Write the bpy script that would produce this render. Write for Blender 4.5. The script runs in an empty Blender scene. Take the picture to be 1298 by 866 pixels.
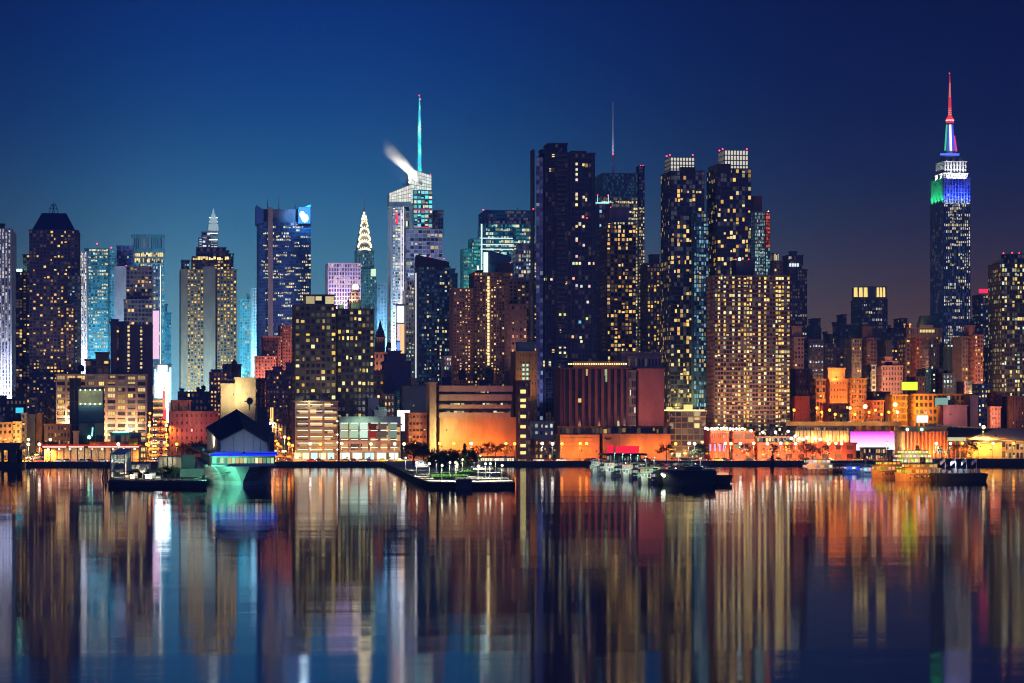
import bpy, math, random
from mathutils import Vector, Matrix
R = math.radians
SC = bpy.context.scene
COL = SC.collection
random.seed(11)

# ------------------------------------------------------------------ camera
F, CX, HZ, CAMH = 3600.0, 649.0, 538.0, 18.0
PSI = math.atan((649 - 200) / F)          # the street grid runs along +Y; the lens looks a little right of it
cam = bpy.data.cameras.new('camera')
cam.sensor_width = 36.0
cam.lens = F / 1298 * 36.0
cam.shift_x = 0.0
cam.shift_y = (HZ - 433) / 1298
cam.clip_start, cam.clip_end = 1.0, 30000.0
cam_o = bpy.data.objects.new('camera', cam)
COL.objects.link(cam_o)
cam_o.location = (0, 0, CAMH)
cam_o.rotation_euler = (R(90), 0, -PSI)
SC.camera = cam_o

# ------------------------------------------------------------------ world: clear blue-hour sky with the city's own glow on the horizon
world = bpy.data.worlds.new('World')
SC.world = world
world.use_nodes = True
wt = world.node_tree
wt.nodes.clear()
def wn(kind, **kw):
    n = wt.nodes.new(kind)
    for k, v in kw.items():
        setattr(n, k, v)
    return n
def wmath(op, a, b=None, clamp=False):
    n = wn('ShaderNodeMath', operation=op, use_clamp=clamp)
    for i, s in enumerate((a, b)):
        if s is None: continue
        if isinstance(s, (int, float)): n.inputs[i].default_value = s
        else: wt.links.new(s, n.inputs[i])
    return n.outputs[0]
def wramp(fac, stops):
    n = wn('ShaderNodeValToRGB')
    n.color_ramp.interpolation = 'B_SPLINE'
    e = n.color_ramp.elements
    while len(e) < len(stops): e.new(0.5)
    for q, (p, c) in zip(e, stops):
        q.position = p; q.color = (*c, 1)
    wt.links.new(fac, n.inputs[0])
    return n.outputs[0]
tc = wn('ShaderNodeTexCoord')
sp = wn('ShaderNodeSeparateXYZ')
wt.links.new(tc.outputs['Generated'], sp.inputs[0])
elev = wmath('ARCSINE', sp.outputs[2])
ev = wmath('DIVIDE', elev, R(12.0), True)                   # 0 at the horizon .. 1 at twelve degrees
azim = wmath('ARCTAN2', sp.outputs[0], sp.outputs[1])       # 0 along the streets, positive to the right
k = wmath('SUBTRACT', azim, R(3.0))
k = wmath('MULTIPLY', wmath('MULTIPLY', k, k), -1.0 / (2 * R(4.6) ** 2))
glow = wmath('POWER', 2.71828, k)                           # nearness to the brightest quarter of the city
def s2l(*c):
    return tuple(((v / 255 + .055) / 1.055) ** 2.4 if v > 10 else v / 255 / 12.92 for v in c)
near = wramp(ev, [(0, s2l(104, 150, 158)), (.17, s2l(92, 146, 162)), (.35, s2l(46, 112, 158)), (.52, s2l(4, 66, 134)), (.72, s2l(1, 38, 112)), (1, s2l(1, 22, 80))])
far_ = wramp(ev, [(0, s2l(126, 76, 44)), (.16, s2l(84, 60, 50)), (.33, s2l(30, 36, 64)), (.5, s2l(7, 21, 68)), (.72, s2l(1, 12, 58)), (1, s2l(1, 9, 48))])
mix = wn('ShaderNodeMixRGB')
wt.links.new(glow, mix.inputs[0]); wt.links.new(far_, mix.inputs[1]); wt.links.new(near, mix.inputs[2])
# the theatre district lights the air above its street
kt = wmath('SUBTRACT', azim, R(.25)); kt = wmath('POWER', 2.71828, wmath('MULTIPLY', wmath('MULTIPLY', kt, kt), -1.0 / (2 * R(1.25) ** 2)))
kh = wmath('POWER', 2.71828, wmath('MULTIPLY', wmath('MAXIMUM', elev, 0.0), -1.0 / R(1.25)))
tsq = wn('ShaderNodeMixRGB', blend_type='ADD')
tsq.inputs[2].default_value = (.22, .62, .85, 1)
wt.links.new(wmath('MULTIPLY', wmath('MULTIPLY', kt, kh), wmath('GREATER_THAN', sp.outputs[1], 0.0)), tsq.inputs[0]); wt.links.new(mix.outputs[0], tsq.inputs[1])
mix = tsq
# the western sky behind the camera still holds a little dusk light
back = wmath('MULTIPLY', sp.outputs[1], -1.0, True)
dusk = wn('ShaderNodeMixRGB', blend_type='ADD')
dusk.inputs[2].default_value = (.04, .085, .36, 1)
wt.links.new(back, dusk.inputs[0]); wt.links.new(mix.outputs[0], dusk.inputs[1])
sky = wn('ShaderNodeTexSky', sky_type='NISHITA')
sky.sun_disc = False
sky.sun_elevation = R(-4.0)
sky.sun_rotation = R(180)
sky.air_density = 1.0; sky.dust_density = 0.3; sky.ozone_density = 3.0
bg1 = wn('ShaderNodeBackground'); bg1.inputs[1].default_value = 1.0
bg2 = wn('ShaderNodeBackground'); bg2.inputs[1].default_value = 0.01
add = wn('ShaderNodeAddShader'); out = wn('ShaderNodeOutputWorld')
wt.links.new(dusk.outputs[0], bg1.inputs[0]); wt.links.new(sky.outputs[0], bg2.inputs[0])
wt.links.new(bg1.outputs[0], add.inputs[0]); wt.links.new(bg2.outputs[0], add.inputs[1])
wt.links.new(add.outputs[0], out.inputs[0])

sun = bpy.data.lights.new('dusk_light', 'SUN')
sun.energy = 0.04; sun.angle = R(25); sun.color = (.4, .55, 1.0)
sun_o = bpy.data.objects.new('dusk_light', sun)
COL.objects.link(sun_o)
sun_o.rotation_euler = (R(68), 0, R(-14))

# ------------------------------------------------------------------ render settings
SC.view_settings.view_transform = 'Standard'
SC.view_settings.look = 'None'
SC.view_settings.exposure = 0.4
SC.view_settings.gamma = 1.0
SC.render.engine = 'CYCLES'
SC.cycles.max_bounces = 4
SC.cycles.diffuse_bounces = 1
SC.cycles.glossy_bounces = 3
SC.cycles.transmission_bounces = 2
SC.cycles.transparent_max_bounces = 6
SC.cycles.volume_bounces = 0
SC.cycles.sample_clamp_indirect = 3.0
SC.cycles.sample_clamp_direct = 0.0
SC.cycles.caustics_reflective = False
SC.cycles.caustics_refractive = False
SC.cycles.use_denoising = True
SC.cycles.denoiser = 'OPENIMAGEDENOISE'
SC.cycles.use_adaptive_sampling = False
SC.cycles.volume_step_rate = 4.0
SC.cycles.pixel_filter_type = 'BLACKMAN_HARRIS'
SC.cycles.filter_width = 1.1

# ------------------------------------------------------------------ picture <-> place
def PX(px, Y):
    return Y * math.tan(PSI + math.atan((px - CX) / F))
def DEP(px, Y):
    return PX(px, Y) * math.sin(PSI) + Y * math.cos(PSI)
def PZ(py, px, Y):
    return CAMH + (HZ - py) / F * DEP(px, Y)
def at(px, py, Y):
    return Vector((PX(px, Y), Y, PZ(py, px, Y)))
def MPP(px, Y):                            # metres per photo pixel
    return DEP(px, Y) / F
GZ = 1.3                                   # street level

# ------------------------------------------------------------------ materials
MATS = {}
def new_mat(key):
    m = bpy.data.materials.new(key)
    m.use_nodes = True
    m.node_tree.nodes.clear()
    return m, m.node_tree
def lnk(nt, a, b): nt.links.new(a, b)
def wall_mat(c, rough=.85, var=.25, scale=.25, metal=0.0):
    key = ('wall', tuple(round(v, 3) for v in c), rough, var, scale, metal)
    if key in MATS: return MATS[key]
    m, nt = new_mat('masonry'); N = nt.nodes
    o = N.new('ShaderNodeOutputMaterial'); b = N.new('ShaderNodeBsdfPrincipled')
    b.inputs['Roughness'].default_value = rough; b.inputs['Metallic'].default_value = metal
    t = N.new('ShaderNodeTexCoord'); mp = N.new('ShaderNodeMapping')
    mp.inputs['Scale'].default_value = (scale, scale, scale * .35)
    n = N.new('ShaderNodeTexNoise'); n.inputs['Scale'].default_value = 1.0; n.inputs['Detail'].default_value = 5
    n.inputs['Roughness'].default_value = .65
    r = N.new('ShaderNodeMapRange'); r.inputs[1].default_value = .3; r.inputs[2].default_value = .7
    r.inputs[3].default_value = 1 - var; r.inputs[4].default_value = 1 + var
    x = N.new('ShaderNodeMixRGB'); x.blend_type = 'MULTIPLY'; x.inputs[0].default_value = 1; x.inputs[1].default_value = (*c, 1)
    lnk(nt, t.outputs['Object'], mp.inputs[0]); lnk(nt, mp.outputs[0], n.inputs[0]); lnk(nt, n.outputs[0], r.inputs[0])
    lnk(nt, r.outputs[0], x.inputs[2]); lnk(nt, x.outputs[0], b.inputs['Base Color']); lnk(nt, b.outputs[0], o.inputs[0])
    MATS[key] = m
    return m
def glass_mat(c, dim=.25, level=.05, warm=(1, .62, .25), rough=.18, metal=0.0):
    key = ('glass', c, dim, level, warm, rough, metal)
    if key in MATS: return MATS[key]
    m, nt = new_mat('window_glass'); N = nt.nodes
    o = N.new('ShaderNodeOutputMaterial'); b = N.new('ShaderNodeBsdfPrincipled')
    b.inputs['Roughness'].default_value = rough; b.inputs['Metallic'].default_value = metal
    uv = N.new('ShaderNodeUVMap'); fl = N.new('ShaderNodeVectorMath'); fl.operation = 'FLOOR'
    oi = N.new('ShaderNodeObjectInfo')
    ad = N.new('ShaderNodeVectorMath'); ad.operation = 'ADD'
    cb = N.new('ShaderNodeCombineXYZ'); mu = N.new('ShaderNodeMath'); mu.operation = 'MULTIPLY'; mu.inputs[1].default_value = 977
    wn_ = N.new('ShaderNodeTexWhiteNoise'); wn_.noise_dimensions = '3D'
    lnk(nt, uv.outputs[0], fl.inputs[0]); lnk(nt, fl.outputs[0], ad.inputs[0])
    lnk(nt, oi.outputs['Random'], mu.inputs[0]); lnk(nt, mu.outputs[0], cb.inputs[2]); lnk(nt, cb.outputs[0], ad.inputs[1])
    lnk(nt, ad.outputs[0], wn_.inputs[0])
    # pane to pane differences in the glass (blinds, curtains)
    r = N.new('ShaderNodeMapRange'); r.inputs[3].default_value = .45; r.inputs[4].default_value = 1.9
    x = N.new('ShaderNodeMixRGB'); x.blend_type = 'MULTIPLY'; x.inputs[0].default_value = 1; x.inputs[1].default_value = (*c, 1)
    lnk(nt, wn_.outputs[0], r.inputs[0]); lnk(nt, r.outputs[0], x.inputs[2]); lnk(nt, x.outputs[0], b.inputs['Base Color'])
    # rooms with only a weak lamp on
    g = N.new('ShaderNodeMapRange'); g.inputs[1].default_value = 1 - dim; g.inputs[2].default_value = 1.0
    g.inputs[3].default_value = 0; g.inputs[4].default_value = level
    sx = N.new('ShaderNodeSeparateColor'); mm = N.new('ShaderNodeMath'); mm.operation = 'MULTIPLY'
    lnk(nt, wn_.outputs['Color'], sx.inputs[0]); lnk(nt, sx.outputs[0], g.inputs[0])
    lnk(nt, g.outputs[0], b.inputs['Emission Strength'])
    b.inputs['Emission Color'].default_value = (*warm, 1)
    lnk(nt, b.outputs[0], o.inputs[0])
    m.cycles.emission_sampling = 'NONE'
    MATS[key] = m
    return m
def emit_mat(c, s=1.0, sample=False):
    key = ('emit', tuple(c), s, sample)
    if key in MATS: return MATS[key]
    m, nt = new_mat('lit_lamp'); N = nt.nodes
    o = N.new('ShaderNodeOutputMaterial'); e = N.new('ShaderNodeEmission')
    e.inputs[0].default_value = (*c, 1); e.inputs[1].default_value = s
    lnk(nt, e.outputs[0], o.inputs[0])
    m.cycles.emission_sampling = 'FRONT' if sample else 'NONE'
    MATS[key] = m
    return m
def pane_mat():
    """lit room behind a pane: brightness and tint come from each pane's own object colour"""
    if 'pane' in MATS: return MATS['pane']
    m, nt = new_mat('lit_window'); N = nt.nodes
    o = N.new('ShaderNodeOutputMaterial'); e = N.new('ShaderNodeEmission')
    a = N.new('ShaderNodeAttribute'); a.attribute_name = 'tint'
    oi = N.new('ShaderNodeObjectInfo'); x = N.new('ShaderNodeMixRGB'); x.blend_type = 'MULTIPLY'; x.inputs[0].default_value = 1
    lnk(nt, a.outputs[0], x.inputs[1]); lnk(nt, oi.outputs['Color'], x.inputs[2]); lnk(nt, x.outputs[0], e.inputs[0])
    e.inputs[1].default_value = 1.0
    lnk(nt, e.outputs[0], o.inputs[0])
    m.cycles.emission_sampling = 'NONE'
    MATS['pane'] = m
    return m
def paint(c, rough=.5, metal=0.0, spec=.5):
    key = ('paint', tuple(c), rough, metal, spec)
    if key in MATS: return MATS[key]
    m, nt = new_mat('paint'); N = nt.nodes
    o = N.new('ShaderNodeOutputMaterial'); b = N.new('ShaderNodeBsdfPrincipled')
    n = N.new('ShaderNodeTexNoise'); n.inputs['Scale'].default_value = .9; n.inputs['Detail'].default_value = 4
    t = N.new('ShaderNodeTexCoord')
    r = N.new('ShaderNodeMapRange'); r.inputs[1].default_value = .3; r.inputs[2].default_value = .7; r.inputs[3].default_value = .82; r.inputs[4].default_value = 1.12
    x = N.new('ShaderNodeMixRGB'); x.blend_type = 'MULTIPLY'; x.inputs[0].default_value = 1; x.inputs[1].default_value = (*c, 1)
    lnk(nt, t.outputs['Object'], n.inputs[0]); lnk(nt, n.outputs[0], r.inputs[0]); lnk(nt, r.outputs[0], x.inputs[2])
    lnk(nt, x.outputs[0], b.inputs['Base Color'])
    b.inputs['Roughness'].default_value = rough; b.inputs['Metallic'].default_value = metal
    b.inputs['Specular IOR Level'].default_value = spec
    lnk(nt, b.outputs[0], o.inputs[0])
    MATS[key] = m
    return m

# ------------------------------------------------------------------ mesh collector
class MB:
    def __init__(s):
        s.v = []; s.f = []; s.m = []; s.uv = []; s.tint = []
    def face(s, pts, mi=0, uv=None, tint=None):
        i = len(s.v)
        s.v.extend(tuple(p) for p in pts)
        s.f.append(tuple(range(i, i + len(pts))))
        s.m.append(mi)
        s.uv.extend(uv if uv else [(0, 0)] * len(pts))
        s.tint.append(tint or (1, 1, 1))
    def obox(s, o, t, n, a0, a1, d0, d1, z0, z1, mi=0):
        """box along tangent t (a0..a1), normal n (d0..d1), from z0 to z1, about the point o"""
        def P(a, d, z): return (o[0] + t[0] * a + n[0] * d, o[1] + t[1] * a + n[1] * d, z)
        A = [P(a0, d0, z0), P(a1, d0, z0), P(a1, d1, z0), P(a0, d1, z0)]
        B = [P(a0, d0, z1), P(a1, d0, z1), P(a1, d1, z1), P(a0, d1, z1)]
        s.loft([A, B], mi)
    def loft(s, rings, mi=0, cap=True):
        """closed skin through rings of equal length"""
        n = len(rings[0]); i = len(s.v)
        for r in rings:
            s.v.extend(tuple(p) for p in r)
        q = 0
        for k in range(len(rings) - 1):
            for j in range(n):
                a = i + k * n + j; b = i + k * n + (j + 1) % n
                s.f.append((a, b, b + n, a + n)); s.m.append(mi); s.uv.extend([(0, 0)] * 4); s.tint.append((1, 1, 1))
        if cap:
            s.f.append(tuple(i + j for j in reversed(range(n)))); s.m.append(mi); s.uv.extend([(0, 0)] * n); s.tint.append((1, 1, 1))
            k = len(rings) - 1
            s.f.append(tuple(i + k * n + j for j in range(n))); s.m.append(mi); s.uv.extend([(0, 0)] * n); s.tint.append((1, 1, 1))
    def box(s, x0, x1, y0, y1, z0, z1, mi=0):
        s.loft([[(x0, y0, z0), (x1, y0, z0), (x1, y1, z0), (x0, y1, z0)], [(x0, y0, z1), (x1, y0, z1), (x1, y1, z1), (x0, y1, z1)]], mi)
    def prism(s, poly, z0, z1, mi=0):
        s.loft([[(x, y, z0) for x, y in poly], [(x, y, z1) for x, y in poly]], mi)
    def tube(s, p, q, r0, r1=None, n=8, mi=0):
        p = Vector(p); q = Vector(q); r1 = r0 if r1 is None else r1
        d = (q - p).normalized()
        a = d.orthogonal().normalized(); b = d.cross(a)
        ring = lambda c, r: [c + a * (r * math.cos(2 * math.pi * k / n)) + b * (r * math.sin(2 * math.pi * k / n)) for k in range(n)]
        s.loft([ring(p, r0), ring(q, r1)], mi)
    def lathe(s, x, y, prof, n=12, mi=0, sx=1.0, sy=1.0):
        s.loft([[(x + sx * r * math.cos(2 * math.pi * k / n), y + sy * r * math.sin(2 * math.pi * k / n), z) for k in range(n)] for r, z in prof], mi)
    def ball(s, c, r, n=8, mi=0, sz=1.0):
        k = max(3, n // 2)
        prof = [(max(r * math.sin(math.pi * i / k), r * .02), c[2] - sz * r * math.cos(math.pi * i / k)) for i in range(k + 1)]
        s.lathe(c[0], c[1], prof, n, mi)
    def build(s, name, mats, thing=None, parent=None, origin=None, smooth=False):
        me = bpy.data.meshes.new(name)
        if thing is not None:
            ox, oy, oz = thing.loc
        else:
            ox, oy, oz = origin or (0, 0, 0)
        me.from_pydata([(x - ox, y - oy, z - oz) for x, y, z in s.v], [], s.f)
        if not isinstance(mats, (list, tuple)): mats = [mats]
        for m in mats: me.materials.append(m)
        me.polygons.foreach_set('material_index', s.m)
        uvl = me.uv_layers.new(name='UVMap')
        uvl.data.foreach_set('uv', [c for p in s.uv for c in p])
        if any(t != (1, 1, 1) for t in s.tint) or any(m == MATS.get('pane') for m in mats):
            at_ = me.attributes.new('tint', 'FLOAT_COLOR', 'FACE')
            at_.data.foreach_set('color', [c for t in s.tint for c in (*t, 1.0)])
        if smooth: me.polygons.foreach_set('use_smooth', [True] * len(s.f))
        me.update()
        o = bpy.data.objects.new(name, me)
        COL.objects.link(o)
        if parent is not None:
            o.parent = parent
        elif thing is not None:
            o.parent = thing.e
        elif origin:
            o.location = origin
        return o

class Thing:
    """an Empty at the foot of one thing; its parts hang below it"""
    def __init__(s, name, label, cat, loc, group=None):
        s.loc = tuple(loc)
        s.e = bpy.data.objects.new(name, None)
        COL.objects.link(s.e)
        s.e.location = loc
        s.e.empty_display_size = 1.0
        s.e['label'] = label; s.e['category'] = cat
        if group: s.e['group'] = group
        s.wins = []
    def part(s, name, mb, mats, parent=None, smooth=False, label=None):
        o = mb.build(name, mats, thing=s, parent=parent, smooth=smooth)
        if label: o['label'] = label
        return o
def structure(name, mb, mats):
    o = mb.build(name, mats)
    o['kind'] = 'structure'
    return o
def point_light(th, loc, power, color, radius=.4, name='lamp_light', spot=None, target=None):
    if not spot: spot, target = 168, (loc[0], loc[1] + 3, loc[2] - 5)      # shaded lamps throw their light down
    l = bpy.data.lights.new(name, 'SPOT')
    l.energy = power; l.color = color
    l.shadow_soft_size = radius
    o = bpy.data.objects.new(name, l)
    COL.objects.link(o)
    o.parent = th.e
    o.location = Vector(loc) - Vector(th.loc)
    if spot:
        l.spot_size = R(spot); l.spot_blend = .6
        d = Vector(target) - Vector(loc)
        o.rotation_euler = d.to_track_quat('-Z', 'Y').to_euler()
    return o
def dup(th, loc, label=None, rz=None, group=None, scale=None):
    """copy of a thing with copies of its parts and sub-parts"""
    r = th.e.copy(); COL.objects.link(r); r.location = loc
    if rz is not None: r.rotation_euler = (0, 0, rz)
    if scale is not None: r.scale = (scale,) * 3
    if label: r['label'] = label
    if group: r['group'] = group
    for ch in list(th.e.children):
        c = ch.copy(); COL.objects.link(c); c.parent = r
        for g in list(ch.children):
            d = g.copy(); COL.objects.link(d); d.parent = c
    return r

# ------------------------------------------------------------------ facades
WARM = [(1, .5, .12), (1, .6, .18), (1, .66, .24), (1, .72, .33), (1, .8, .46)]
GOLD = [(1, .58, .12), (1, .66, .18), (1, .72, .26), (1, .62, .15)]
PALE = [(1, .82, .5), (1, .9, .66), (.95, .95, .8), (.8, .95, .95)]
COOL = [(.55, .9, 1), (.75, .97, .95), (.95, .95, .75), (.45, .85, .95)]
TEAL = [(.25, .9, .8), (.4, 1, .75), (.7, 1, .75), (1, .9, .5)]
MIXD = [(1, .6, .18), (1, .72, .3), (1, .85, .55), (1, .92, .7), (.75, .95, .9), (1, .7, .35)]
PANE_MESH = None
def pane_mesh():
    global PANE_MESH
    if PANE_MESH is None:
        me = bpy.data.meshes.new('lit_pane')
        me.from_pydata([(-.5, 0, -.5), (.5, 0, -.5), (.5, 0, .5), (-.5, 0, .5)], [], [(0, 1, 2, 3)])
        me.materials.append(pane_mat())
        a = me.attributes.new('tint', 'FLOAT_COLOR', 'FACE')
        a.data.foreach_set('color', [1, 1, 1, 1])
        PANE_MESH = me
    return PANE_MESH
def facade(mb, th, o, t, n, L, z0, z1, nx, nz, st, wmi=0, gmi=1):
    pw, bh, pr = st.get('pier', .3), st.get('band', .35), st.get('proud', .35)
    cw, ch = L / nx, (z1 - z0) / nz
    def P(a, d, z): return (o[0] + t[0] * a + n[0] * d, o[1] + t[1] * a + n[1] * d, z)
    u0 = random.randint(0, 500)
    mb.face([P(0, 0, z0), P(L, 0, z0), P(L, 0, z1), P(0, 0, z1)], gmi, [(u0, 0), (u0 + nx, 0), (u0 + nx, nz), (u0, nz)])
    blank = st.get('blank', ())            # column ranges of bare wall, as fractions of the width
    isblank = [any(a <= (i + .5) / nx <= b for a, b in blank) for i in range(nx)]
    if pw > 0:
        for i in range(nx + 1):
            w = pw * cw / 2
            a0, a1 = max(0, i * cw - w), min(L, i * cw + w)
            mb.obox(o, t, n, a0, a1, 0, pr, z0, z1 - .02, wmi)
    for i in range(nx):
        if isblank[i]: mb.obox(o, t, n, i * cw, (i + 1) * cw, 0, pr * .9, z0, z1 - .03, wmi)
    if bh > 0:
        for j in range(nz + 1):
            h = bh * ch / 2
            mb.obox(o, t, n, 0, L, 0, pr * st.get('bandproud', .7), max(z0, z0 + j * ch - h), min(z1 - .01, z0 + j * ch + h), wmi)
    lit, pat, pal, amp = st.get('lit', .2), st.get('pat', 'rand'), st.get('pal', WARM), st.get('amp', 1.0)
    if lit <= 0: return
    w, h = cw * (1 - pw) * .98, ch * (1 - bh) * .96
    fr = [random.choice((.35, .7, 1, 1.2, 1.7)) for _ in range(nz)]
    cr = [random.choice((.4, .8, 1, 1.3, 1.6)) for _ in range(nx)]
    lo = st.get('lowbias', 0.0)            # more rooms lit towards the street
    for j in range(nz):
        run = 0
        rowlit = random.random() < lit * 1.3
        for i in range(nx):
            if isblank[i]: continue
            g = 1 + lo * (1 - 2 * j / nz)
            if pat == 'rand': on = random.random() < lit * fr[j] * cr[i] * g
            elif pat == 'flat': on = random.random() < lit * g
            elif pat == 'rows':
                if run > 0: run -= 1; on = True
                else:
                    on = random.random() < lit * fr[j] * .45 * g
                    if on: run = random.choice((1, 2, 3, 5))
            elif pat == 'floors': on = rowlit and random.random() < .85
            elif pat == 'cols': on = random.random() < (min(.93, lit * 2.2) if cr[i] > 1 else lit * .25)
            else: on = True
            if not on: continue
            c = random.choice(pal); b = amp * random.choice((.32, .52, .72, .9, 1.05, 1.2))
            if c[0] >= c[2]: c = (c[0], c[1] * .93, c[2] * .72)
            k = st.get('zamp')             # (bottom, top) brightness of the lamps inside
            ww, hh = w * random.choice((1, 1, 1, .7, .5)), h * random.choice((1, 1, .8, .55))      # curtains half drawn, blinds half down
            th.wins.append((P((i + .5) * cw + random.choice((-1, 0, 1)) * (w - ww) / 2, .05, z0 + (j + .5) * ch + random.choice((-1, -1, 1)) * (h - hh) / 2), ww, hh, t, n, (c[0] * b, c[1] * b, c[2] * b)))
def finish(th, cap=100):
    """the lit windows: a pane each for the first hundred, the rest of a tall facade as one part"""
    ws = th.wins
    if not ws: return
    random.shuffle(ws)
    ws.sort(key=lambda q: -round(q[1] * q[2], 0))
    me = pane_mesh()
    for p, w, h, t, n, c in ws[:cap]:
        o = bpy.data.objects.new('window', me)
        COL.objects.link(o)
        o.parent = th.e
        o.location = (p[0] - th.loc[0], p[1] - th.loc[1], p[2] - th.loc[2])
        o.rotation_euler = (0, 0, math.atan2(t[1], t[0]))
        o.scale = (w, 1, h)
        o.color = (*c, 1)
    if len(ws) > cap:
        mb = MB()
        for p, w, h, t, n, c in ws[cap:]:
            q = [(p[0] + t[0] * a * w / 2, p[1] + t[1] * a * w / 2, p[2] + b * h / 2) for a, b in ((-1, -1), (1, -1), (1, 1), (-1, 1))]
            mb.face(q, 0, None, c)
        o = th.part('window', mb, pane_mat())
        o['kind'] = 'stuff'
    th.wins = []
def span(Lp, Rp, Y, D):
    """front corners and depth side so that the silhouette runs from Lp to Rp in the photo"""
    if (Lp + Rp) / 2 >= 200:
        x1 = PX(Rp, Y); x0 = PX(Lp, Y + D) if Lp > 200 else PX(Lp, Y)
        return (x0, x1, 'left') if x0 < x1 - .5 else (PX(Lp, Y), x1, 'left')
    x0 = PX(Lp, Y); x1 = PX(Rp, Y + D) if Rp < 200 else PX(Rp, Y)
    return (x0, x1, 'right') if x0 < x1 - .5 else (x0, PX(Rp, Y), 'right')
STY = dict(wall=(.16, .13, .12), glass=(.02, .026, .05), cw=4.0, fl=4.2, pier=.3, band=.35, lit=.2, pal=WARM, pat='rand', amp=1.0, D=24, proud=.35, dim=.42, level=.085)
def block(th, Lp, Rp, top, Y, name='wall', bot=None, parapet=True, **kw):
    """one upright volume of a building with its two seen faces"""
    st = dict(STY); st.update(kw)
    D = st['D']
    x0, x1, side = span(Lp, Rp, Y, D)
    pm = (Lp + Rp) / 2
    z1 = PZ(top, pm, Y)
    z0 = GZ if bot is None else PZ(bot, pm, Y)
    mb = MB()
    m = MPP(pm, Y)
    W = x1 - x0
    Lpx = W / m
    nx = st.get('nx') or max(1, round(Lpx / st['cw']))
    nz = st.get('nz') or max(1, round((z1 - z0) / m / st['fl']))
    wc = st['wall']
    if max(wc) < .14: wc = tuple(v * 1.8 + .01 for v in wc)
    wall = wall_mat(wc, st.get('rough', .85))
    gl = glass_mat(st['glass'], st['dim'], st['level'], st.get('dimcol', (1, .62, .25)), st.get('grough', .18))
    if st.get('plain'):
        mb.box(x0, x1, Y, Y + D, z0, z1)
    else:
        facade(mb, th, (x0, Y), (1, 0), (0, -1), W, z0, z1, nx, nz, st)
        ny = max(1, round(D / (W / nx)))
        s2 = dict(st); s2.update(st.get('sidest', {})); s2['blank'] = s2.get('sideblank', ())
        if side == 'left':
            facade(mb, th, (x0, Y + D), (0, -1), (-1, 0), D, z0, z1, ny, nz, s2)
            mb.face([(x1, Y, z0), (x1, Y + D, z0), (x1, Y + D, z1), (x1, Y, z1)])
        else:
            facade(mb, th, (x1, Y), (0, 1), (1, 0), D, z0, z1, ny, nz, s2)
            mb.face([(x0, Y + D, z0), (x0, Y, z0), (x0, Y, z1), (x0, Y + D, z1)])
        mb.face([(x1, Y + D, z0), (x0, Y + D, z0), (x0, Y + D, z1), (x1, Y + D, z1)])
        mb.face([(x0, Y, z1), (x1, Y, z1), (x1, Y + D, z1), (x0, Y + D, z1)])
    if parapet:
        e = st['proud'] + .12
        h = max(.5, m * 1.1)
        for a0, a1, b0, b1 in ((x0 - e, x1 + e, Y - e, Y + .4), (x0 - e, x1 + e, Y + D - .4, Y + D + e), (x0 - e, x0 + .4, Y + .4, Y + D - .4), (x1 - .4, x1 + e, Y + .4, Y + D - .4)):
            mb.box(a0, a1, b0, b1, z1 - .4, z1 + h * .6)
    th.part(name, mb, [wall, gl])
    return (x0, x1, Y, D, z0, z1)
def building(name, label, Lp, Rp, Y, cat='building', group=None):
    pm = (Lp + Rp) / 2
    return Thing(name, label, cat, (PX(pm, Y), Y, GZ), group)
def simple(name, label, Lp, Rp, top, Y, cat='building', group=None, roof=(), **kw):
    """a building of one volume with its windows and rooftop bits"""
    th = building(name, label, Lp, Rp, Y, cat, group)
    b = block(th, Lp, Rp, top, Y, **kw)
    for r in roof:
        rk = dict(lit=0, plain=True, D=10, wall=kw.get('wall', STY['wall']), name='penthouse', bot=top)
        rk.update(r[3] if len(r) > 3 else {})
        block(th, r[0], r[1], r[2], Y + min(6, kw.get('D', 24) * .25), **rk)
    finish(th)
    return th
def beacon(th, px, py, Y, c=(1, .03, .06), r=.55, s=9.0):
    mb = MB(); p = at(px, py, Y)
    k = MPP(px, Y)
    mb.tube((p.x, p.y, p.z - 3 * k), (p.x, p.y, p.z), .12, n=5)
    o = th.part('beacon_mast', mb, paint((.1, .1, .1)))
    mb = MB(); mb.ball(p, r * k * 1.6, 6)
    th.part('beacon', mb, emit_mat(c, s), parent=o)
def mast(th, px, y0, y1, Y, r0=.5, r1=.12, name='antenna', mat=None):
    a, b = at(px, y0, Y), at(px, y1, Y)
    mb = MB(); mb.tube(a, b, r0, r1, 6)
    return th.part(name, mb, mat or paint((.2, .2, .22)))
def water_tank(label, px, top, bot, Y, w=5.0):
    """wooden rooftop tank on steel legs"""
    p = at(px, bot, Y); k = MPP(px, Y); h = (bot - top) * k; r = w * k / 2
    th = Thing('water_tank', label, 'water tank', p, 'rooftop water tanks')
    mb = MB(); mb.lathe(p.x, p.y, [(r, p.z + h * .34), (r * .96, p.z + h * .8)], 12)
    th.part('tank', mb, wall_mat((.1, .07, .05), .9, .4, 1.5))
    mb = MB(); mb.lathe(p.x, p.y, [(r * 1.08, p.z + h * .79), (r * .05, p.z + h)], 12)
    th.part('roof', mb, paint((.06, .06, .07)))
    mb = MB()
    for a in range(4):
        c, s_ = math.cos(a * math.pi / 2 + .78) * r * .75, math.sin(a * math.pi / 2 + .78) * r * .75
        mb.tube((p.x + c, p.y + s_, p.z), (p.x + c, p.y + s_, p.z + h * .36), .12, n=5)
    mb.box(p.x - r, p.x + r, p.y - r, p.y + r, p.z + h * .31, p.z + h * .35)
    th.part('stand', mb, paint((.08, .08, .08), .6, .6))
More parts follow.
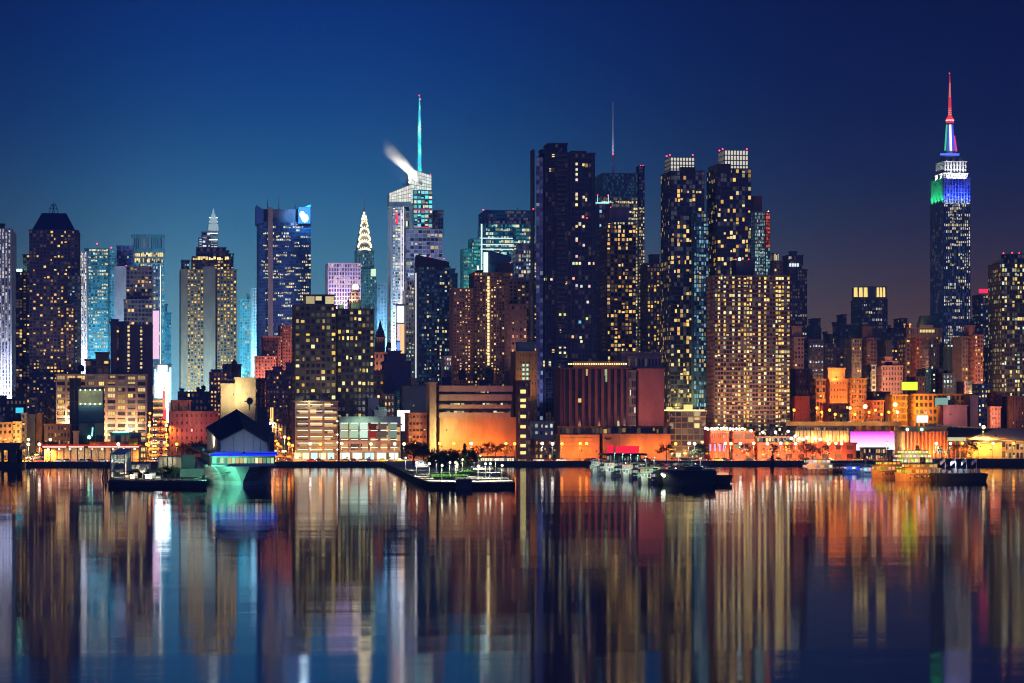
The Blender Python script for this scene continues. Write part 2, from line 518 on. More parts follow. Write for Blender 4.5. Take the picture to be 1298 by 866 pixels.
def floodlight(label, px, py, Y, power, color, target=None, spot=None, radius=.6):  # one fixture for real floods and for added fill lights alike
    p = at(px, py, Y)
    th = Thing('floodlight', label, 'floodlight', (p.x, p.y, p.z - .9), 'floodlights')
    mb = MB(); mb.tube((p.x, p.y, p.z - .9), (p.x, p.y, p.z - .3), .08, n=6)
    mb.box(p.x - .35, p.x + .35, p.y - .1, p.y + .25, p.z - .35, p.z + .3)
    th.part('housing', mb, paint((.06, .06, .06)))
    mb = MB(); mb.box(p.x - .28, p.x + .28, p.y + .26, p.y + .3, p.z - .28, p.z + .24)
    th.part('lens', mb, emit_mat(color, 8.0))
    # a flood throws its light forward and up, onto the wall it stands before
    point_light(th, (p.x, p.y + .9, p.z + .5), power, color, radius, spot=spot or 165, target=target or (p.x, p.y + 10, p.z + 4))
    return th
def screen(label, Lp, Rp, top, bot, Y, color, s=3.0, name='billboard', sample=True, D=1.2, bars=True, grad=None, group=None):
    """a lit sign panel with its frame and legs"""
    a, b = at(Lp, bot, Y), at(Rp, top, Y)
    th = Thing(name, label, 'billboard', ((a.x + b.x) / 2, Y, a.z), group)
    mb = MB(); mb.box(a.x, b.x, Y + .06, Y + D, a.z, b.z)
    th.part('frame', mb, paint((.05, .05, .05)))
    mb = MB(); k = .15
    mb.face([(a.x + k, Y, a.z + k), (b.x - k, Y, a.z + k), (b.x - k, Y, b.z - k), (a.x + k, Y, b.z - k)])
    th.part('screen', mb, emit_mat(color, s, sample))
    return th
# ================================================================== the setting
SHORE = 1246.0
def water_mat():
    m, nt = new_mat('river_water'); N = nt.nodes
    o = N.new('ShaderNodeOutputMaterial')
    d = N.new('ShaderNodeBsdfDiffuse'); d.inputs['Color'].default_value = (.004, .008, .02, 1)
    g = N.new('ShaderNodeBsdfGlossy'); g.distribution = 'BECKMANN'; g.inputs['Color'].default_value = (.86, .86, .94, 1)
    fr = N.new('ShaderNodeFresnel'); fr.inputs['IOR'].default_value = 1.33
    mx = N.new('ShaderNodeMixShader')
    t = N.new('ShaderNodeTexCoord'); mp = N.new('ShaderNodeMapping')
    mp.inputs['Scale'].default_value = (.003, .03, 1)
    n = N.new('ShaderNodeTexNoise'); n.inputs['Scale'].default_value = 1; n.inputs['Detail'].default_value = 5
    r = N.new('ShaderNodeMapRange'); r.inputs[1].default_value = .35; r.inputs[2].default_value = .65
    r.inputs[3].default_value = .052; r.inputs[4].default_value = .082
    lnk(nt, t.outputs['Object'], mp.inputs[0]); lnk(nt, mp.outputs[0], n.inputs[0]); lnk(nt, n.outputs[0], r.inputs[0])
    lnk(nt, r.outputs[0], g.inputs['Roughness'])
    mp2 = N.new('ShaderNodeMapping'); mp2.inputs['Scale'].default_value = (.006, .11, 1)
    n2 = N.new('ShaderNodeTexNoise'); n2.inputs['Scale'].default_value = 1; n2.inputs['Detail'].default_value = 3
    bp = N.new('ShaderNodeBump'); bp.inputs['Strength'].default_value = .35; bp.inputs['Distance'].default_value = .06
    lnk(nt, t.outputs['Object'], mp2.inputs[0]); lnk(nt, mp2.outputs[0], n2.inputs[0]); lnk(nt, n2.outputs[0], bp.inputs['Height'])
    mp3 = N.new('ShaderNodeMapping'); mp3.inputs['Scale'].default_value = (.0035, .021, 1); mp3.inputs['Rotation'].default_value = (0, 0, R(4))
    n3 = N.new('ShaderNodeTexNoise'); n3.inputs['Scale'].default_value = 1; n3.inputs['Detail'].default_value = 2
    bp3 = N.new('ShaderNodeBump'); bp3.inputs['Strength'].default_value = .35; bp3.inputs['Distance'].default_value = .22
    lnk(nt, t.outputs['Object'], mp3.inputs[0]); lnk(nt, mp3.outputs[0], n3.inputs[0]); lnk(nt, n3.outputs[0], bp3.inputs['Height'])
    lnk(nt, bp.outputs[0], bp3.inputs['Normal']); lnk(nt, bp3.outputs[0], g.inputs['Normal'])
    lnk(nt, fr.outputs[0], mx.inputs[0]); lnk(nt, d.outputs[0], mx.inputs[1]); lnk(nt, g.outputs[0], mx.inputs[2])
    lnk(nt, mx.outputs[0], o.inputs[0])
    return m
mb = MB(); mb.face([(-3000, -60, 0), (3000, -60, 0), (3000, SHORE + 1, 0), (-3000, SHORE + 1, 0)])
structure('river', mb, water_mat())
ground_m = wall_mat((.07, .065, .06), .9, .3, .05)
asph = wall_mat((.05, .05, .052), .7, .3, .3)
pav = wall_mat((.22, .2, .18), .85, .25, .5)
mb = MB(); mb.face([(-3000, SHORE, GZ), (3000, SHORE, GZ), (3000, 3900, GZ), (-3000, 3900, GZ)])
structure('ground', mb, ground_m)
mb = MB(); mb.face([(-700, SHORE + 1, GZ + .004), (900, SHORE + 1, GZ + .004), (900, 1256, GZ + .004), (-700, 1256, GZ + .004)])
structure('promenade', mb, pav)
mb = MB(); mb.box(-700, 900, 1256, 1257, GZ - .2, GZ + .14)
mb.box(-700, 900, 1279, 1280, GZ - .2, GZ + .14)
structure('kerb', mb, pav)
mb = MB(); mb.face([(-700, 1257, GZ + .006), (900, 1257, GZ + .006), (900, 1279, GZ + .006), (-700, 1279, GZ + .006)])
structure('road', mb, asph)
mb = MB()
for i in range(130):
    x = -400 + i * 8.0
    for y in (1262.4, 1273.4): mb.face([(x, y, GZ + .011), (x + 3, y, GZ + .011), (x + 3, y + .15, GZ + .011), (x, y + .15, GZ + .011)])
mb.face([(-700, 1267.9, GZ + .011), (900, 1267.9, GZ + .011), (900, 1268.1, GZ + .011), (-700, 1268.1, GZ + .011)])
structure('road_markings', mb, paint((.75, .73, .65), .6))
# river wall
th = Thing('river_wall', 'long dark stone river wall along the whole waterfront', 'wall', (0, SHORE, 0))
mb = MB(); mb.box(-700, 900, SHORE - 1.2, SHORE + .6, -2, GZ + .25)
th.part('wall', mb, wall_mat((.10, .085, .075), .9, .4, .4))
mb = MB(); mb.box(-700, 900, SHORE - 1.35, SHORE + .75, GZ + .25, GZ + .5)
th.part('coping', mb, wall_mat((.2, .18, .16), .85, .2, .6))
# cross streets climbing gently inland
def street(px, y0, y1, rise, w=4.2):
    x = PX(px, y0)
    mb = MB()
    mb.loft([[(x - w, y0, GZ - 1), (x + w, y0, GZ - 1), (x + w, y0, GZ + .02), (x - w, y0, GZ + .02)],
             [(x - w, y1, GZ - 1), (x + w, y1, GZ - 1), (x + w, y1, GZ + rise), (x - w, y1, GZ + rise)]])
    structure('street', mb, asph)
    return x, y0, y1, rise
ST_A = street(44, 1281, 1650, 12, 6)
ST_B = street(200, 1281, 1880, 34, 4.6)
ST_C = street(360, 1281, 2200, 40, 5.0)
# ================================================================== towers, left part of the skyline
WHT = [(.9, .88, 1), (1, .95, 1), (.8, .85, 1)]
BRN = (.12, .085, .075)
DKB = (.05, .055, .075)
# 1 white striped slab at the edge
th = building('office_tower', 'white glowing tower of tall vertical stripes at the left edge', -14, 20, 1800, 'skyscraper')
block(th, -14, 20, 290, 1800, D=60, wall=(.34, .34, .42), glass=(.03, .05, .09), nx=7, fl=4.5, pier=.5, band=.12, lit=.75, pal=WHT, amp=.6, pat='flat', proud=.5, sidest=dict(lit=0, pier=.6))
block(th, -14, 6, 284, 1806, D=10, plain=True, bot=290, name='penthouse', wall=DKB)
finish(th)
# 2
th = building('office_tower', 'slim dark tower with a greenish lit roof, just left of the mansard tower', 20, 40, 1740, 'skyscraper')
block(th, 20, 31, 345, 1740, D=26, wall=DKB, cw=3.6, fl=3.8, lit=.16, band=.3)
block(th, 29, 40, 323, 1744, D=22, wall=DKB, cw=3.6, fl=3.8, lit=.1, name='wing')
block(th, 21, 29, 341, 1743, D=10, bot=345, plain=True, name='roof_lantern', wall=(.3, .5, .4), parapet=False)
finish(th)
floodlight('green floodlight on the flat roof of the slim dark tower', 24, 345, 1741, 3000, (.5, 1, .6))
# 3 mansard tower
th = building('office_tower', 'massive dark tower with a mansard top and a small mast frame on it', 37, 101, 1680, 'skyscraper')
block(th, 37, 101, 292, 1680, D=40, wall=(.05, .055, .1), glass=(.012, .018, .05), cw=4.3, fl=4.4, lit=.2, pal=GOLD, pier=.35, band=.4, lowbias=.5, dim=.35, level=.06)
x0, x1, sd = span(40, 98, 1681, 38); z0 = PZ(292, 69, 1680); z1 = PZ(270, 69, 1690)
mb = MB()
a = PX(53, 1692); b = PX(84, 1692)
mb.loft([[(x0, 1682, z0), (x1, 1682, z0), (x1, 1718, z0), (x0, 1718, z0)], [(a, 1692, z1), (b, 1692, z1), (b, 1708, z1), (a, 1708, z1)]])
th.part('roof', mb, paint((.03, .04, .12), .35))
mb = MB()
for q in range(4):
    p0 = at(62 + q * 4, 271, 1695); p1 = at(66 + (q % 2) * 4, 258, 1697)
    mb.tube(p0, p1, .18, n=5)
mb.tube(at(62, 264, 1695), at(74, 264, 1695), .18, n=5); mb.tube(at(67, 271, 1697), at(68, 257, 1697), .2, n=5)
th.part('mast_frame', mb, paint((.12, .16, .25), .5, .5))
block(th, 84, 94, 386, 1668, D=12, wall=(.06, .055, .085), cw=3.5, fl=4.2, lit=.3, name='wing', pal=GOLD)
block(th, 88, 102, 350, 1674, D=6, wall=(.1, .2, .26), glass=(.04, .09, .13), cw=3.5, fl=4.2, lit=.12, pal=COOL, amp=.6, name='stair_wing')
finish(th)
# 4 white stripe slab
th = building('office_tower', 'narrow bright white striped slab beside the mansard tower', 102, 111, 1900, 'skyscraper')
block(th, 102, 111, 319, 1900, D=30, wall=(.45, .46, .52), nx=4, fl=4, pier=.4, band=.06, lit=.96, pal=[(.9, .93, 1), (1, 1, 1)], amp=1.0, pat='flat', sidest=dict(lit=.1))
finish(th)
# 5 cyan office tower
th = building('office_tower', 'cyan glass office tower with rows of pale lit floors right of the white striped slab', 108, 148, 2000, 'skyscraper')
block(th, 107, 138, 315, 2000, D=34, wall=(.08, .22, .27), glass=(.03, .12, .17), cw=2.6, fl=4.4, pier=.18, band=.42, lit=.62, pal=[(1, .85, .5), (1, .92, .66), (.8, 1, .9)], pat='rows', amp=.85, dimcol=(.2, .75, .95), dim=.7, level=.16, lowbias=.3)
block(th, 136, 148, 318, 2006, D=26, wall=(.12, .3, .38), glass=(.04, .14, .2), cw=3, fl=4.2, lit=.14, pal=COOL, amp=.7, name='wing', dimcol=(.2, .75, .95), dim=.6, level=.12)
beacon(th, 123, 309, 2002); beacon(th, 141, 314, 2008)
finish(th)
# 6 blue and grey slab
th = building('office_tower', 'blue topped tower over a blank grey concrete slab', 146, 170, 1960, 'skyscraper')
block(th, 148, 169, 312, 1960, D=24, wall=(.06, .1, .28), glass=(.02, .04, .16), cw=2.6, fl=4, lit=.04, pal=COOL)
block(th, 145, 160, 338, 1950, D=9, plain=True, wall=(.34, .32, .38), name='slab')
finish(th)
# 7 brown mid tower
th = building('apartment_tower', 'dusky brown tower with few warm windows and a stepped base before the round teal tower', 158, 193, 1860, 'skyscraper')
block(th, 160, 193, 338, 1860, D=26, wall=(.11, .09, .13), glass=(.02, .02, .05), cw=4.6, fl=5.4, lit=.2, pal=WARM)
block(th, 157, 193, 380, 1852, D=8, wall=(.1, .08, .12), cw=4.6, fl=5.4, lit=.22, name='wing')
beacon(th, 160, 337, 1861, r=.4); beacon(th, 189, 337, 1861, r=.4)
finish(th)
# 8 round teal tower
th = building('office_tower', 'round topped teal tower with a ring of yellow light under its crown', 167, 208, 2100, 'skyscraper')
block(th, 167, 208, 334, 2100, D=30, wall=(.12, .32, .38), glass=(.04, .14, .2), cw=2.8, fl=4.4, lit=.3, pal=[(1, .85, .5), (.6, .95, 1)], pat='rows', amp=.7, dimcol=(.2, .75, .95), dim=.6, level=.12)
block(th, 167, 208, 298, 2101, D=28, bot=319, wall=(.09, .22, .28), glass=(.04, .12, .18), cw=2.4, fl=24, nz=1, lit=0, pier=.4, name='crown')
block(th, 168, 207, 319, 2102, D=26, bot=334, wall=(.2, .3, .3), nx=16, nz=2, lit=.93, pat='flat', pal=[(1, .8, .4), (1, .88, .55)], amp=1.1, band=.3, pier=.15, name='lit_ring', parapet=False)
beacon(th, 203, 298, 2103, r=.4)
finish(th)
# white-edged screen tower
th = building('office_tower', 'slim tower outlined by white light strips with a pink screen low on its face', 191, 204, 1930, 'skyscraper')
block(th, 191, 204, 337, 1930, D=14, wall=(.1, .2, .3), glass=(.03, .08, .16), cw=3.2, fl=4.4, lit=.5, pal=[(1, .8, .4), (.5, .8, 1)], amp=.8)
mb = MB()
for px in (191.6, 203.4):
    p = at(px, 337, 1929.2); mb.box(p.x - .3, p.x + .3, 1928.9, 1929.4, GZ, p.z)
th.part('light_strip', mb, emit_mat((.85, .92, 1), 1.6))
mb = MB(); a = at(193.4, 455, 1929); b = at(201.8, 394, 1929); mb.box(a.x, b.x, 1928.7, 1929.3, a.z, b.z)
th.part('screen', mb, emit_mat((.95, .6, .85), 1.0))
finish(th)
# 9 purple-grey slab with two lit stair columns
th = building('apartment_tower', 'windowless purple grey slab with two columns of lit stair windows', 140, 193, 1560, 'skyscraper')
block(th, 140, 163, 408, 1566, D=26, wall=(.15, .125, .16), glass=(.02, .02, .05), cw=3.6, fl=5, lit=.1, blank=((0, .25), (.45, .8)), name='wing')
block(th, 157, 193, 412, 1560, D=30, wall=(.17, .14, .17), glass=(.02, .02, .05), nx=9, fl=5.2, lit=.98, pat='flat', pal=[(1, .8, .45), (1, .85, .55)], amp=.8, blank=((0, .12), (.2, .5), (.62, 1)), sideblank=((0, 1),))
block(th, 141, 150, 405, 1570, D=8, bot=410, plain=True, name='penthouse', wall=(.1, .09, .12))
finish(th)
# 10 far teal towers at the street canyon
simple('office_tower', 'far pale teal tower just right of the bright street canyon', 206, 217, 396, 2250, 'skyscraper', D=20, wall=(.15, .4, .48), glass=(.06, .2, .3), cw=2.6, fl=4, lit=.12, pal=COOL, amp=.5, dimcol=(.2, .75, .95), dim=.7, level=.16)
simple('office_tower', 'far pale teal stub tower with a small spire at the bright street canyon', 203, 212, 386, 2330, 'skyscraper', D=20, wall=(.14, .38, .46), glass=(.06, .2, .3), cw=2.6, fl=4, lit=.1, pal=COOL, amp=.5, dimcol=(.2, .75, .95), dim=.7, level=.14)
# 23 the hotel with a stepped crown
TAN = (.33, .29, .27)
th = building('hotel_tower', 'broad stone tower with yellow window columns, stepped crown and a lit spire', 228, 300, 1820, 'skyscraper')
hk = dict(wall=TAN, glass=(.02, .022, .05), fl=4.3, pal=GOLD, amp=1.0, pier=.4, band=.42)
block(th, 228, 300, 342, 1820, D=60, nx=17, lit=.62, pat='flat', blank=((0, .1), (.18, .2), (.43, .62)), sideblank=((0, 1),), **hk)
block(th, 259, 273, 338, 1816.5, D=3.2, plain=True, name='centre_pier', wall=(.36, .33, .32), parapet=False)
block(th, 243, 291, 326, 1826, D=40, bot=342, nx=12, nz=4, lit=.3, wall=TAN, pal=GOLD, name='upper_tier')
block(th, 244, 290, 325, 1825.2, D=.6, bot=330, nx=14, nz=1, lit=1, pat='all', pal=[(1, .8, .38)], amp=1.2, pier=.1, band=.1, name='light_band', parapet=False)
block(th, 249, 286, 314, 1829, D=26, bot=326, cw=4, fl=5, lit=.1, wall=(.18, .2, .26), name='crown_tier')
for (l, r, t, b_) in ((252, 260, 302, 314), (256, 268, 294, 314), (264, 276, 302, 314), (264, 276, 285, 297)):
    block(th, l, r, t, 1832 + (l % 5) * .4, D=12, bot=b_, nx=2, nz=4, lit=.6, pat='flat', wall=(.3, .4, .5), pal=[(.7, .9, 1), (.9, .95, 1)], amp=.75, name='lit_tier', pier=.2, band=.45)
for (l, r, t) in ((230, 240, 330), (289, 296, 322), (281, 290, 318)):
    block(th, l, r, t, 1840 + l * .02, D=10, bot=342, cw=3, fl=4, lit=.15, wall=(.12, .25, .32), pal=COOL, amp=.5, name='corner_tier')
p = at(270, 286, 1838); q = at(270.5, 268, 1838)
mb = MB(); mb.lathe(p.x, p.y, [(2.4, p.z), (1.6, (p.z + q.z) / 2), (.15, q.z)], 8)
th.part('spire', mb, paint((.35, .5, .6), .4, .3))
mb = MB()
for (y0, y1, r0, r1) in ((292, 284, 3.4, 3.0), (283, 277, 2.6, 2.1), (276, 271, 1.7, 1.1), (270.5, 264, .8, .1)):
    a_ = at(270.5, y0, 1828); b_ = at(270.5, y1, 1828); mb.lathe(a_.x, 1829, [(r0, a_.z), (r1, b_.z)], 8)
th.part('lantern', mb, emit_mat((.5, .72, .85), .55))
mb = MB()
for y in (276, 281, 296, 304):
    a = at(265, y, 1831); b = at(276, y, 1831); mb.box(a.x, b.x, 1830.3, 1831, a.z - .35, a.z + .35)
th.part('light_band', mb, emit_mat((.9, .97, 1), 1.2))
finish(th)
# 24 pale teal towers behind
simple('office_tower', 'pale teal glass tower with a greenish lit roof corner, left of the blue tower', 303, 319, 380, 2150, 'skyscraper', D=30, wall=(.14, .36, .4), glass=(.05, .17, .22), cw=2.8, fl=4, lit=.2, pal=[(1, .9, .5), (.6, 1, .9)], amp=.6, pat='rows', dimcol=(.2, .8, .95), dim=.7, level=.14, roof=((313, 318, 372),))
simple('office_tower', 'thin white slab tower squeezed against the left side of the blue tower', 318, 326, 366, 2080, 'skyscraper', D=30, wall=(.5, .55, .6), glass=(.1, .15, .2), nx=3, fl=4, pier=.5, lit=.3, pal=WHT, amp=.5)
# 25 blue tower with the glowing corner
th = building('office_tower', 'tall blue glass tower with a glowing cyan corner and a framed open crown', 326, 394, 1950, 'skyscraper')
block(th, 326, 394, 282, 1950, D=44, wall=(.04, .12, .3), glass=(.015, .06, .17), cw=2.3, fl=4.0, pier=.22, band=.4, lit=.26, pal=[(1, .9, .5), (1, .85, .45), (.8, 1, .9)], pat='rows', amp=.95, dimcol=(.15, .45, .9), dim=.5, level=.07, rough=.5)
block(th, 327, 378, 266, 1953, D=38, bot=282, plain=True, wall=(.12, .13, .2), name='crown')
block(th, 339.5, 346, 263, 1947.6, D=2.2, plain=True, wall=(.36, .27, .24), name='stone_pier', parapet=False)
mb = MB()
a = at(378, 284, 1948); b = at(394, 284, 1948); c = at(394, 259, 1948); d = at(378, 266, 1948)
mb.loft([[a, b, c, d], [v + Vector((0, 30, 0)) for v in (a, b, c, d)]])
cf = th.part('corner_fin', mb, paint((.08, .35, .75), .4))
mb = MB(); mb.box(a.x + .4, b.x - .4, 1947.2, 1947.8, a.z + .4, a.z + 11.5)
o = th.part('lit_panel', mb, emit_mat((.08, .42, 1), 1.1), parent=cf)
point_light(th, at(385, 268, 1938), 30000, (.2, .6, 1), 1.0, spot=120, target=at(386, 272, 1950))  # spot added in mid-air to brighten the corner fin
mb = MB(); p = at(386.5, 276.5, 1946.4); mb.ball(p, 2.3, 12, sz=1.25); p = at(383, 272, 1946.2); mb.ball(p, 1.7, 12, sz=1.3)
th.part('floodlight_cluster', mb, emit_mat((.7, .95, 1), 6.0), parent=cf)
mb = MB()
a = at(325, 283, 1949); b = at(334, 283, 1949); c = at(334, 266, 1949); d = at(325, 260, 1949)
mb.loft([[a, b, c, d], [v + Vector((0, 30, 0)) for v in (a, b, c, d)]])
th.part('corner_fin', mb, paint((.05, .16, .4), .4))
mast(th, 353.5, 266, 247, 1960, .5, .12); mast(th, 374, 266, 256, 1960, .4, .12); mast(th, 339, 264, 252, 1960, .3, .1)
finish(th)
# 26 pink brick tower
th = building('apartment_tower', 'rose brick stepped building lit from below, under the blue tower', 323, 372, 1640, 'building')
pk = dict(wall=(.42, .19, .15), glass=(.05, .03, .04), cw=3.6, fl=4.2, pier=.5, band=.5, lit=.14, pal=[(1, .75, .5), (1, .8, .6)], amp=.7)
block(th, 332, 356, 427, 1640, D=24, **pk)
block(th, 353, 372, 413, 1644, D=20, name='wing', **pk)
block(th, 323, 350, 452, 1634, D=5.5, name='wing', **pk)
finish(th)
# 27 dark twin apartment block
th = building('apartment_block', 'dark brick apartment block with large golden windows, in two heights, above the parking garage', 371, 474, 1420, 'building')
ak = dict(wall=(.07, .06, .05), glass=(.018, .022, .022), pal=[(1, .68, .15), (1, .74, .24), (1, .8, .36), (.85, .9, .55)], amp=1.0, dim=.5, level=.09, dimcol=(.8, .8, .4))
block(th, 371, 426, 387, 1420, D=24, nx=8, fl=8.2, pier=.32, band=.42, lit=.3, **ak)
block(th, 385, 424, 374, 1424, D=16, bot=387, nx=3, nz=1, lit=1, pat='all', wall=(.16, .14, .12), pal=[(.75, .68, .45)], amp=.75, pier=.1, band=.25, name='penthouse')
block(th, 424, 474, 392, 1430, D=24, nx=9, fl=8.2, pier=.32, band=.42, lit=.36, name='wing', **ak)
for (l, r, t, b_) in ((428, 436, 386, 392), (444, 456, 384, 392), (462, 470, 387, 392)):
    block(th, l, r, t, 1436, D=8, bot=b_, plain=True, wall=(.1, .12, .1), name='penthouse', parapet=False)
finish(th)
floodlight('green lamp on the low roof of the dark twin apartment block', 441, 389, 1429, 1500, (.7, 1, .5))
# 28 lavender grid tower
th = building('office_tower', 'lavender white grid fronted office slab between the dark twin block and the arched spire', 413, 457, 1880, 'skyscraper')
block(th, 413, 457, 334, 1880, D=30, wall=(.78, .66, .8), glass=(.05, .05, .12), nx=12, fl=5.2, pier=.36, band=.3, lit=.6, pal=[(1, .85, .55), (.75, .6, .85), (1, .9, .75)], pat='rows', amp=.6, dimcol=(.7, .6, 1), dim=.8, level=.15)
finish(th)
# 29 lamp-topped stone tower
th = building('stone_tower', 'small pink stone tower topped by one bright lamp', 441, 457, 1700, 'building')
block(th, 441, 457, 380, 1700, D=14, wall=(.4, .28, .26), cw=4, fl=5, lit=.1, pier=.5)
block(th, 444, 455, 371, 1702, D=9, bot=380, wall=(.4, .28, .26), cw=4, fl=5, lit=.3, name='upper_tier')
mb = MB(); p = at(450.5, 364, 1703); mb.ball(p, 1.9, 12); th.part('lamp', mb, emit_mat((1, .85, .55), 3.0))
mb = MB(); a = at(450.5, 371, 1703); mb.lathe(a.x, a.y, [(2.2, a.z), (1.2, a.z + 2)], 10); th.part('lamp_base', mb, paint((.3, .25, .22)))
finish(th)
floodlight('warm lamp beneath the bright topped small stone tower', 447, 378, 1696, 3000, (1, .7, .4))
# 30 the arched art deco spire
Yc = 2200
th = building('art_deco_tower', 'slender art deco tower with a needle and tiers of glowing arched lights', 450, 476, Yc, 'skyscraper')
gk = dict(wall=(.3, .42, .38), glass=(.05, .1, .1), cw=2.5, fl=4.2, lit=.14, pal=[(1, .9, .5), (.7, 1, .8)], amp=.7, pier=.45, band=.4, dimcol=(.4, .9, .8), dim=.5, level=.12)
block(th, 450, 474, 335, Yc, D=22, **gk)
block(th, 450, 474, 318, Yc + 1, D=20, bot=335, name='shoulder', **gk)
block(th, 456, 477, 342, Yc - 4, D=3.5, name='wing', **gk)
mb = MB()
tiers = [(322, 9.5), (312, 8.6), (303, 7.3), (294, 5.8), (285, 4.3), (277, 2.9), (270, 1.6), (262, .6), (249, .1)]
cxp = 461.5; mm = MPP(cxp, Yc)
base = at(cxp, 322, Yc + 10)
rings = []
for y, r in tiers:
    z = PZ(y, cxp, Yc); rr = r * mm
    rings.append([(base.x + rr * c, Yc + 10 + rr * s_, z) for c, s_ in ((-1, -1), (0, -1.15), (1, -1), (1.15, 0), (1, 1), (0, 1.15), (-1, 1), (-1.15, 0))])
mb.loft(rings)
cr = th.part('crown', mb, paint((.45, .42, .34), .35, .6))
for y, r in tiers[:6]:
    mb = MB(); n = max(2, int(r * .62)) * 2 + 1
    for q in range(n):
        a = math.pi * (q / (n - 1))
        x = base.x - r * mm * .95 * math.cos(a); z = PZ(y, cxp, Yc) + math.sin(a) * mm * 7.5 * (.5 + .5 * r / 9.5)
        yy = Yc + 10 - r * mm * 1.15 - .3
        w = .8
        mb.face([(x - w, yy, z - w), (x + w, yy, z - w), (x, yy, z + w * 1.9)])
    th.part('arch_lights', mb, emit_mat((1, .82, .42), 3.2), parent=cr)
mb = MB()
for y in (277, 270):
    p = at(cxp, y, Yc + 8); mb.ball(p, .9, 8)
th.part('top_lights', mb, emit_mat((1, .9, .6), 2.5), parent=cr)
mb = MB(); a = at(470.4, 350, Yc - 5); b = at(476.4, 341, Yc - 5); mb.box(a.x, b.x, Yc - 5.2, Yc - 4.2, a.z, b.z)
th.part('lit_panel', mb, emit_mat((.75, 1, .7), 1.0))
finish(th)
floodlight('cool floodlight below the arched art deco spire', 462, 318, Yc - 14, 40000, (1, .9, .6), at(462, 290, Yc + 4), 60)
# 31
simple('office_tower', 'plain blue grey slab between the art deco spire and the crystal tower', 475, 490, 359, 2050, 'skyscraper', D=26, wall=(.14, .24, .3), glass=(.06, .13, .19), cw=3.4, fl=4.4, lit=.03, pal=COOL, pier=.6)
# 36 gothic tower
th = building('church_tower', 'brown gothic stone tower with a pointed roof left of the blank purple block', 473, 491, 1600, 'church tower')
block(th, 473, 491, 447, 1600, D=14, wall=(.34, .18, .13), cw=4.5, fl=9, lit=.03, pier=.6, band=.5)
block(th, 476, 488, 428, 1602, D=10, bot=447, wall=(.34, .18, .13), cw=4, fl=9, lit=0, pier=.6, name='belfry')
p = at(482, 428, 1607); q = at(480.5, 405, 1607)
mb = MB(); mb.lathe(p.x, p.y, [(2.9, p.z), (1.7, p.z + 4.5), (.9, p.z + 6.5), (.15, q.z)], 8); th.part('roof', mb, paint((.07, .08, .11)))
mb = MB()
for px in (474, 477.5, 486.5, 490):
    a = at(px, 428 if 476 < px < 489 else 447, 1602.5); mb.lathe(a.x, a.y, [(.7, a.z), (.45, a.z + 2.5), (.05, a.z + 4)], 6)
th.part('pinnacle', mb, wall_mat((.2, .12, .1)))
finish(th)
simple('apartment_block', 'low brown brick block with lit rooms behind the garage, right of the dark twin block', 471, 486, 470, 1500, D=14, wall=(.3, .16, .11), cw=4, fl=6, lit=.25)
# 37 dark purple blank block with rounded shoulders
th = building('warehouse', 'windowless dark purple block with stepped shoulders before the crystal tower', 484, 521, 1520, 'building')
block(th, 484, 521, 458, 1520, D=24, plain=True, wall=(.07, .055, .1))
block(th, 487, 515, 449, 1523, D=16, bot=458, plain=True, wall=(.07, .055, .1), name='upper_tier')
block(th, 491, 508, 445, 1525, D=10, bot=449, plain=True, wall=(.07, .055, .1), name='penthouse')
water_tank('small dark water tank on the stepped purple block', 493, 433, 445, 1527, 6)

floodlight('added cool floodlight on the shoulder of the stone hotel aimed at its crown', 262, 341, 1817, 30000, (.75, .9, 1), at(267, 290, 1836), 90)  # added to brighten the crown
# ================================================================== towers, middle of the skyline
# 32 the crystal tower with its tall lit spire
Yb = 2050
th = building('crystal_tower', 'faceted white glass tower with a slanted crown and a tall turquoise lit spire', 492, 562, Yb, 'skyscraper')
ck = dict(wall=(.62, .6, .72), glass=(.1, .11, .22), dimcol=(.65, .6, 1), dim=.85, level=.16)
block(th, 508, 561, 291, Yb, D=44, cw=5.4, fl=5.0, pier=.13, band=.2, lit=.2, pal=[(1, .85, .5), (.8, .85, 1)], amp=.8, pat='rows', **ck)
block(th, 492, 511, 262, Yb - 6, D=40, nx=4, fl=3.9, pier=.2, band=.3, lit=.62, pal=[(1, .88, .6), (1, .95, .85), (.85, .85, 1)], amp=.95, pat='flat', name='left_facet', wall=(.8, .78, .85), glass=(.3, .3, .38), dimcol=(.85, .8, 1), dim=.9, level=.35)
def wedge(name, pts, Y, D, mats, uv=None, mi=0):
    mb = MB(); f = [at(x, y, Y) for x, y in pts]; k = [v + Vector((0, D, 0)) for v in f]
    mb.loft([f, k], 0); return th.part(name, mb, mats)
crown_m = emit_mat((1, .95, .8), .62)
# slanted crown: glass screen walls lit from within
mb = MB()
def slant(l, r, bot, tl, tr, Y, nxx, nzz, c, fr=.16):
    for i in range(nxx):
        for j in range(nzz):
            a0 = l + (r - l) * (i + fr / 2) / nxx; a1 = l + (r - l) * (i + 1 - fr / 2) / nxx
            t0 = tl + (tr - tl) * (a0 - l) / (r - l); t1 = tl + (tr - tl) * (a1 - l) / (r - l)
            k0, k1 = (j + fr / 2) / nzz, (j + 1 - fr / 2) / nzz
            b = random.uniform(.7, 1.15)
            mb.face([at(a0, bot + (t0 - bot) * k0, Y), at(a1, bot + (t1 - bot) * k0, Y), at(a1, bot + (t1 - bot) * k1, Y), at(a0, bot + (t0 - bot) * k1, Y)], 0, None, tuple(v * b for v in c))
slant(493.5, 521, 256, 245, 234, Yb - 6.5, 9, 4, (.85, .85, .76))
slant(519, 547, 258, 214, 222.5, Yb - 3, 9, 9, (.8, .88, .8))
th.part('crown_glazing', mb, pane_mat())
wedge('crown', [(493, 262), (521, 262), (521, 233.4), (493, 244.4)], Yb - 6.2, 16, paint((.6, .6, .62)))
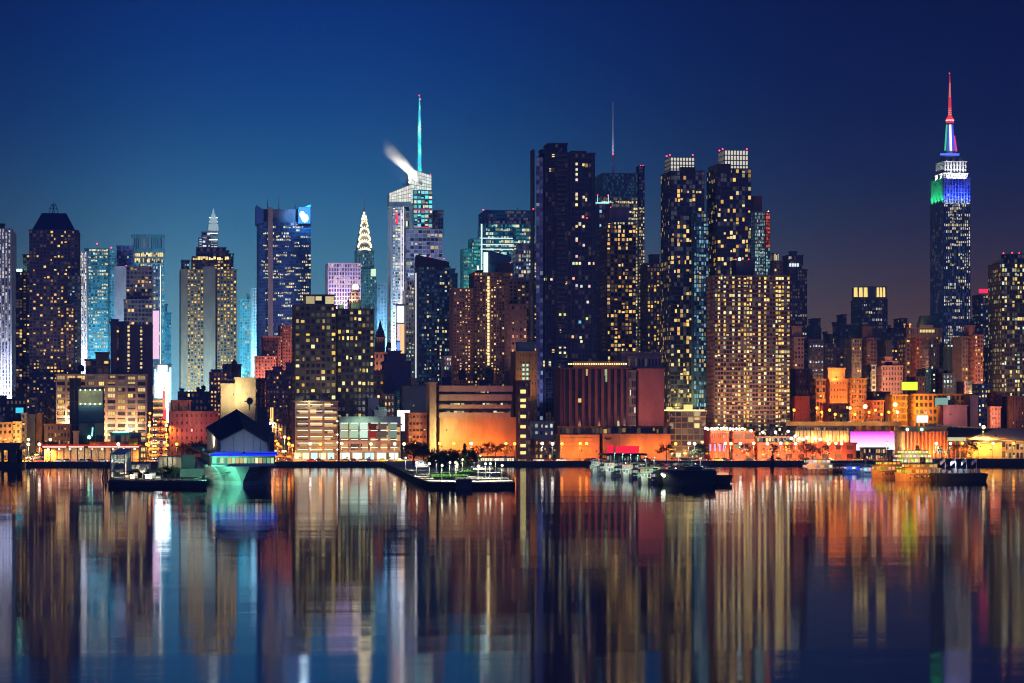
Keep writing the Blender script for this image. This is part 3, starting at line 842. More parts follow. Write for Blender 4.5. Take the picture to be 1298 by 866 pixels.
wedge('crown', [(518.6, 291), (547.5, 291), (547.5, 222), (518.6, 213.2)], Yb - 2.7, 30, paint((.5, .55, .58)))
# turquoise machine floors
block(th, 524, 548, 241, Yb - 4.5, D=1.4, bot=289, nx=5, nz=8, pier=.12, band=.35, lit=.95, pat='flat', pal=[(.1, .9, .95), (.25, .95, .9), (.9, 1, .8)], amp=.95, wall=(.4, .5, .55), name='lit_louvres', parapet=False)
block(th, 548, 562, 267, Yb + 4, D=20, bot=300, cw=4, fl=5, lit=.12, name='right_shoulder', pal=COOL, wall=(.3, .32, .42))
block(th, 508, 525, 268, Yb - 1.5, D=1.4, bot=289, nx=3, nz=2, lit=.2, pal=[(1, .9, .6)], name='left_shoulder', wall=(.6, .58, .66))
mb = MB()
for px, y0, y1 in ((511.5, 262, 560), (508.4, 266, 560)):
    p = at(px, y0, Yb - 7); mb.box(p.x - .25, p.x + .25, Yb - 7.2, Yb - 6.8, GZ + 60, p.z)
th.part('light_strip', mb, emit_mat((.95, .92, 1), 1.1))
mb = MB(); a = at(502, 284, Yb - 7); b = at(504.3, 271, Yb - 7); mb.box(a.x, b.x, Yb - 7.4, Yb - 6.6, a.z, b.z)
th.part('sign', mb, emit_mat((1, .05, .12), 1.2))
mb = MB()
for y in (266.5, 288):
    a = at(525, y, Yb - 5.2); b = at(548, y, Yb - 5.2); mb.box(a.x, b.x, Yb - 5.5, Yb - 5.1, a.z - .3, a.z + .3)
th.part('red_light_line', mb, emit_mat((1, .08, .18), .8))
# spire: lattice mast in stacked sections
mb = MB(); mc = MB(); Ys = Yb + 8
sec = [(240, 7.2), (222, 6.8), (200, 6.0), (180, 5.2), (160, 4.2), (141, 3.0), (122, 1.2)]
for (y0, w0), (y1, w1) in zip(sec, sec[1:]):
    k = MPP(532, Ys)
    p0, p1 = at(532, y0, Ys), at(531.6, y1, Ys)
    c0 = [(p0.x + sx * w0 * k / 2, Ys + sy * w0 * k / 2, p0.z) for sx, sy in ((-1, -1), (1, -1), (1, 1), (-1, 1))]
    c1 = [(p1.x + sx * w1 * k / 2, Ys + sy * w1 * k / 2, p1.z) for sx, sy in ((-1, -1), (1, -1), (1, 1), (-1, 1))]
    for j in range(4):
        mb.tube(c0[j], c1[j], .22, n=4)
        n = 4
        for q in range(n):
            u0, u1 = q / n, (q + 1) / n
            A = Vector(c0[j]).lerp(Vector(c1[j]), u0); B = Vector(c0[(j + 1) % 4]).lerp(Vector(c1[(j + 1) % 4]), u1)
            mb.tube(A, B, .14, n=4)
    mc.tube(p0, p1, w0 * k * .36, w1 * k * .36, n=6)
sp_ = th.part('spire', mb, paint((.4, .55, .6), .4, .4))
def spire_mat():
    m, nt = new_mat('spire_lights'); N = nt.nodes
    o = N.new('ShaderNodeOutputMaterial'); e = N.new('ShaderNodeEmission'); t = N.new('ShaderNodeTexCoord')
    n = N.new('ShaderNodeTexNoise'); n.noise_dimensions = '3D'; n.inputs['Scale'].default_value = .12
    r = N.new('ShaderNodeValToRGB'); el = r.color_ramp.elements
    el[0].position = .36; el[0].color = (.05, .5, .85, 1); el[1].position = .66; el[1].color = (.35, 1, .9, 1)
    q = el.new(.5); q.color = (.03, .75, .62, 1)
    lnk(nt, t.outputs['Object'], n.inputs[0]); lnk(nt, n.outputs[0], r.inputs[0]); lnk(nt, r.outputs[0], e.inputs[0])
    e.inputs[1].default_value = 1.5; lnk(nt, e.outputs[0], o.inputs[0]); m.cycles.emission_sampling = 'NONE'
    return m
th.part('light_core', mc, spire_mat(), parent=sp_)
for y, px in ((121, 531.4), (126, 533), (164, 534)): beacon(th, px, y, Ys - 1, r=.4)
beacon(th, 545.6, 221, Yb - 2, r=.35)
finish(th)
floodlight('added white floodlight atop the slanted crown of the crystal tower, lighting the steam', 512, 234, Yb - 4, 60000, (1, .95, .85), at(511, 203, Yb - 7), 140)  # this and the next are added to light the steam plume
floodlight('second added white floodlight atop the slanted crown, nearer the spire', 517, 233, Yb - 4, 50000, (.95, .95, .9), at(520, 212, Yb - 7), 150)
# 34 beige round-top
th = building('office_tower', 'mid height beige lit tower with a rounded yellow top in front of the crystal tower', 511, 528, 1880, 'skyscraper')
block(th, 511, 528, 368, 1880, D=22, wall=(.36, .36, .3), glass=(.1, .14, .12), cw=3.2, fl=5, pier=.3, band=.42, lit=.5, pal=[(1, .88, .5), (.9, .95, .7), (.5, .85, .8)], pat='rows', amp=.75, dim=.7, level=.15, dimcol=(.7, .9, .8))
block(th, 514, 525, 356, 1884, D=12, bot=368, nx=3, nz=2, lit=.5, wall=(.3, .32, .3), pal=[(1, .9, .6)], amp=.7, name='upper_tier')
finish(th)
# 35 vertical signs at the foot of the crystal tower
th = building('billboard_tower', 'slim tower hung with white, orange and blue light panels below the crystal tower', 502, 513, 1860, 'building')
block(th, 502, 513, 386, 1860, D=10, plain=True, wall=(.1, .1, .12))
for (l, r, t, b_, c, s_) in ((503, 512, 388, 409, (.75, .9, 1), 1.4), (503.5, 507, 411, 432, (1, .75, .8), .9), (507.4, 512.4, 411, 448, (1, .55, .25), 1.2), (503, 507, 434, 450, (.15, .35, 1), 1.2)):
    mb = MB(); a = at(l, b_, 1859); b = at(r, t, 1859); mb.box(a.x, b.x, 1858.7, 1859.3, a.z, b.z); th.part('screen', mb, emit_mat(c, s_, True))
# 33 slanted dark blue tower
th = building('office_tower', 'dark blue tower with a slanted roof screen in front of the crystal tower', 526, 570, 1720, 'skyscraper')
block(th, 526, 570, 338, 1720, D=26, wall=(.06, .12, .2), glass=(.02, .05, .1), cw=3.2, fl=4.7, pier=.25, band=.35, lit=.2, pal=[(1, .8, .35), (.6, .95, .85), (1, .88, .5)], amp=.8, lowbias=.8, dimcol=(.2, .6, .8), dim=.5, level=.08)
mb = MB()
f = [at(526.5, 338, 1719), at(569.5, 338, 1719), at(569.5, 332, 1719), at(528, 323, 1719)]
mb.loft([f, [v + Vector((0, 8, 0)) for v in f]])
th.part('roof_screen', mb, paint((.025, .03, .06)))
beacon(th, 545, 325, 1722, r=.4); beacon(th, 563, 328, 1722, r=.4)
mb = MB(); p = at(527.2, 346, 1719.4); mb.box(p.x - .5, p.x + .35, 1719, 1719.5, GZ + 20, p.z); th.part('light_strip', mb, emit_mat((.9, .88, .9), .75))
finish(th)
simple('office_block', 'low blue block with cool lit bands at the foot of the slanted dark tower', 560, 572, 452, 1600, D=14, wall=(.1, .13, .25), glass=(.04, .06, .14), cw=3, fl=6, lit=.4, pat='rows', pal=PALE, amp=.7)
# 38/39 teal buildings
th = building('office_tower', 'round topped grey teal tower right of the slanted dark tower', 566, 580, 2000, 'skyscraper')
block(th, 566, 580, 347, 2000, D=20, wall=(.16, .3, .34), glass=(.06, .14, .18), cw=4, fl=6, lit=.1, pal=COOL, amp=.6)
block(th, 568, 577, 341, 2004, D=10, bot=347, plain=True, wall=(.16, .3, .34), name='drum')
finish(th)
th = building('office_tower', 'turquoise lit glass tower in two steps left of the broad green floored tower', 584, 609, 1960, 'skyscraper')
tk = dict(wall=(.12, .5, .46), glass=(.05, .3, .28), cw=2.6, fl=4.6, pier=.14, band=.4, lit=.75, pal=[(.1, .8, .7), (.25, .85, .65), (1, .8, .35), (.4, .9, .8)], pat='rows', amp=.5, dimcol=(.1, .9, .85), dim=.8, level=.2)
block(th, 584, 600, 316, 1960, D=20, **tk)
block(th, 594, 609, 303, 1966, D=20, name='wing', **tk)
finish(th)
# 40 broad green floored tower
th = building('office_tower', 'broad blue and green glass tower with bright white floor bands behind the brown blocks', 606, 678, 2000, 'skyscraper')
block(th, 606, 678, 284, 2000, D=50, wall=(.08, .22, .34), glass=(.02, .09, .15), nx=26, fl=5.0, pier=.06, band=.3, lit=.75, pal=[(1, .88, .5), (.75, 1, .85), (.35, .95, .9), (.95, 1, .8)], pat='rows', amp=.85, dimcol=(.15, .8, .8), dim=.7, level=.16)
block(th, 607, 678, 267, 2002, D=46, bot=284, cw=3, fl=4, lit=0, wall=(.04, .14, .28), glass=(.015, .07, .16), name='crown', band=.3, pier=.1)
mb = MB()
for y in (302, 310, 316):
    a = at(608, y, 1999); b = at(650, y, 1999); mb.box(a.x, b.x, 1998.5, 1999, a.z - .35, a.z + .35)
a = at(609.5, 350, 1999); b = at(611.4, 284, 1999); mb.box(a.x, b.x, 1998.5, 1999, a.z, b.z)
th.part('light_strip', mb, emit_mat((.7, 1, 1), 1.0))
beacon(th, 612.5, 266, 2003, r=.5); mast(th, 656, 267, 263, 2006, .3)
finish(th)
th = building('office_block', 'white framed glass block with bright rooms, right of the slanted blue roof', 648, 680, 1930, 'building')
block(th, 648, 680, 317, 1930, D=26, wall=(.5, .6, .62), glass=(.08, .14, .18), nx=8, fl=5, pier=.16, band=.28, lit=.6, pal=[(1, .92, .7), (1, .85, .5), (.7, .95, .95)], pat='rows', amp=.8)
block(th, 655, 680, 309, 1934, D=18, bot=317, nx=6, nz=1, lit=.3, wall=(.4, .5, .52), pal=PALE, amp=.5, name='penthouse')
finish(th)
th = building('office_block', 'dark blue block with a slanted parapet and a bright white corner sign', 612, 651, 1900, 'building')
block(th, 612, 651, 334, 1900, D=16, plain=True, wall=(.05, .1, .18))
mb = MB(); f = [at(618, 334, 1899), at(648, 334, 1899), at(648, 325, 1899), at(618, 317, 1899)]; mb.loft([f, [v + Vector((0, 6, 0)) for v in f]])
th.part('parapet', mb, paint((.04, .09, .16)))
mb = MB(); a = at(613, 348, 1898); b = at(618.5, 320, 1898); mb.box(a.x, b.x, 1897.6, 1898.4, a.z, b.z); th.part('sign', mb, emit_mat((.6, 1, .95), 1.6))
mb = MB(); a = at(604.8, 349, 1898); b = at(606.8, 337, 1898); mb.box(a.x, b.x, 1897.6, 1898.4, a.z, b.z); th.part('sign', mb, emit_mat((.9, .7, 1), 2.0))
# 41 brown apartment pair
BK = dict(wall=(.095, .062, .065), glass=(.018, .014, .025), pal=[(1, .6, .2), (1, .7, .3), (1, .75, .4), (1, .5, .2)], amp=.95)
th = building('apartment_tower', 'brown brick tower with warm square windows, lowest and leftmost of the brown cluster', 570, 600, 1640, 'skyscraper')
block(th, 570, 600, 366, 1640, D=22, cw=3.6, fl=4.0, lit=.24, pier=.45, band=.45, pat='cols', **BK)
finish(th)
th = building('apartment_tower', 'brown brick tower with one full column of bright stair windows, centre of the brown cluster', 595, 650, 1650, 'skyscraper')
block(th, 595, 650, 346, 1650, D=26, nx=14, fl=4.0, lit=.2, pier=.42, band=.42, **BK)
p = at(619, 350, 1649)
mb = MB()
a = at(617.8, 0, 1649).x; b = at(620.4, 0, 1649).x
for q in range(27):
    z = PZ(352 + q * 4.2, 619, 1649); mb.box(a, b, 1648.7, 1649.2, z - .9, z + .6)
th.part('stair_window', mb, emit_mat((1, .75, .32), 1.3))['kind'] = 'stuff'
for (l, r, t) in ((628, 648, 340), (632, 644, 334), (604, 612, 343)):
    block(th, l, r, t, 1656 + (340 - t) * .2, D=10, bot=347, plain=True, name='penthouse', wall=BK['wall'])
beacon(th, 647, 333, 1660, r=.4); beacon(th, 604, 348, 1648, r=.35)
finish(th)
th = building('apartment_tower', 'brown stepped tower with a blank upper wall, right end of the brown cluster', 640, 681, 1600, 'skyscraper')
block(th, 640, 681, 356, 1606, D=20, cw=5, fl=5, lit=.24, pier=.4, band=.45, **BK)
block(th, 646, 668, 386, 1598, D=7, cw=5.5, fl=9, lit=.14, pier=.6, band=.6, name='wing', **BK)
finish(th)
# tan block under it
th = building('apartment_block', 'orange tan block with a few small cyan windows beside the huge dark tower', 648, 681, 1440, 'building')
block(th, 648, 681, 446, 1440, D=20, wall=(.34, .18, .07), nx=7, fl=9, lit=.0, pier=.7, band=.7, glass=(.04, .03, .03))
block(th, 654, 678, 434, 1446, D=10, bot=446, plain=True, wall=(.1, .13, .13), name='penthouse')
mb = MB()
for q in range(4):
    for px in (663.5, 668.5):
        p = at(px, 463 + q * 5.6, 1439); mb.box(p.x - .5, p.x + .5, 1438.5, 1439.1, p.z - .6, p.z + .6)
th.part('window', mb, emit_mat((.6, .95, .75), .9))['kind'] = 'stuff'
finish(th)
# 49 the huge dark tower
Yd = 1480
th = building('apartment_tower', 'huge near black tower with zigzag balconies, tallest in the middle', 676, 754, Yd, 'skyscraper')
dk = dict(wall=(.022, .032, .07), glass=(.008, .014, .04), fl=6.2, pal=[(1, .7, .25), (1, .78, .4), (.9, .85, .6)])
block(th, 681, 754, 194, Yd, D=30, nx=15, pier=.22, band=.26, lit=.022, pat='flat', dim=.2, level=.05, lowbias=-.4, sidest=dict(lit=.02), **dk)
block(th, 690, 719, 182, Yd + 4, D=18, bot=194, nx=6, nz=2, lit=0, name='penthouse', **dk)
block(th, 683, 694, 190, Yd + 6, D=12, bot=194, plain=True, name='roof_screen', wall=(.12, .16, .22))
block(th, 721, 742, 192, Yd + 6, D=12, bot=194.5, plain=True, name='roof_slab', wall=(.05, .05, .08))
mb = MB()      # glass bay of the left corner
x0, x1 = PX(679.5, Yd - 2), PX(688.5, Yd - 2)
facade(mb, th, (x0, Yd - 2), (1, 0), (0, -1), x1 - x0, GZ + 14, PZ(200, 684, Yd), 2, 60, dict(pier=.16, band=.16, lit=.06, pal=[(.5, .7, 1), (.6, .8, 1)], amp=.3, proud=.2))
th.part('glass_bay', mb, [wall_mat((.22, .24, .36)), glass_mat((.12, .16, .3), .5, .05, (.5, .65, 1))])
mb = MB(); a = PX(675.6, Yd - 3); z = PZ(190, 676, Yd); mb.box(a, a + .9, Yd - 3, Yd + 8, GZ, z)
th.part('fin', mb, paint((.02, .022, .04)))
mc = MB()    # zigzag balcony slabs and the tall recess lines
for j in range(58):
    mb = MB()
    z = PZ(198, 712, Yd) - j * 6.2 * MPP(712, Yd)
    if z < GZ + 16: break
    for (l, r) in ((706, 718),):
        a, b = PX(l, Yd), PX(r, Yd); n = 3
        for q in range(n):
            u0 = a + (b - a) * q / n; u1 = a + (b - a) * (q + 1) / n
            d0, d1 = (1.6, .5) if q % 2 == 0 else (.5, 1.6)
            mb.loft([[(u0, Yd - d0, z), (u1, Yd - d1, z), (u1, Yd, z), (u0, Yd, z)], [(u0, Yd - d0, z + .9), (u1, Yd - d1, z + .9), (u1, Yd, z + .9), (u0, Yd, z + .9)]])
    th.part('zigzag_balcony', mb, paint((.10, .11, .15), .5))
    a, b = PX(693, Yd), PX(704, Yd)
    mc.box(a, b, Yd - 1.2, Yd - .2, z, z + .5)
th.part('balconies', mc, paint((.03, .04, .09), .5))
mb = MB()
for px in (691, 705, 719.5, 723.5, 750.5):
    a = PX(px, Yd); mb.box(a - .3, a + .3, Yd - .9, Yd, GZ, PZ(195, px, Yd))
th.part('pilaster', mb, paint((.045, .06, .1), .5))
mb = MB()
for (px, y) in ((731, 208), (731, 215), (731, 221), (731, 228), (731, 246), (731, 252), (739.5, 209), (740, 250), (740, 287), (731, 287), (731, 305), (740, 311), (731, 303), (739, 275), (699, 354), (691, 354), (731, 334), (735, 334), (747, 334), (752, 334), (727, 353), (731, 362), (737, 363), (747, 363), (726, 427), (736, 428), (710, 399), (716, 399), (710, 440), (716, 440), (710, 447), (716, 447), (690, 459), (697, 459), (690, 463), (697, 463), (737, 433), (744, 404), (745, 383), (731, 325), (727, 334)):
    th.wins.append((tuple(at(px, y, Yd - .4)), 2.0 * .42 * 1.4, 3.4 * .4, (1, 0), (0, -1), tuple(v * random.uniform(.6, 1.2) for v in random.choice([(1, .75, .32), (1, .8, .45), (.9, .85, .6)]))))
th.wins[0] = th.wins[0][:5] + ((.2, .9, 1),)
th.wins[6] = th.wins[6][:5] + ((.15, .55, .8),)
beacon(th, 676, 265, Yd - 4, r=.5); beacon(th, 744, 276.5, Yd - 2, r=.4)
finish(th)
# 50 glass tower with a mast
Yn = 1900
th = building('office_tower', 'pale teal glass tower with open screen walls and one thin tall mast', 752, 817, Yn, 'skyscraper')
block(th, 752, 808, 250, Yn, D=36, wall=(.3, .34, .3), glass=(.05, .08, .08), nx=18, fl=4.2, pier=.1, band=.3, lit=.7, pal=[(1, .8, .35), (1, .86, .5), (.95, .9, .6)], pat='rows', amp=.85, dimcol=(1, .8, .4), dim=.6, level=.14)
block(th, 755, 808, 220, Yn + 2, D=32, bot=250, nx=20, nz=8, pier=.12, band=.2, lit=0, wall=(.1, .2, .25), glass=(.04, .12, .16), name='screen_wall', dimcol=(.2, .6, .6), dim=.5, level=.06)
block(th, 807, 817, 211, Yn + 4, D=10, wall=(.06, .09, .2), glass=(.02, .035, .1), nx=3, fl=4.2, lit=.03, name='corner_screen', bot=262)
block(th, 807, 817, 262, Yn + 4, D=10, wall=(.34, .34, .26), glass=(.1, .1, .06), nx=3, fl=4.2, lit=.72, pal=[(1, .82, .4), (1, .88, .55)], amp=.8, name='corner_bay', pat='flat', parapet=False)
mast(th, 777, 221, 129, Yn + 16, .95, .4, mat=paint((.5, .55, .62), .5, .2))
point_light(th, at(775, 218, Yn + 2), 26000, (.6, .75, 1), .5, spot=40, target=at(777, 170, Yn + 16))
beacon(th, 777, 195, Yn + 15, r=.6); beacon(th, 812, 210, Yn + 5, r=.3); beacon(th, 815, 210, Yn + 5, r=.3)
finish(th)
th = building('office_block', 'dark block edged by a cyan rooftop light line beside the huge dark tower', 755, 775, 1760, 'building')
block(th, 755, 775, 259, 1760, D=14, wall=(.04, .05, .09), glass=(.015, .02, .05), cw=4, fl=6, lit=.14, pal=[(1, .8, .4), (.3, .7, 1)])
mb = MB(); a = at(755, 258, 1759); b = at(772, 256.8, 1759); mb.box(a.x, b.x, 1758.6, 1759, a.z, b.z)
p = at(771, 248, 1759); mb.box(p.x - .15, p.x + .15, 1758.6, 1758.9, a.z, p.z); p = at(757.5, 249, 1759); mb.box(p.x - .15, p.x + .15, 1758.6, 1758.9, a.z, p.z)
th.part('light_strip', mb, emit_mat((.3, .9, 1), 1.4))
beacon(th, 757.5, 247.5, 1759, r=.45); beacon(th, 771, 247.5, 1759, r=.45)
finish(th)
# 51 dark apartment tower in front
th = building('apartment_tower', 'dark tower with a windowless purple cap and warm rooms, before the masted glass tower', 759, 806, 1620, 'skyscraper')
block(th, 759, 806, 285, 1620, D=30, wall=(.04, .04, .065), glass=(.014, .016, .035), cw=4.4, fl=5.4, pier=.24, band=.3, lit=.28, pal=WARM, amp=1.0, dim=.35)
block(th, 766, 797, 264, 1624, D=18, bot=285, plain=True, wall=(.09, .07, .11), name='cap')
block(th, 763, 803, 281, 1621.5, D=22, bot=286, nx=9, nz=1, lit=.35, wall=(.06, .06, .08), name='roof_tier', pal=PALE, amp=.7)
beacon(th, 774, 263, 1624, r=.4)
finish(th)
# 56
th = building('apartment_tower', 'narrow dark tower with bunched yellow windows between the masted tower and the twin lit crowns', 812, 840, 1700, 'skyscraper')
block(th, 812, 840, 334, 1700, D=24, wall=(.05, .045, .055), cw=4.2, fl=5.2, lit=.3, pal=GOLD, band=.3)
block(th, 822, 836, 323, 1706, D=10, bot=334, plain=True, wall=(.05, .045, .06), name='penthouse')
finish(th)
# 52 the twin towers with lit crowns
def crown_tower(label, L, Rr, top, ct, cl, cr_, Y, lowL, lowR, steps, beacons):
    th = building('apartment_tower', label, L, Rr, Y, 'skyscraper')
    gk = dict(wall=(.045, .05, .085), glass=(.014, .02, .05), fl=5.6, pier=.12, band=.16, pal=[(1, .62, .17), (1, .7, .25), (1, .78, .38), (.75, .7, .4), (.95, .55, .22)], dimcol=(.7, .75, .7), dim=.3, level=.06, proud=.2)
    block(th, L, Rr, top, Y, D=30, nx=11, lit=.24, lowbias=.5, amp=1.0, **gk)
    for (l, r, t) in steps:
        block(th, l, r, t, Y + 5, D=16, bot=top, nx=3, nz=2, lit=.1, name='roof_tier', parapet=False, **{k: v for k, v in gk.items() if k != 'fl'})
    # lantern crown of lit panels
    x0, x1, _ = span(cl, cr_, Y + 2, 16); z0, z1 = PZ(top + 2, (cl + cr_) / 2, Y), PZ(ct, (cl + cr_) / 2, Y)
    mb = MB(); mb.box(x0 + .3, x1 - .3, Y + 2.3, Y + 17.7, z0, z1 - .2)
    cw_ = th.part('crown', mb, emit_mat((1, .96, .78), .62))
    mb = MB(); n = 8
    for (o, t, nn, W, k) in (((x0, Y + 2), (1, 0), (0, -1), x1 - x0, n), ((x0, Y + 18), (0, -1), (-1, 0), 16, 5)):
        for i in range(k + 1): mb.obox(o, t, nn, max(0, i * W / k - .22), min(W, i * W / k + .22), -.3, .25, z0, z1)
        for j in range(5):
            z = z0 + (z1 - z0) * j / 4; mb.obox(o, t, nn, 0, W, -.3, .15, max(z0, z - .28), min(z1 - .02, z + .28))
    th.part('lattice', mb, paint((.3, .3, .28)), parent=cw_)
    mb = MB(); mb.box(lowL[0], lowL[1], Y - .8, Y + 6, z0 - 1.5, z0 + lowL[2]) if lowL else None
    if lowL: th.part('roof_screen', mb, paint((.03, .035, .06)))
    for bx, by in beacons: beacon(th, bx, by, Y + 2, r=.55)
    finish(th)
    return th
Yt = 1500
crown_tower('left one of the twin dark glass towers with lit lattice crowns', 838, 893, 217, 199, 843, 880.5, Yt, (PX(862, Yt), PX(881, Yt), 3.0), None, ((881, 893, 216),), ((845, 198), (849, 196.5), (878, 196.5)))
crown_tower('right one of the twin dark glass towers with lit lattice crowns', 896, 952, 214, 190, 911, 948.5, Yt + 6, (PX(911, Yt), PX(929, Yt), 3.4), None, ((898, 910, 209),), ((912, 191), (916, 189), (946.5, 189)))
th = building('apartment_tower', 'blue lit glass link tower rising between the twin dark towers', 877, 898, Yt - 8, 'skyscraper')
block(th, 877, 898, 270, Yt - 8, D=6, wall=(.06, .12, .18), glass=(.03, .07, .12), nx=6, fl=5.6, pier=.16, band=.2, lit=.5, pal=[(.35, .7, .9), (.3, .6, .75), (1, .8, .4), (.4, .85, .8)], amp=.55, pat='flat', dimcol=(.2, .6, .9), dim=.7, level=.1)
finish(th)
# 53 wide front slab
th = building('apartment_tower', 'wide brown residential slab with hundreds of yellow windows on the waterfront', 896, 1001, 1400, 'skyscraper')
block(th, 896, 1001, 350, 1400, D=20, wall=(.13, .08, .07), glass=(.012, .02, .025), nx=26, fl=5.5, pier=.16, band=.36, lit=.4, pat='cols', lowbias=.4, pal=[(1, .64, .16), (1, .7, .22), (1, .76, .34), (1, .84, .5), (.8, .9, .6)], amp=1.05, dimcol=(.85, .85, .6), dim=.4, level=.08)
block(th, 927, 956, 330, 1404, D=12, bot=350, plain=True, wall=(.05, .04, .06), name='penthouse')
beacon(th, 933, 329, 1404, r=.5); beacon(th, 949, 329, 1404, r=.5)
mb = MB(); p = at(937.5, 328.5, 1403); mb.ball(p, .8, 8); th.part('lamp', mb, emit_mat((.6, 1, .95), 4))
finish(th)
# 54 coloured glass tower
th = building('hotel_tower', 'narrow glass tower lit red on top and aqua below, behind the wide brown slab', 948, 976, 1640, 'skyscraper')
block(th, 948, 970, 269, 1640, D=20, wall=(.2, .3, .32), glass=(.1, .2, .22), nx=6, fl=4.4, pier=.14, band=.24, lit=.8, pal=[(.55, .9, .85), (.7, .95, .85), (.35, .75, .75)], amp=.55, pat='flat')
block(th, 968, 976, 269, 1638, D=6, bot=314, wall=(.5, .1, .08), glass=(.3, .04, .03), nx=2, fl=4.4, pier=.12, band=.2, lit=1, pat='all', pal=[(1, .14, .1), (.9, .2, .14)], amp=.6, name='red_bay')
block(th, 968, 976, 314, 1638, D=6, wall=(.1, .3, .34), glass=(.05, .2, .22), nx=2, fl=4.4, pier=.12, band=.2, lit=.8, pat='flat', pal=[(.3, .75, .75), (.5, .9, .85)], amp=.5, name='aqua_bay', parapet=False)
block(th, 952, 966, 249, 1650, D=8, bot=269, plain=True, wall=(.16, .07, .1), name='penthouse')
beacon(th, 974, 268, 1638, c=(.3, 1, 1), r=.4)
finish(th)
# 55
th = building('office_tower', 'slim tower with a white lit comb top right of the coloured glass tower', 974, 992, 1700, 'skyscraper')
block(th, 974, 992, 331, 1700, D=16, wall=(.22, .18, .17), cw=3.2, fl=4.6, lit=.1, pal=PALE, pier=.4)
block(th, 976, 987, 321, 1701, D=12, bot=331, nx=3, nz=1, lit=1, pat='all', pal=[(1, .92, .75)], amp=.9, pier=.3, band=.15, wall=(.3, .28, .26), name='lit_top')
finish(th)
th = building('office_tower', 'grey stepped office tower right of the comb topped tower', 988, 1023, 1900, 'skyscraper')
block(th, 988, 1023, 342, 1900, D=26, wall=(.1, .1, .14), glass=(.03, .035, .06), cw=3.2, fl=4.6, lit=.1, pal=PALE, pat='floors', amp=.6, pier=.4, band=.4)
block(th, 992, 1018, 324, 1904, D=18, bot=342, nx=8, nz=3, lit=.1, wall=(.1, .1, .14), pal=PALE, name='upper_tier', pier=.4)
block(th, 1000, 1010, 319, 1908, D=8, bot=324, plain=True, wall=(.07, .07, .1), name='penthouse')
mb = MB()
for q in range(4):
    a = at(1000.5 + q * 3.2, 338, 1903); b = at(1002.8 + q * 3.2, 334, 1903); mb.box(a.x, b.x, 1902.6, 1903, a.z, b.z)
th.part('window', mb, emit_mat((.85, .95, 1), 1.0))['kind'] = 'stuff'
finish(th)

def added_uplight(label, px, py, Y, P, c, ty, spot=130):  # added lights standing in for the glow rising from the streets
    floodlight(label, px, py, Y, P, c, at(px, ty, Y + 16), spot, 1.0)
for i, px in enumerate((908, 932, 956, 982)):
    added_uplight('added amber floodlight on the terrace roof under the wide brown slab, %s' % ('leftmost of four', 'second of four', 'third of four', 'rightmost of four')[i], px, 540, 1378, 15000, (1, .5, .22), 470)
for i, px in enumerate((852, 872)):
    added_uplight('added yellow floodlight on the gridded podium roof, %s' % ('left', 'right')[i], px, 516, 1484, 9000, (1, .75, .2), 470)
for i, px in enumerate((722, 750, 778)):
    added_uplight('added reddish floodlight on the orange podium roof below the fins, %s' % ('left', 'middle', 'right')[i], px, 541, 1358, 2600, (1, .4, .24), 490)
for i, px in enumerate((812, 832)):
    added_uplight('added reddish floodlight on the orange podium roof below the blank wing, %s' % ('left', 'right')[i], px, 541, 1350, 6500, (1, .42, .28), 490)
added_uplight('added amber floodlight below the orange tan block', 664, 500, 1424, 7000, (1, .55, .2), 460)
added_uplight('added violet floodlight at the foot of the glass bay of the huge dark tower', 684, 520, 1462, 7000, (.7, .6, 1), 400)
for i, px in enumerate((590, 620, 650)):
    added_uplight('added dull amber floodlight at the foot of the brown cluster, %s' % ('left', 'middle', 'right')[i], px, 476, 1585, 14000, (1, .5, .35), 400)
for i, px in enumerate((392, 420, 450)):
    added_uplight('added dull amber floodlight on the garage roof below the dark twin block, %s' % ('left', 'middle', 'right')[i], px, 500 if i < 2 else 524, 1402, 2000, (1, .7, .35), 440)
for i, px in enumerate((50, 72, 92)):
    added_uplight('added dull amber floodlight at the foot of the mansard tower, %s' % ('left', 'middle', 'right')[i], px, 470, 1640, 8000, (1, .6, .45), 400)
# ================================================================== right part of the skyline
# 63 the great setback tower with coloured floodlights
Ye = 2300
th = building('art_deco_skyscraper', 'tallest stone skyscraper, floodlit blue, green and white below a red lit mast', 1180, 1230, Ye, 'skyscraper')
ek = dict(wall=(.26, .26, .3), glass=(.02, .025, .05), pier=.42, band=.2, proud=.7, bandproud=.3)
EW = [(1, .85, .55), (1, .9, .65), (.85, .92, 1)]
b0 = block(th, 1180, 1230, 258, Ye, D=39, nx=13, fl=4.2, lit=.5, pal=EW, amp=.9, pat='rows', lowbias=.15, sidest=dict(lit=.34), dim=.4, level=.08, dimcol=(.6, .7, 1), **ek)
block(th, 1181, 1229.5, 226, Ye + 1, D=37, bot=258, nx=9, nz=7, lit=.02, pal=EW, name='floodlit_tier', **ek)
block(th, 1184, 1226, 220, Ye + 4, D=30, bot=226, nx=9, nz=2, lit=0, name='white_tier', **ek)
block(th, 1187, 1224.5, 205, Ye + 6, D=26, bot=220, nx=7, nz=3, lit=0, name='white_tier', **ek)
block(th, 1191, 1219, 200, Ye + 9, D=20, bot=205, nx=5, nz=1, lit=0, name='upper_tier', **ek)
mm = MPP(1205, Ye); pc = at(1204, 200, Ye + 19)
def zz(y): return PZ(y, 1204, Ye + 19)
mb = MB()
mb.lathe(pc.x, pc.y, [(11.5 * mm, zz(201)), (11 * mm, zz(197)), (9.4 * mm, zz(194.5)), (7.2 * mm, zz(182)), (5.6 * mm, zz(166)), (5 * mm, zz(156))], 8)
mast_o = th.part('mooring_mast', mb, paint((.32, .33, .38), .45, .3))
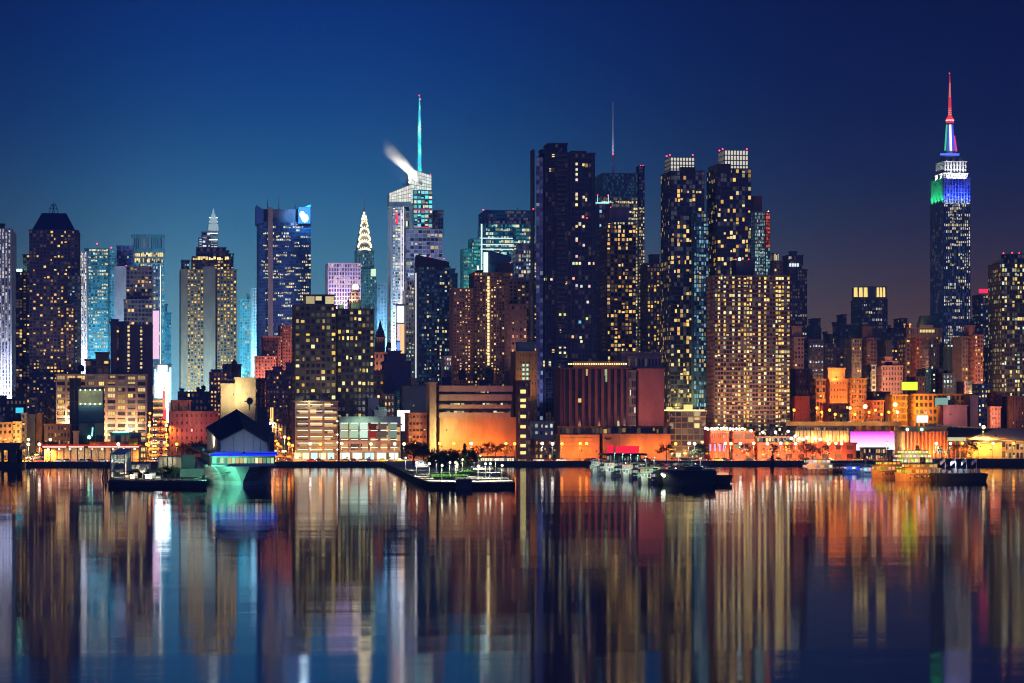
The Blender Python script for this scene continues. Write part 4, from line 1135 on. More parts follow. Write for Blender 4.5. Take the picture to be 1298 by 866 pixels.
def strip(pxs, y0, y1, w, c, s, dz=0):
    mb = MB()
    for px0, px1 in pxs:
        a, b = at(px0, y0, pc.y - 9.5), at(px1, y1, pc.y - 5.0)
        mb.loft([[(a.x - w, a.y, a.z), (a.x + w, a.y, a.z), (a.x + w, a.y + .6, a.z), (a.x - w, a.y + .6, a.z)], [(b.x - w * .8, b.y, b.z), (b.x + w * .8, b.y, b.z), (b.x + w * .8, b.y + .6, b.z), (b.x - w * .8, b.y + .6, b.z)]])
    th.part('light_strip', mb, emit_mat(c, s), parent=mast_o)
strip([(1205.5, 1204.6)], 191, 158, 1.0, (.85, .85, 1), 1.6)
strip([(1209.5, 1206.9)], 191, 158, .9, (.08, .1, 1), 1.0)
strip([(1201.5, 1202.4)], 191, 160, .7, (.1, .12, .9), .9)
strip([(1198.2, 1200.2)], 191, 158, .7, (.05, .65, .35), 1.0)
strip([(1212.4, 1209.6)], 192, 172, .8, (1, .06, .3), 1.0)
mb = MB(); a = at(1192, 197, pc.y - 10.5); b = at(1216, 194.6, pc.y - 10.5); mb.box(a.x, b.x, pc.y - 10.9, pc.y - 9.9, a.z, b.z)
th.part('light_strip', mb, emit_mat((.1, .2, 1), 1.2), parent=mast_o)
mb = MB(); mb.lathe(pc.x, pc.y, [(5.0 * mm, zz(156)), (5.4 * mm, zz(154)), (5 * mm, zz(151)), (2.6 * mm, zz(147))], 10)
th.part('red_cap', mb, emit_mat((1, .04, .08), 1.1), parent=mast_o)
mb = MB(); mb.lathe(pc.x, pc.y, [(5.5 * mm, zz(153.4)), (5.6 * mm, zz(152.2))], 10)
th.part('cap_ring', mb, emit_mat((1, .7, .65), 1.6), parent=mast_o)
mb = MB(); mb.lathe(pc.x, pc.y, [(2.2 * mm, zz(148)), (1.8 * mm, zz(124)), (1.3 * mm, zz(122)), (1.0 * mm, zz(108)), (.5 * mm, zz(100)), (.2 * mm, zz(94))], 8)
an = th.part('antenna', mb, emit_mat((.85, .05, .1), .8))
mb = MB()
for q in range(16):
    y = 146 - q * 2.6; r = 2.3 - q * .09
    mb.lathe(pc.x, pc.y, [(r * mm, zz(y)), (r * mm, zz(y - .9))], 8)
th.part('antenna_rings', mb, emit_mat((1, .45, .3), 1.0), parent=an)
beacon(th, 1203.5, 93, pc.y, r=.4)
finish(th)
x0, x1, _, _, _, z1 = b0
zt = PZ(258, 1205, Ye)
for q in range(5):
    x = x0 + (x1 - x0) * (q + .5) / 5
    lp = (x, Ye - 4.5, zt + .6)
    point_light(th, lp, 20000, (.012, .05, 1.0), .5, 'blue_floodlight', 110, (x, Ye + 1, zt + 16))
    point_light(th, (x, Ye - 3.5, zt + .2), 1500, (.6, .75, 1.0), .5, 'white_floodlight', 120, (x, Ye + 1, zt + 4))
for q in range(4):
    y = Ye + 3 + q * 10
    point_light(th, (x0 - 5, y, zt + .6), 15000, (.03, 1.0, .25), .5, 'green_floodlight', 110, (x0 + 1, y, zt + 14))
zw = PZ(226, 1205, Ye)
for q in range(4):
    x = x0 + 3 + (x1 - x0 - 6) * (q + .5) / 4
    point_light(th, (x, Ye - 3, zw + .5), 15000, (1, .98, .85), .5, 'white_floodlight', 120, (x, Ye + 6, zw + 9))
for q in range(2):
    point_light(th, (x0 - 1.5, Ye + 10 + q * 14, zw + .5), 10000, (1, 1, .88), .5, 'white_floodlight', 120, (x0 + 6, Ye + 10 + q * 14, zw + 9))
# 65 tower with golden crown panels
th = building('office_tower', 'broad dark tower with golden lit crown panels standing alone against the sky', 1079, 1125, 2150, 'skyscraper')
block(th, 1079, 1125, 380, 2150, D=34, wall=(.05, .055, .08), glass=(.015, .02, .04), nx=15, fl=4.6, lit=.2, pal=PALE, pat='rows', amp=.7, pier=.35)
block(th, 1080, 1124, 363, 2151, D=32, bot=381, plain=True, wall=(.05, .05, .07), name='crown', parapet=False)
mb = MB()
for l in (1082.5, 1089, 1095.2, 1111.5, 1115.4, 1119.3):
    w = 4.6 if l < 1100 else 2.9
    f = [at(l, 376.5, 2150), at(l + w, 376.5, 2150), at(l + w - .4, 364.6, 2150), at(l + .2, 364.6, 2150)]
    mb.loft([f, [v + Vector((0, .7, 0)) for v in f]])
th.part('crown_light', mb, emit_mat((1, .72, .22), 1.1))
finish(th)
# far silhouettes
for (l, r, t, Y, lab) in ((1022, 1041, 417, 2420, 'far dark stepped block on the horizon right of the grey stepped office tower'),
                          (1033, 1040, 404, 2440, 'far slim dark tower with a hazy rounded head on the horizon'),
                          (1044, 1062, 424, 2400, 'far low dark block with chimneys on the horizon'),
                          (1061, 1073, 399, 2430, 'far square dark tower left of the golden crowned tower'),
                          (1056, 1079, 412, 2380, 'far dark block with a notched roof below the square dark tower'),
                          (1124, 1148, 416, 2420, 'far dark low roofs right of the golden crowned tower'),
                          (1142, 1150, 404, 2450, 'far thin dark tower near the green roofed building'),
                          (1229, 1256, 408, 2420, 'far dark block behind the red topped tower'),
                          (1168, 1182, 404, 2440, 'far dim block beside the foot of the tallest skyscraper')):
    simple('office_block', lab, l, r, t, Y, D=24, wall=(.05, .045, .06), glass=(.02, .02, .03), cw=3.4, fl=4.4, lit=.05, pal=WARM, amp=.6, dim=.3, level=.04, roof=((l + 2, l + 5, t - 3),) if r - l > 12 else ())
# 64 right edge tower
th = building('apartment_tower', 'dark round cornered tower with yellow windows cut by the right edge', 1253, 1312, 1560, 'skyscraper')
block(th, 1253, 1312, 334, 1560, D=26, wall=(.06, .055, .05), glass=(.015, .02, .022), nx=13, fl=5.6, lit=.3, pal=[(1, .72, .22), (1, .78, .3), (1, .84, .42), (.7, .95, .75)], pier=.14, band=.26, amp=.95, dimcol=(.8, .7, .4), dim=.4, level=.1)
block(th, 1270, 1312, 322, 1566, D=16, bot=334, wall=(.1, .1, .1), nx=7, nz=2, lit=.3, pal=PALE, amp=.6, name='roof_tier')
block(th, 1259, 1272, 329, 1565, D=12, bot=334, plain=True, wall=(.3, .34, .3), name='roof_screen')
for bx, by in ((1272, 321), (1283, 320.5), (1292, 321)): beacon(th, bx, by, 1568, r=.55)
finish(th)
th = building('office_block', 'dim block crowned by a glowing red sign left of the right edge tower', 1233, 1256, 2050, 'building')
block(th, 1233, 1256, 374, 2050, D=20, wall=(.06, .08, .09), glass=(.02, .035, .04), cw=3.4, fl=4.6, lit=.2, pal=[(1, .8, .35), (.5, .8, .7)], amp=.6)
mb = MB(); a = at(1241, 371.5, 2049); b = at(1254.5, 366.5, 2049); mb.box(a.x, b.x, 2048, 2049.4, a.z, b.z); th.part('red_sign', mb, emit_mat((1, .02, .08), 1.6))
finish(th)
# the hillside of mid-rise blocks
def mid(label, l, r, t, Y, name='apartment_block', roof=(), **kw):
    k = dict(D=18, cw=4.2, fl=6.4, pier=.42, band=.45, lit=.4, pal=GOLD, amp=1.1); k.update(kw)
    return simple(name, label, l, r, t, Y, 'building', roof=roof, **k)
PNK, RED_, ORG = (.5, .25, .18), (.34, .12, .075), (.5, .24, .1)
GRY = (.13, .125, .12)
mid('pinkish brick block with small dark windows right of the wide brown slab', 998, 1019, 428, 1600, wall=(.36, .2, .17), lit=.06, fl=5.5, roof=((999, 1016, 414),))
mid('dark blue block with a few cool white lit floors', 1017, 1044, 431, 1700, wall=(.05, .055, .085), glass=(.02, .025, .05), pal=[(.75, .93, 1), (.85, .97, 1)], pat='floors', lit=.16, amp=.8, fl=5)
mid('grey flat roofed office block with white lit rooms behind the dark blue block', 1037, 1060, 436, 1780, wall=(.22, .21, .19), pal=PALE, pat='floors', lit=.2, fl=5.4, name='office_block')
mid('grey beige block with a lattice of small windows left of its brown half', 1071, 1092, 430, 1680, wall=(.28, .27, .22), lit=.22, cw=3.4, fl=4.8)
mid('dark brown half of the lattice windowed block with a square penthouse', 1090, 1111, 429, 1684, wall=(.12, .075, .065), lit=.14, fl=5, roof=((1088, 1106, 415, dict(wall=(.2, .13, .11))),))
mid('windowless dull grey block below two amber lamps', 1113, 1131, 432, 1720, wall=(.15, .16, .14), lit=0, pier=.8, band=.8)
mid('dim brown block with scattered small yellow windows beneath the golden crowned tower', 1092, 1146, 422, 1900, wall=(.08, .06, .06), lit=.12, fl=5)
mid('dark notched block with dim rooms behind the lattice windowed block', 1052, 1082, 440, 1840, wall=(.06, .055, .065), lit=.1, fl=5)
mid('rose pink stepped block with bright narrow windows above the yellow building', 1108, 1144, 464, 1560, wall=PNK, glass=(.06, .03, .03), lit=.16, cw=4, fl=6.4, pier=.55, pal=PALE, roof=((1112, 1138, 458), (1116, 1131, 453)))
mid('slim beige block squeezed left of the rose pink block', 1099, 1110, 463, 1550, wall=(.3, .27, .2), lit=.2, D=10)
th = building('warehouse', 'orange floodlit stepped warehouse with a bright windowless penthouse', 1028, 1098, 1450, 'building')
wk = dict(wall=(.55, .27, .12), glass=(.06, .03, .02))
block(th, 1044, 1074, 481, 1450, D=14, nx=6, fl=9, lit=.1, pier=.7, band=.7, pal=[(1, .6, .25)], **wk)
block(th, 1028, 1046, 481, 1449, D=12, nx=3, fl=8.5, lit=.3, pier=.3, band=.4, pal=[(1, .7, .2), (.8, .4, .12)], name='wing', **wk)
block(th, 1072, 1098, 480, 1449, D=12, nx=6, fl=6.6, lit=.55, pier=.36, band=.4, pal=[(1, .72, .15), (1, .5, .12), (.8, .3, .1)], amp=.9, name='wing', **wk)
block(th, 1044, 1071, 467, 1452, D=10, bot=481, plain=True, wall=(.6, .3, .13), name='penthouse')
finish(th)
mid('dark brown wall like block right of the waterfront slab', 999, 1030, 468, 1500, wall=(.12, .06, .045), lit=.04, pier=.7)
mid('low dark red brick shed with a sloped end beside the waterfront slab', 998, 1026, 503, 1420, wall=(.3, .08, .05), lit=0, pier=.8, band=.8, name='brick_shed')
mid('low red brick building with amber doors left of the orange stepped warehouse', 1040, 1076, 512, 1420, wall=(.32, .09, .05), lit=.12, fl=8, name='brick_shed')
mid('small bright yellow rendered house by the road', 1059, 1073, 524, 1405, wall=(.6, .42, .06), lit=.1, D=8, name='small_house')
mid('red brick row building right of the orange stepped warehouse', 1096, 1120, 508, 1430, wall=(.34, .1, .05), lit=.12, fl=7, name='brick_shed')
mid('dark building with warm shop fronts behind the street lamps', 1096, 1128, 497, 1480, wall=(.14, .07, .05), lit=.2)
mid('brick tower with a dusky left half and cream windows left of the green roofed building', 1138, 1154, 430, 1640, wall=(.1, .07, .06), lit=.35, fl=5.6)
mid('dark red brick tower with small square windows left of the green roofed building', 1151, 1170, 428, 1636, wall=(.36, .13, .1), lit=.2, fl=5.6, cw=4.8, pier=.5)
th = building('stone_building', 'stone building with a lit colonnade and a dark green mansard roof', 1140, 1194, 1960, 'building')
block(th, 1140, 1194, 416, 1960, D=20, wall=(.2, .15, .12), nx=18, nz=16, lit=.2, pal=GOLD, amp=.8, pier=.5)
block(th, 1165, 1183, 412, 1958, D=1.5, bot=416, plain=True, wall=(.4, .34, .26), name='cornice', parapet=False)
x0, x1, _ = span(1161, 1194, 1962, 16); z0, z1 = PZ(415, 1178, 1962), PZ(400, 1178, 1962)
mb = MB(); mb.loft([[(x0, 1962, z0), (x1, 1962, z0), (x1, 1978, z0), (x0, 1978, z0)], [(x0 + 2, 1966, z1), (x1 - 2, 1966, z1), (x1 - 2, 1976, z1), (x0 + 2, 1976, z1)]])
th.part('roof', mb, paint((.03, .09, .075), .5))
for px in (1142, 1149): block(th, px, px + 5, 411, 1964, D=8, bot=416, plain=True, wall=(.1, .08, .08), name='penthouse')
mb = MB()
for q in range(10):
    a = at(1166 + q * 1.9, 421.5, 1959); b = at(1167.1 + q * 1.9, 418, 1959); mb.box(a.x, b.x, 1958.6, 1959, a.z, b.z)
th.part('window', mb, emit_mat((1, .8, .3), 1.0))['kind'] = 'stuff'
finish(th)
floodlight('amber roof lamp on the colonnaded stone building', 1159, 413.5, 1958, 9000, (1, .45, .12))
mid('dark block with scattered greenish windows right of the dark red brick tower', 1169, 1190, 430, 1600, wall=(.06, .055, .06), lit=.14, pal=[(1, .8, .35), (.7, 1, .7)], fl=5.6)
mid('dark slim block with few lit rooms below the tallest skyscraper', 1186, 1212, 436, 1660, wall=(.05, .055, .06), lit=.12, pal=[(1, .8, .35), (.6, .95, .8)], fl=5.6)
mid('dull teal windowless block below the tallest skyscraper', 1196, 1209, 440, 1590, wall=(.09, .16, .15), lit=0, pier=.8, band=.8, D=8)
mid('dusky brown brick half tower crowded with yellow windows', 1208, 1227, 427, 1560, wall=(.11, .075, .06), lit=.4, fl=5.4)
mid('red brick tower with white and yellow windows under a square penthouse, near the right edge', 1224, 1246, 425, 1556, wall=(.42, .17, .12), lit=.3, fl=5.4, cw=3.6, pal=PALE + GOLD, roof=((1222, 1236, 413, dict(wall=(.36, .16, .12))),))
mid('dark block with a few rooms lit behind the red brick tower near the right edge', 1240, 1256, 440, 1640, wall=(.07, .06, .06), lit=.12)
mid('greenish grey block with many small lit windows above the purple wall', 1162, 1186, 468, 1520, wall=(.14, .16, .14), lit=.4, fl=5, pal=[(.8, 1, .75), (1, .85, .4)])
mid('low dark brick block with a ragged roofline above the yellow building', 1184, 1212, 474, 1510, wall=(.14, .06, .05), lit=.1, roof=((1190, 1196, 468), (1202, 1207, 470)))
mid('small salmon block with a flat roof above the yellow building', 1211, 1231, 484, 1500, wall=(.46, .2, .14), lit=.06, pier=.7, fl=6)
mid('dark red brick shed roof behind the yellow billboard', 1150, 1172, 478, 1510, wall=(.38, .1, .05), lit=.06, pier=.7)
mid('beige block with a white grid of windows left of the right edge tower', 1228, 1256, 487, 1480, wall=(.38, .33, .26), lit=.4, fl=6, pal=PALE + GOLD)
# yellow ochre building with the signs
th = building('warehouse', 'long ochre yellow loft building with dark square windows, under the yellow billboard', 1123, 1234, 1440, 'building')
ok_ = dict(wall=(.6, .3, .035), glass=(.05, .05, .05))
block(th, 1123, 1150, 501, 1440, D=14, nx=13, fl=8, lit=.4, pier=.3, band=.25, pal=[(1, .75, .2), (1, .6, .12)], amp=.6, **ok_)
block(th, 1149, 1234, 500, 1438, D=16, nx=13, fl=8.6, lit=.05, pier=.36, band=.4, name='wing', pal=PALE, **ok_)
finish(th)
screen('bright greenish yellow blank billboard on the ochre building roof', 1142.5, 1163.5, 484, 495, 1442, (.78, .95, .05), 1.15)
screen('pale teal screen high on the ochre building', 1185, 1202, 504, 516, 1436, (.22, .4, .34), .9)
screen('white lit screen low in front of the ochre building', 1161.5, 1176.5, 526.5, 536, 1420, (.85, 1, 1), 1.6)
mid('blank mauve party wall in front of the ochre building', 1189, 1226, 514, 1425, wall=(.26, .15, .17), lit=0, plain=True, D=10)
mid('taller grey mauve wall block in front of the ochre building', 1223, 1240, 502, 1428, wall=(.17, .13, .17), lit=0, plain=True, D=10)
mid('brown block with a salmon lower wall near the right edge', 1252, 1270, 498, 1420, wall=(.22, .08, .05), lit=.06, pier=.6)
mid('salmon rendered block with a column of small lights', 1252, 1268, 516, 1410, wall=(.5, .22, .16), lit=.1, nx=3, fl=6, pier=.7, D=6)
mid('dark brown windowless block at the right edge', 1269, 1310, 503, 1412, wall=(.12, .055, .03), lit=.05, nx=7, fl=6, pier=.75)
floodlight('cold bright lamp on the beige block left of the right edge tower', 1242, 482, 1478, 9000, (.55, 1, .9), radius=1.0)

# raised roadway in front of the hillside
Yv = 1340
th = Thing('viaduct', 'raised roadway with an amber lit parapet before the orange stepped warehouse', 'viaduct', (PX(1070, Yv), Yv, GZ))
za, zb_ = PZ(537, 1060, Yv), PZ(533, 1060, Yv)
mb = MB(); mb.box(PX(996, Yv), PX(1142, Yv), Yv, Yv + 14, za - 1.2, za); th.part('deck', mb, wall_mat((.2, .14, .1)))
mb = MB(); mb.box(PX(996, Yv), PX(1142, Yv), Yv - .3, Yv, za - 1.0, za + .9); th.part('parapet', mb, wall_mat((.5, .36, .16)))
mb = MB()
for q in range(12): x = PX(1000 + q * 12.6, Yv); mb.box(x - .6, x + .6, Yv + 2, Yv + 3.2, GZ, za - 1.2); mb.box(x - .6, x + .6, Yv + 10, Yv + 11.2, GZ, za - 1.2)
th.part('pier', mb, wall_mat((.2, .15, .12)))['kind'] = 'stuff'
VIA = za

for i, px in enumerate((1012, 1040, 1068, 1096, 1124)):  # added to brighten the viaduct parapet
    floodlight('added amber floodlight on the hall roof aimed at the raised roadway, %s' % ('first from the left', 'second from the left', 'middle', 'second from the right', 'last on the right')[i], px, 540, 1331, 1500, (1, .5, .12))

for i, (px, py, Y, P_, lab) in enumerate(((1085, 470, 1660, 14000, 'on a roof below the lattice windowed block'), (1104, 470, 1665, 12000, 'on a roof below the dark brown half block'), (1128, 450, 1700, 9000, 'below the dull grey block'), (1126, 426, 1790, 9000, 'at the corner of the dull grey block'), (1152, 470, 1620, 14000, 'below the brick tower with cream windows'),
        (1180, 480, 1560, 9000, 'below the dark greenish windowed block'), (1216, 480, 1545, 12000, 'below the dusky half tower'), (1238, 478, 1540, 12000, 'at the right of the red brick tower'), (1262, 488, 1540, 9000, 'at the foot of the right edge tower'), (1285, 488, 1542, 9000, 'at the right of the right edge tower foot'), (1030, 480, 1690, 8000, 'below the dark blue block'), (1172, 430, 1940, 16000, 'below the colonnaded stone building'))):
    floodlight('added amber roof light ' + lab, px, py, Y, P_ * .36, (1, .42, .15), radius=.8)  # added to warm the walls of the hillside blocks
# ================================================================== buildings along the waterfront
# ---- left
def low(label, l, r, t, Y, name='brick_house', roof=(), **kw):
    k = dict(D=14, cw=5, fl=8, pier=.5, band=.5, lit=.15, pal=GOLD, amp=.9); k.update(kw)
    return simple(name, label, l, r, t, Y, 'building', roof=roof, **k)
th = building('loft_building', 'beige brick loft building with rows of wide multi-pane windows behind the green billboard', 71, 186, 1400, 'building')
lk = dict(wall=(.46, .33, .25), glass=(.03, .035, .04), fl=7.7, pier=.22, band=.38, pal=[(1, .72, .28), (1, .78, .38), (1, .68, .2), (.8, .66, .34)], dim=.6, level=.1, dimcol=(1, .8, .45), amp=1.0, proud=.5)
block(th, 71, 186, 475, 1400, D=18, nx=9, lit=.68, pat='flat', **lk)
block(th, 108, 139, 456, 1404, D=12, bot=475, nx=4, nz=2, lit=.1, name='penthouse', wall=(.36, .2, .12))
block(th, 121, 138, 447, 1406, D=8, bot=456, plain=True, name='penthouse', wall=(.3, .18, .13))
for (l, r, t) in ((87, 98, 470), (142, 150, 468), (148, 158, 464), (160, 172, 471), (173, 182, 469)):
    block(th, l, r, t, 1405, D=5, bot=475, plain=True, name='roof_plant', wall=(.06, .05, .06), parapet=False)
finish(th)
# mullions of the loft windows are the panes' own frames: thin bars over each bay
mb = MB()
x0, x1, _ = span(71, 186, 1400, 18); nb = 36
for i in range(nb):
    x = x0 + (x1 - x0) * (i + .5) / nb; mb.box(x - .07, x + .07, 1399.82, 1399.93, GZ, PZ(476, 128, 1400))
th.part('window_bars', mb, paint((.08, .07, .06)))
water_tank('dark round water tank on the beige loft building roof', 103, 462, 475, 1408, 8)
# billboard tower
th = building('billboard_tower', 'dark tower carrying a green lit blank billboard over a dark blue panel', 88, 132, 1376, 'building')
block(th, 88, 102, 480, 1378, D=10, wall=(.05, .055, .07), glass=(.015, .02, .03), nx=2, fl=14, pier=.1, band=.06, lit=0, level=.0)
block(th, 99, 132, 491, 1376, D=12, plain=True, wall=(.04, .06, .08), name='body')
a = at(99.6, 513, 1375.4); b = at(130, 494, 1375.4)
mb = MB(); mb.box(a.x, b.x, 1375.2, 1375.8, a.z, b.z); o = th.part('billboard_face', mb, wall_mat((.45, .6, .36), .8, .25, .3))
mb = MB()
for q in range(5):
    for y in (494.4, 512):
        p = at(102 + q * 6.2, y, 1373.6); mb.ball(p, .32, 6)
th.part('billboard_lamps', mb, emit_mat((1, .95, .65), 4.0), parent=o)
for q in range(5):
    p = at(102 + q * 6.2, 512.5, 1373.4); point_light(th, p, 320, (.85, 1, .6), .2, 'billboard_light')
    p = at(102 + q * 6.2, 494.2, 1373.4); point_light(th, p, 240, (.85, 1, .6), .2, 'billboard_light')
mb = MB(); a = at(99.4, 535, 1375.4); b = at(131, 514, 1375.4); mb.box(a.x, b.x, 1375.1, 1375.7, a.z, b.z); th.part('blue_panel', mb, paint((.02, .06, .11), .4))
mb = MB(); x0, x1 = PX(100, 1375), PX(131, 1375)
facade(mb, th, (x0, 1375.3), (1, 0), (0, -1), x1 - x0, GZ, PZ(536, 115, 1375), 3, 3, dict(pier=.07, band=.05, lit=0, proud=.3))
th.part('glazed_base', mb, [wall_mat((.14, .18, .14)), glass_mat((.03, .05, .05), .5, .02, (.6, 1, .7))])
mb = MB(); p = at(117.5, 542, 1374); q = at(116.5, 553, 1374); mb.tube(p, q, .35, n=6); th.part('neon_tube', mb, emit_mat((.3, .95, 1), 1.4))
mb = MB(); mb.ball(at(113, 554.4, 1373), .9, 8); th.part('green_lamp', mb, emit_mat((.3, 1, .55), 5))
finish(th)
low('small salmon chimney block beside the dark billboard tower', 93, 100, 547, 1350, wall=(.4, .26, .2), plain=True, D=4, name='chimney_block')
low('brown brick building with a row of porthole lamps left of the billboard tower', 56, 90, 538, 1360, wall=(.16, .09, .07), lit=.22, cw=4, fl=9, pal=[(1, .6, .3)], amp=.4, D=14)
low('long low brick wing in front of the porthole building', 54, 73, 561, 1330, wall=(.34, .13, .08), lit=0, plain=True, D=8)
low('dark flat roofed block at the left edge with a faint blue roof line', -8, 40, 506, 1420, wall=(.05, .05, .065), lit=.03, roof=((0, 8, 502, dict(wall=(.4, .1, .06))),))
low('reddish brick house behind the dark flat block', 16, 36, 497, 1440, wall=(.26, .12, .09), lit=.12, roof=((20, 32, 492),))
low('tan rendered house with two warm lights below its eaves', 33, 47, 505, 1405, wall=(.48, .32, .2), lit=.12, fl=7)
low('dark block left of the loft building', 50, 71, 500, 1430, wall=(.06, .05, .07), lit=.06)
low('dark round roofed house between the tan house and the loft building', 38, 56, 516, 1395, wall=(.08, .06, .07), lit=.06)
low('bluish slate fronted block with a dark parapet near the left street', 33, 46, 526, 1372, wall=(.15, .16, .18), lit=0, plain=True, D=12)
low('narrow orange side wall along the left street', 45, 54, 524, 1378, wall=(.5, .24, .1), lit=.0, plain=True, D=12)
low('pale grey narrow house with a dark roof at the left street corner', 27, 34, 524, 1362, wall=(.4, .36, .34), lit=.1, D=12)
low('cream gable house at the far left, above the dark pier canopy', -8, 6, 527, 1376, wall=(.5, .4, .33), lit=.1, D=12)
low('amber lit brick tenement with yellow windows at the left edge', -8, 17, 536, 1350, wall=(.36, .2, .1), lit=.5, cw=6, fl=8, D=12, amp=.8)
low('cream striped tenement next to the left street', 15, 28, 535, 1352, wall=(.62, .42, .2), lit=.3, cw=5, fl=8, D=14)
screen('small cyan lit sign panel over the left street roofs', 19.5, 30, 516.5, 524, 1368, (.05, .65, .85), 1.0)
# the long terminal
Yt0 = 1284
th = building('ferry_terminal', 'long low terminal with a red lit roof edge and bright open ground floor', 50, 180, Yt0, 'building')
x0, x1 = PX(52, Yt0), PX(179, Yt0); zr = PZ(568, 115, Yt0)
mb = MB(); mb.box(x0, x1, Yt0, Yt0 + 22, zr, zr + 1.2); th.part('roof', mb, paint((.2, .1, .07)))
mb = MB()
for (l, r) in ((54, 84), (87, 106), (112, 176)):
    a, b = PX(l, Yt0), PX(r, Yt0); mb.box(a, b, Yt0 - .35, Yt0 - .05, zr + .25, zr + .75)
th.part('neon_line', mb, emit_mat((1, .6, .5), 1.6))
mb = MB(); mb.box(x0, x1, Yt0 - .3, Yt0 - .02, zr + .8, zr + 1.5); th.part('red_fascia', mb, emit_mat((1, .07, .03), .55))
mb = MB(); mb.box(x0 + 1, x1 - 1, Yt0 + 12, Yt0 + 12.6, GZ, zr); th.part('back_wall', mb, wall_mat((.6, .42, .25)))
mb = MB()
for i in range(15):
    x = x0 + 1 + (x1 - x0 - 2) * i / 14; mb.box(x - .25, x + .25, Yt0 + .5, Yt0 + 1, GZ, zr)
th.part('column', mb, paint((.5, .35, .25)))['kind'] = 'stuff'
block(th, 113, 165, 560, Yt0 + 4, D=10, bot=568, plain=True, wall=(.55, .22, .06), name='upper_box', parapet=False)
block(th, 163, 174.5, 556, Yt0 + 3, D=10, bot=568, plain=True, wall=(.6, .5, .05), name='yellow_box', parapet=False)
mb = MB()
for i in range(9):
    p = (x0 + 3 + (x1 - x0 - 6) * i / 8, Yt0 + 5, zr - .5); mb.ball(p, .4, 6)
    point_light(th, (p[0], p[1], p[2] - .6), 700, random.choice([(1, .6, .3), (1, .85, .6), (1, .5, .2)]), .3)
th.part('ceiling_lamp', mb, emit_mat((1, .8, .5), 6))['kind'] = 'stuff'
finish(th)
for q in range(3):
    floodlight(('orange floodlight on the terminal roof, aimed at its upper box', 'orange floodlight on the terminal roof below the glazed billboard base', 'yellow floodlight on the terminal roof beside the yellow box')[q], (120, 142, 168)[q], 567, Yt0 + 1, 1400, ((1, .4, .08), (1, .4, .08), (1, .8, .1))[q])
# small signboard building
th = building('kiosk', 'low dark green building with a mint neon sign behind the terminal', 140, 178, 1350, 'building')
block(th, 140, 178, 549, 1350, D=10, wall=(.04, .1, .1), nx=6, nz=2, lit=.12, pier=.3)
a = at(143, 550, 1348); b = at(163, 546, 1348)
mb = MB()
for q in range(9):        # unreadable neon script: a run of looping strokes
    u0 = a.x + (b.x - a.x) * q / 9; u1 = a.x + (b.x - a.x) * (q + 1) / 9; zm = (a.z + b.z) / 2
    mb.tube((u0, 1348, zm - .3), ((u0 + u1) / 2, 1348, zm + random.uniform(.3, .8)), .16, n=5); mb.tube(((u0 + u1) / 2, 1348, zm + .5), (u1, 1348, zm - .3), .16, n=5)
th.part('neon_sign', mb, emit_mat((.3, 1, .8), 2.2))
mb = MB(); a = at(163, 543.5, 1347.5); b = at(170, 539.5, 1347.5); mb.loft([[a, (b.x, 1347.5, a.z), (b.x - 1, 1347.5, b.z), (a.x + .4, 1347.5, b.z + .2)], [Vector((0, .4, 0)) + a, (b.x, 1347.9, a.z), (b.x - 1, 1347.9, b.z), (a.x + .4, 1347.9, b.z + .2)]])
th.part('white_sign', mb, emit_mat((.6, .8, .85), .8))
finish(th)
# red brick range right of the canyon
th = building('brick_building', 'dusky red brick range with a stepped roof right of the bright street canyon', 215, 277, 1480, 'building')
rk = dict(wall=(.33, .13, .11), glass=(.04, .025, .035), cw=6, fl=9, pier=.7, band=.62, lit=.02)
block(th, 215, 277, 522, 1480, D=16, **rk)
block(th, 217, 242, 508, 1484, D=12, bot=522, nx=4, nz=1, lit=0, wall=(.33, .13, .11), name='upper_storey', pier=.7)
finish(th)
low('dark blue roofscape block with two small tanks behind the red brick range', 226, 268, 497, 1520, wall=(.05, .055, .1), lit=.04, roof=((228, 233, 493), (250, 259, 494)), name='tenement_block')
water_tank('small tank at the left of the dark blue roofscape', 251, 490, 497, 1524, 5)
water_tank('small tank at the right of the dark blue roofscape', 258, 488, 497, 1526, 5.5)
low('dark apartment house with two stacks of orange windows left of the tan block', 266, 288, 472, 1500, wall=(.09, .065, .1), lit=.5, nx=5, fl=5.6, pal=[(1, .6, .2), (1, .66, .28)], roof=((268, 280, 469),))
low('dusky violet tenement behind the tan block', 283, 306, 462, 1620, wall=(.12, .1, .16), lit=.1)
water_tank('tall dark water tank above the tan block', 297, 455, 479, 1545, 7.5)
th = building('warehouse', 'tall blank tan rendered block behind the dark gabled pavilion', 279, 324, 1460, 'building')
block(th, 279, 300, 487, 1462, D=14, plain=True, wall=(.5, .42, .29))
block(th, 297, 324, 479, 1460, D=16, plain=True, wall=(.52, .44, .3), name='wing')
block(th, 284, 294, 482, 1466, D=6, bot=487, plain=True, wall=(.1, .08, .1), name='roof_plant')
finish(th)
low('dusky brick tenement along the right side of the second street', 337, 373, 470, 1540, wall=(.13, .08, .1), lit=.1, cw=4, fl=6, roof=((346, 358, 465), (362, 372, 460)))
low('slim brick house wedged beside the garage at the second street', 365, 373, 505, 1345, wall=(.18, .1, .08), lit=.1, D=10)
low('red lit brick tenement on the left side of the second street', 323, 336, 480, 1560, wall=(.34, .16, .12), lit=.12, cw=3.6, fl=6, D=10)
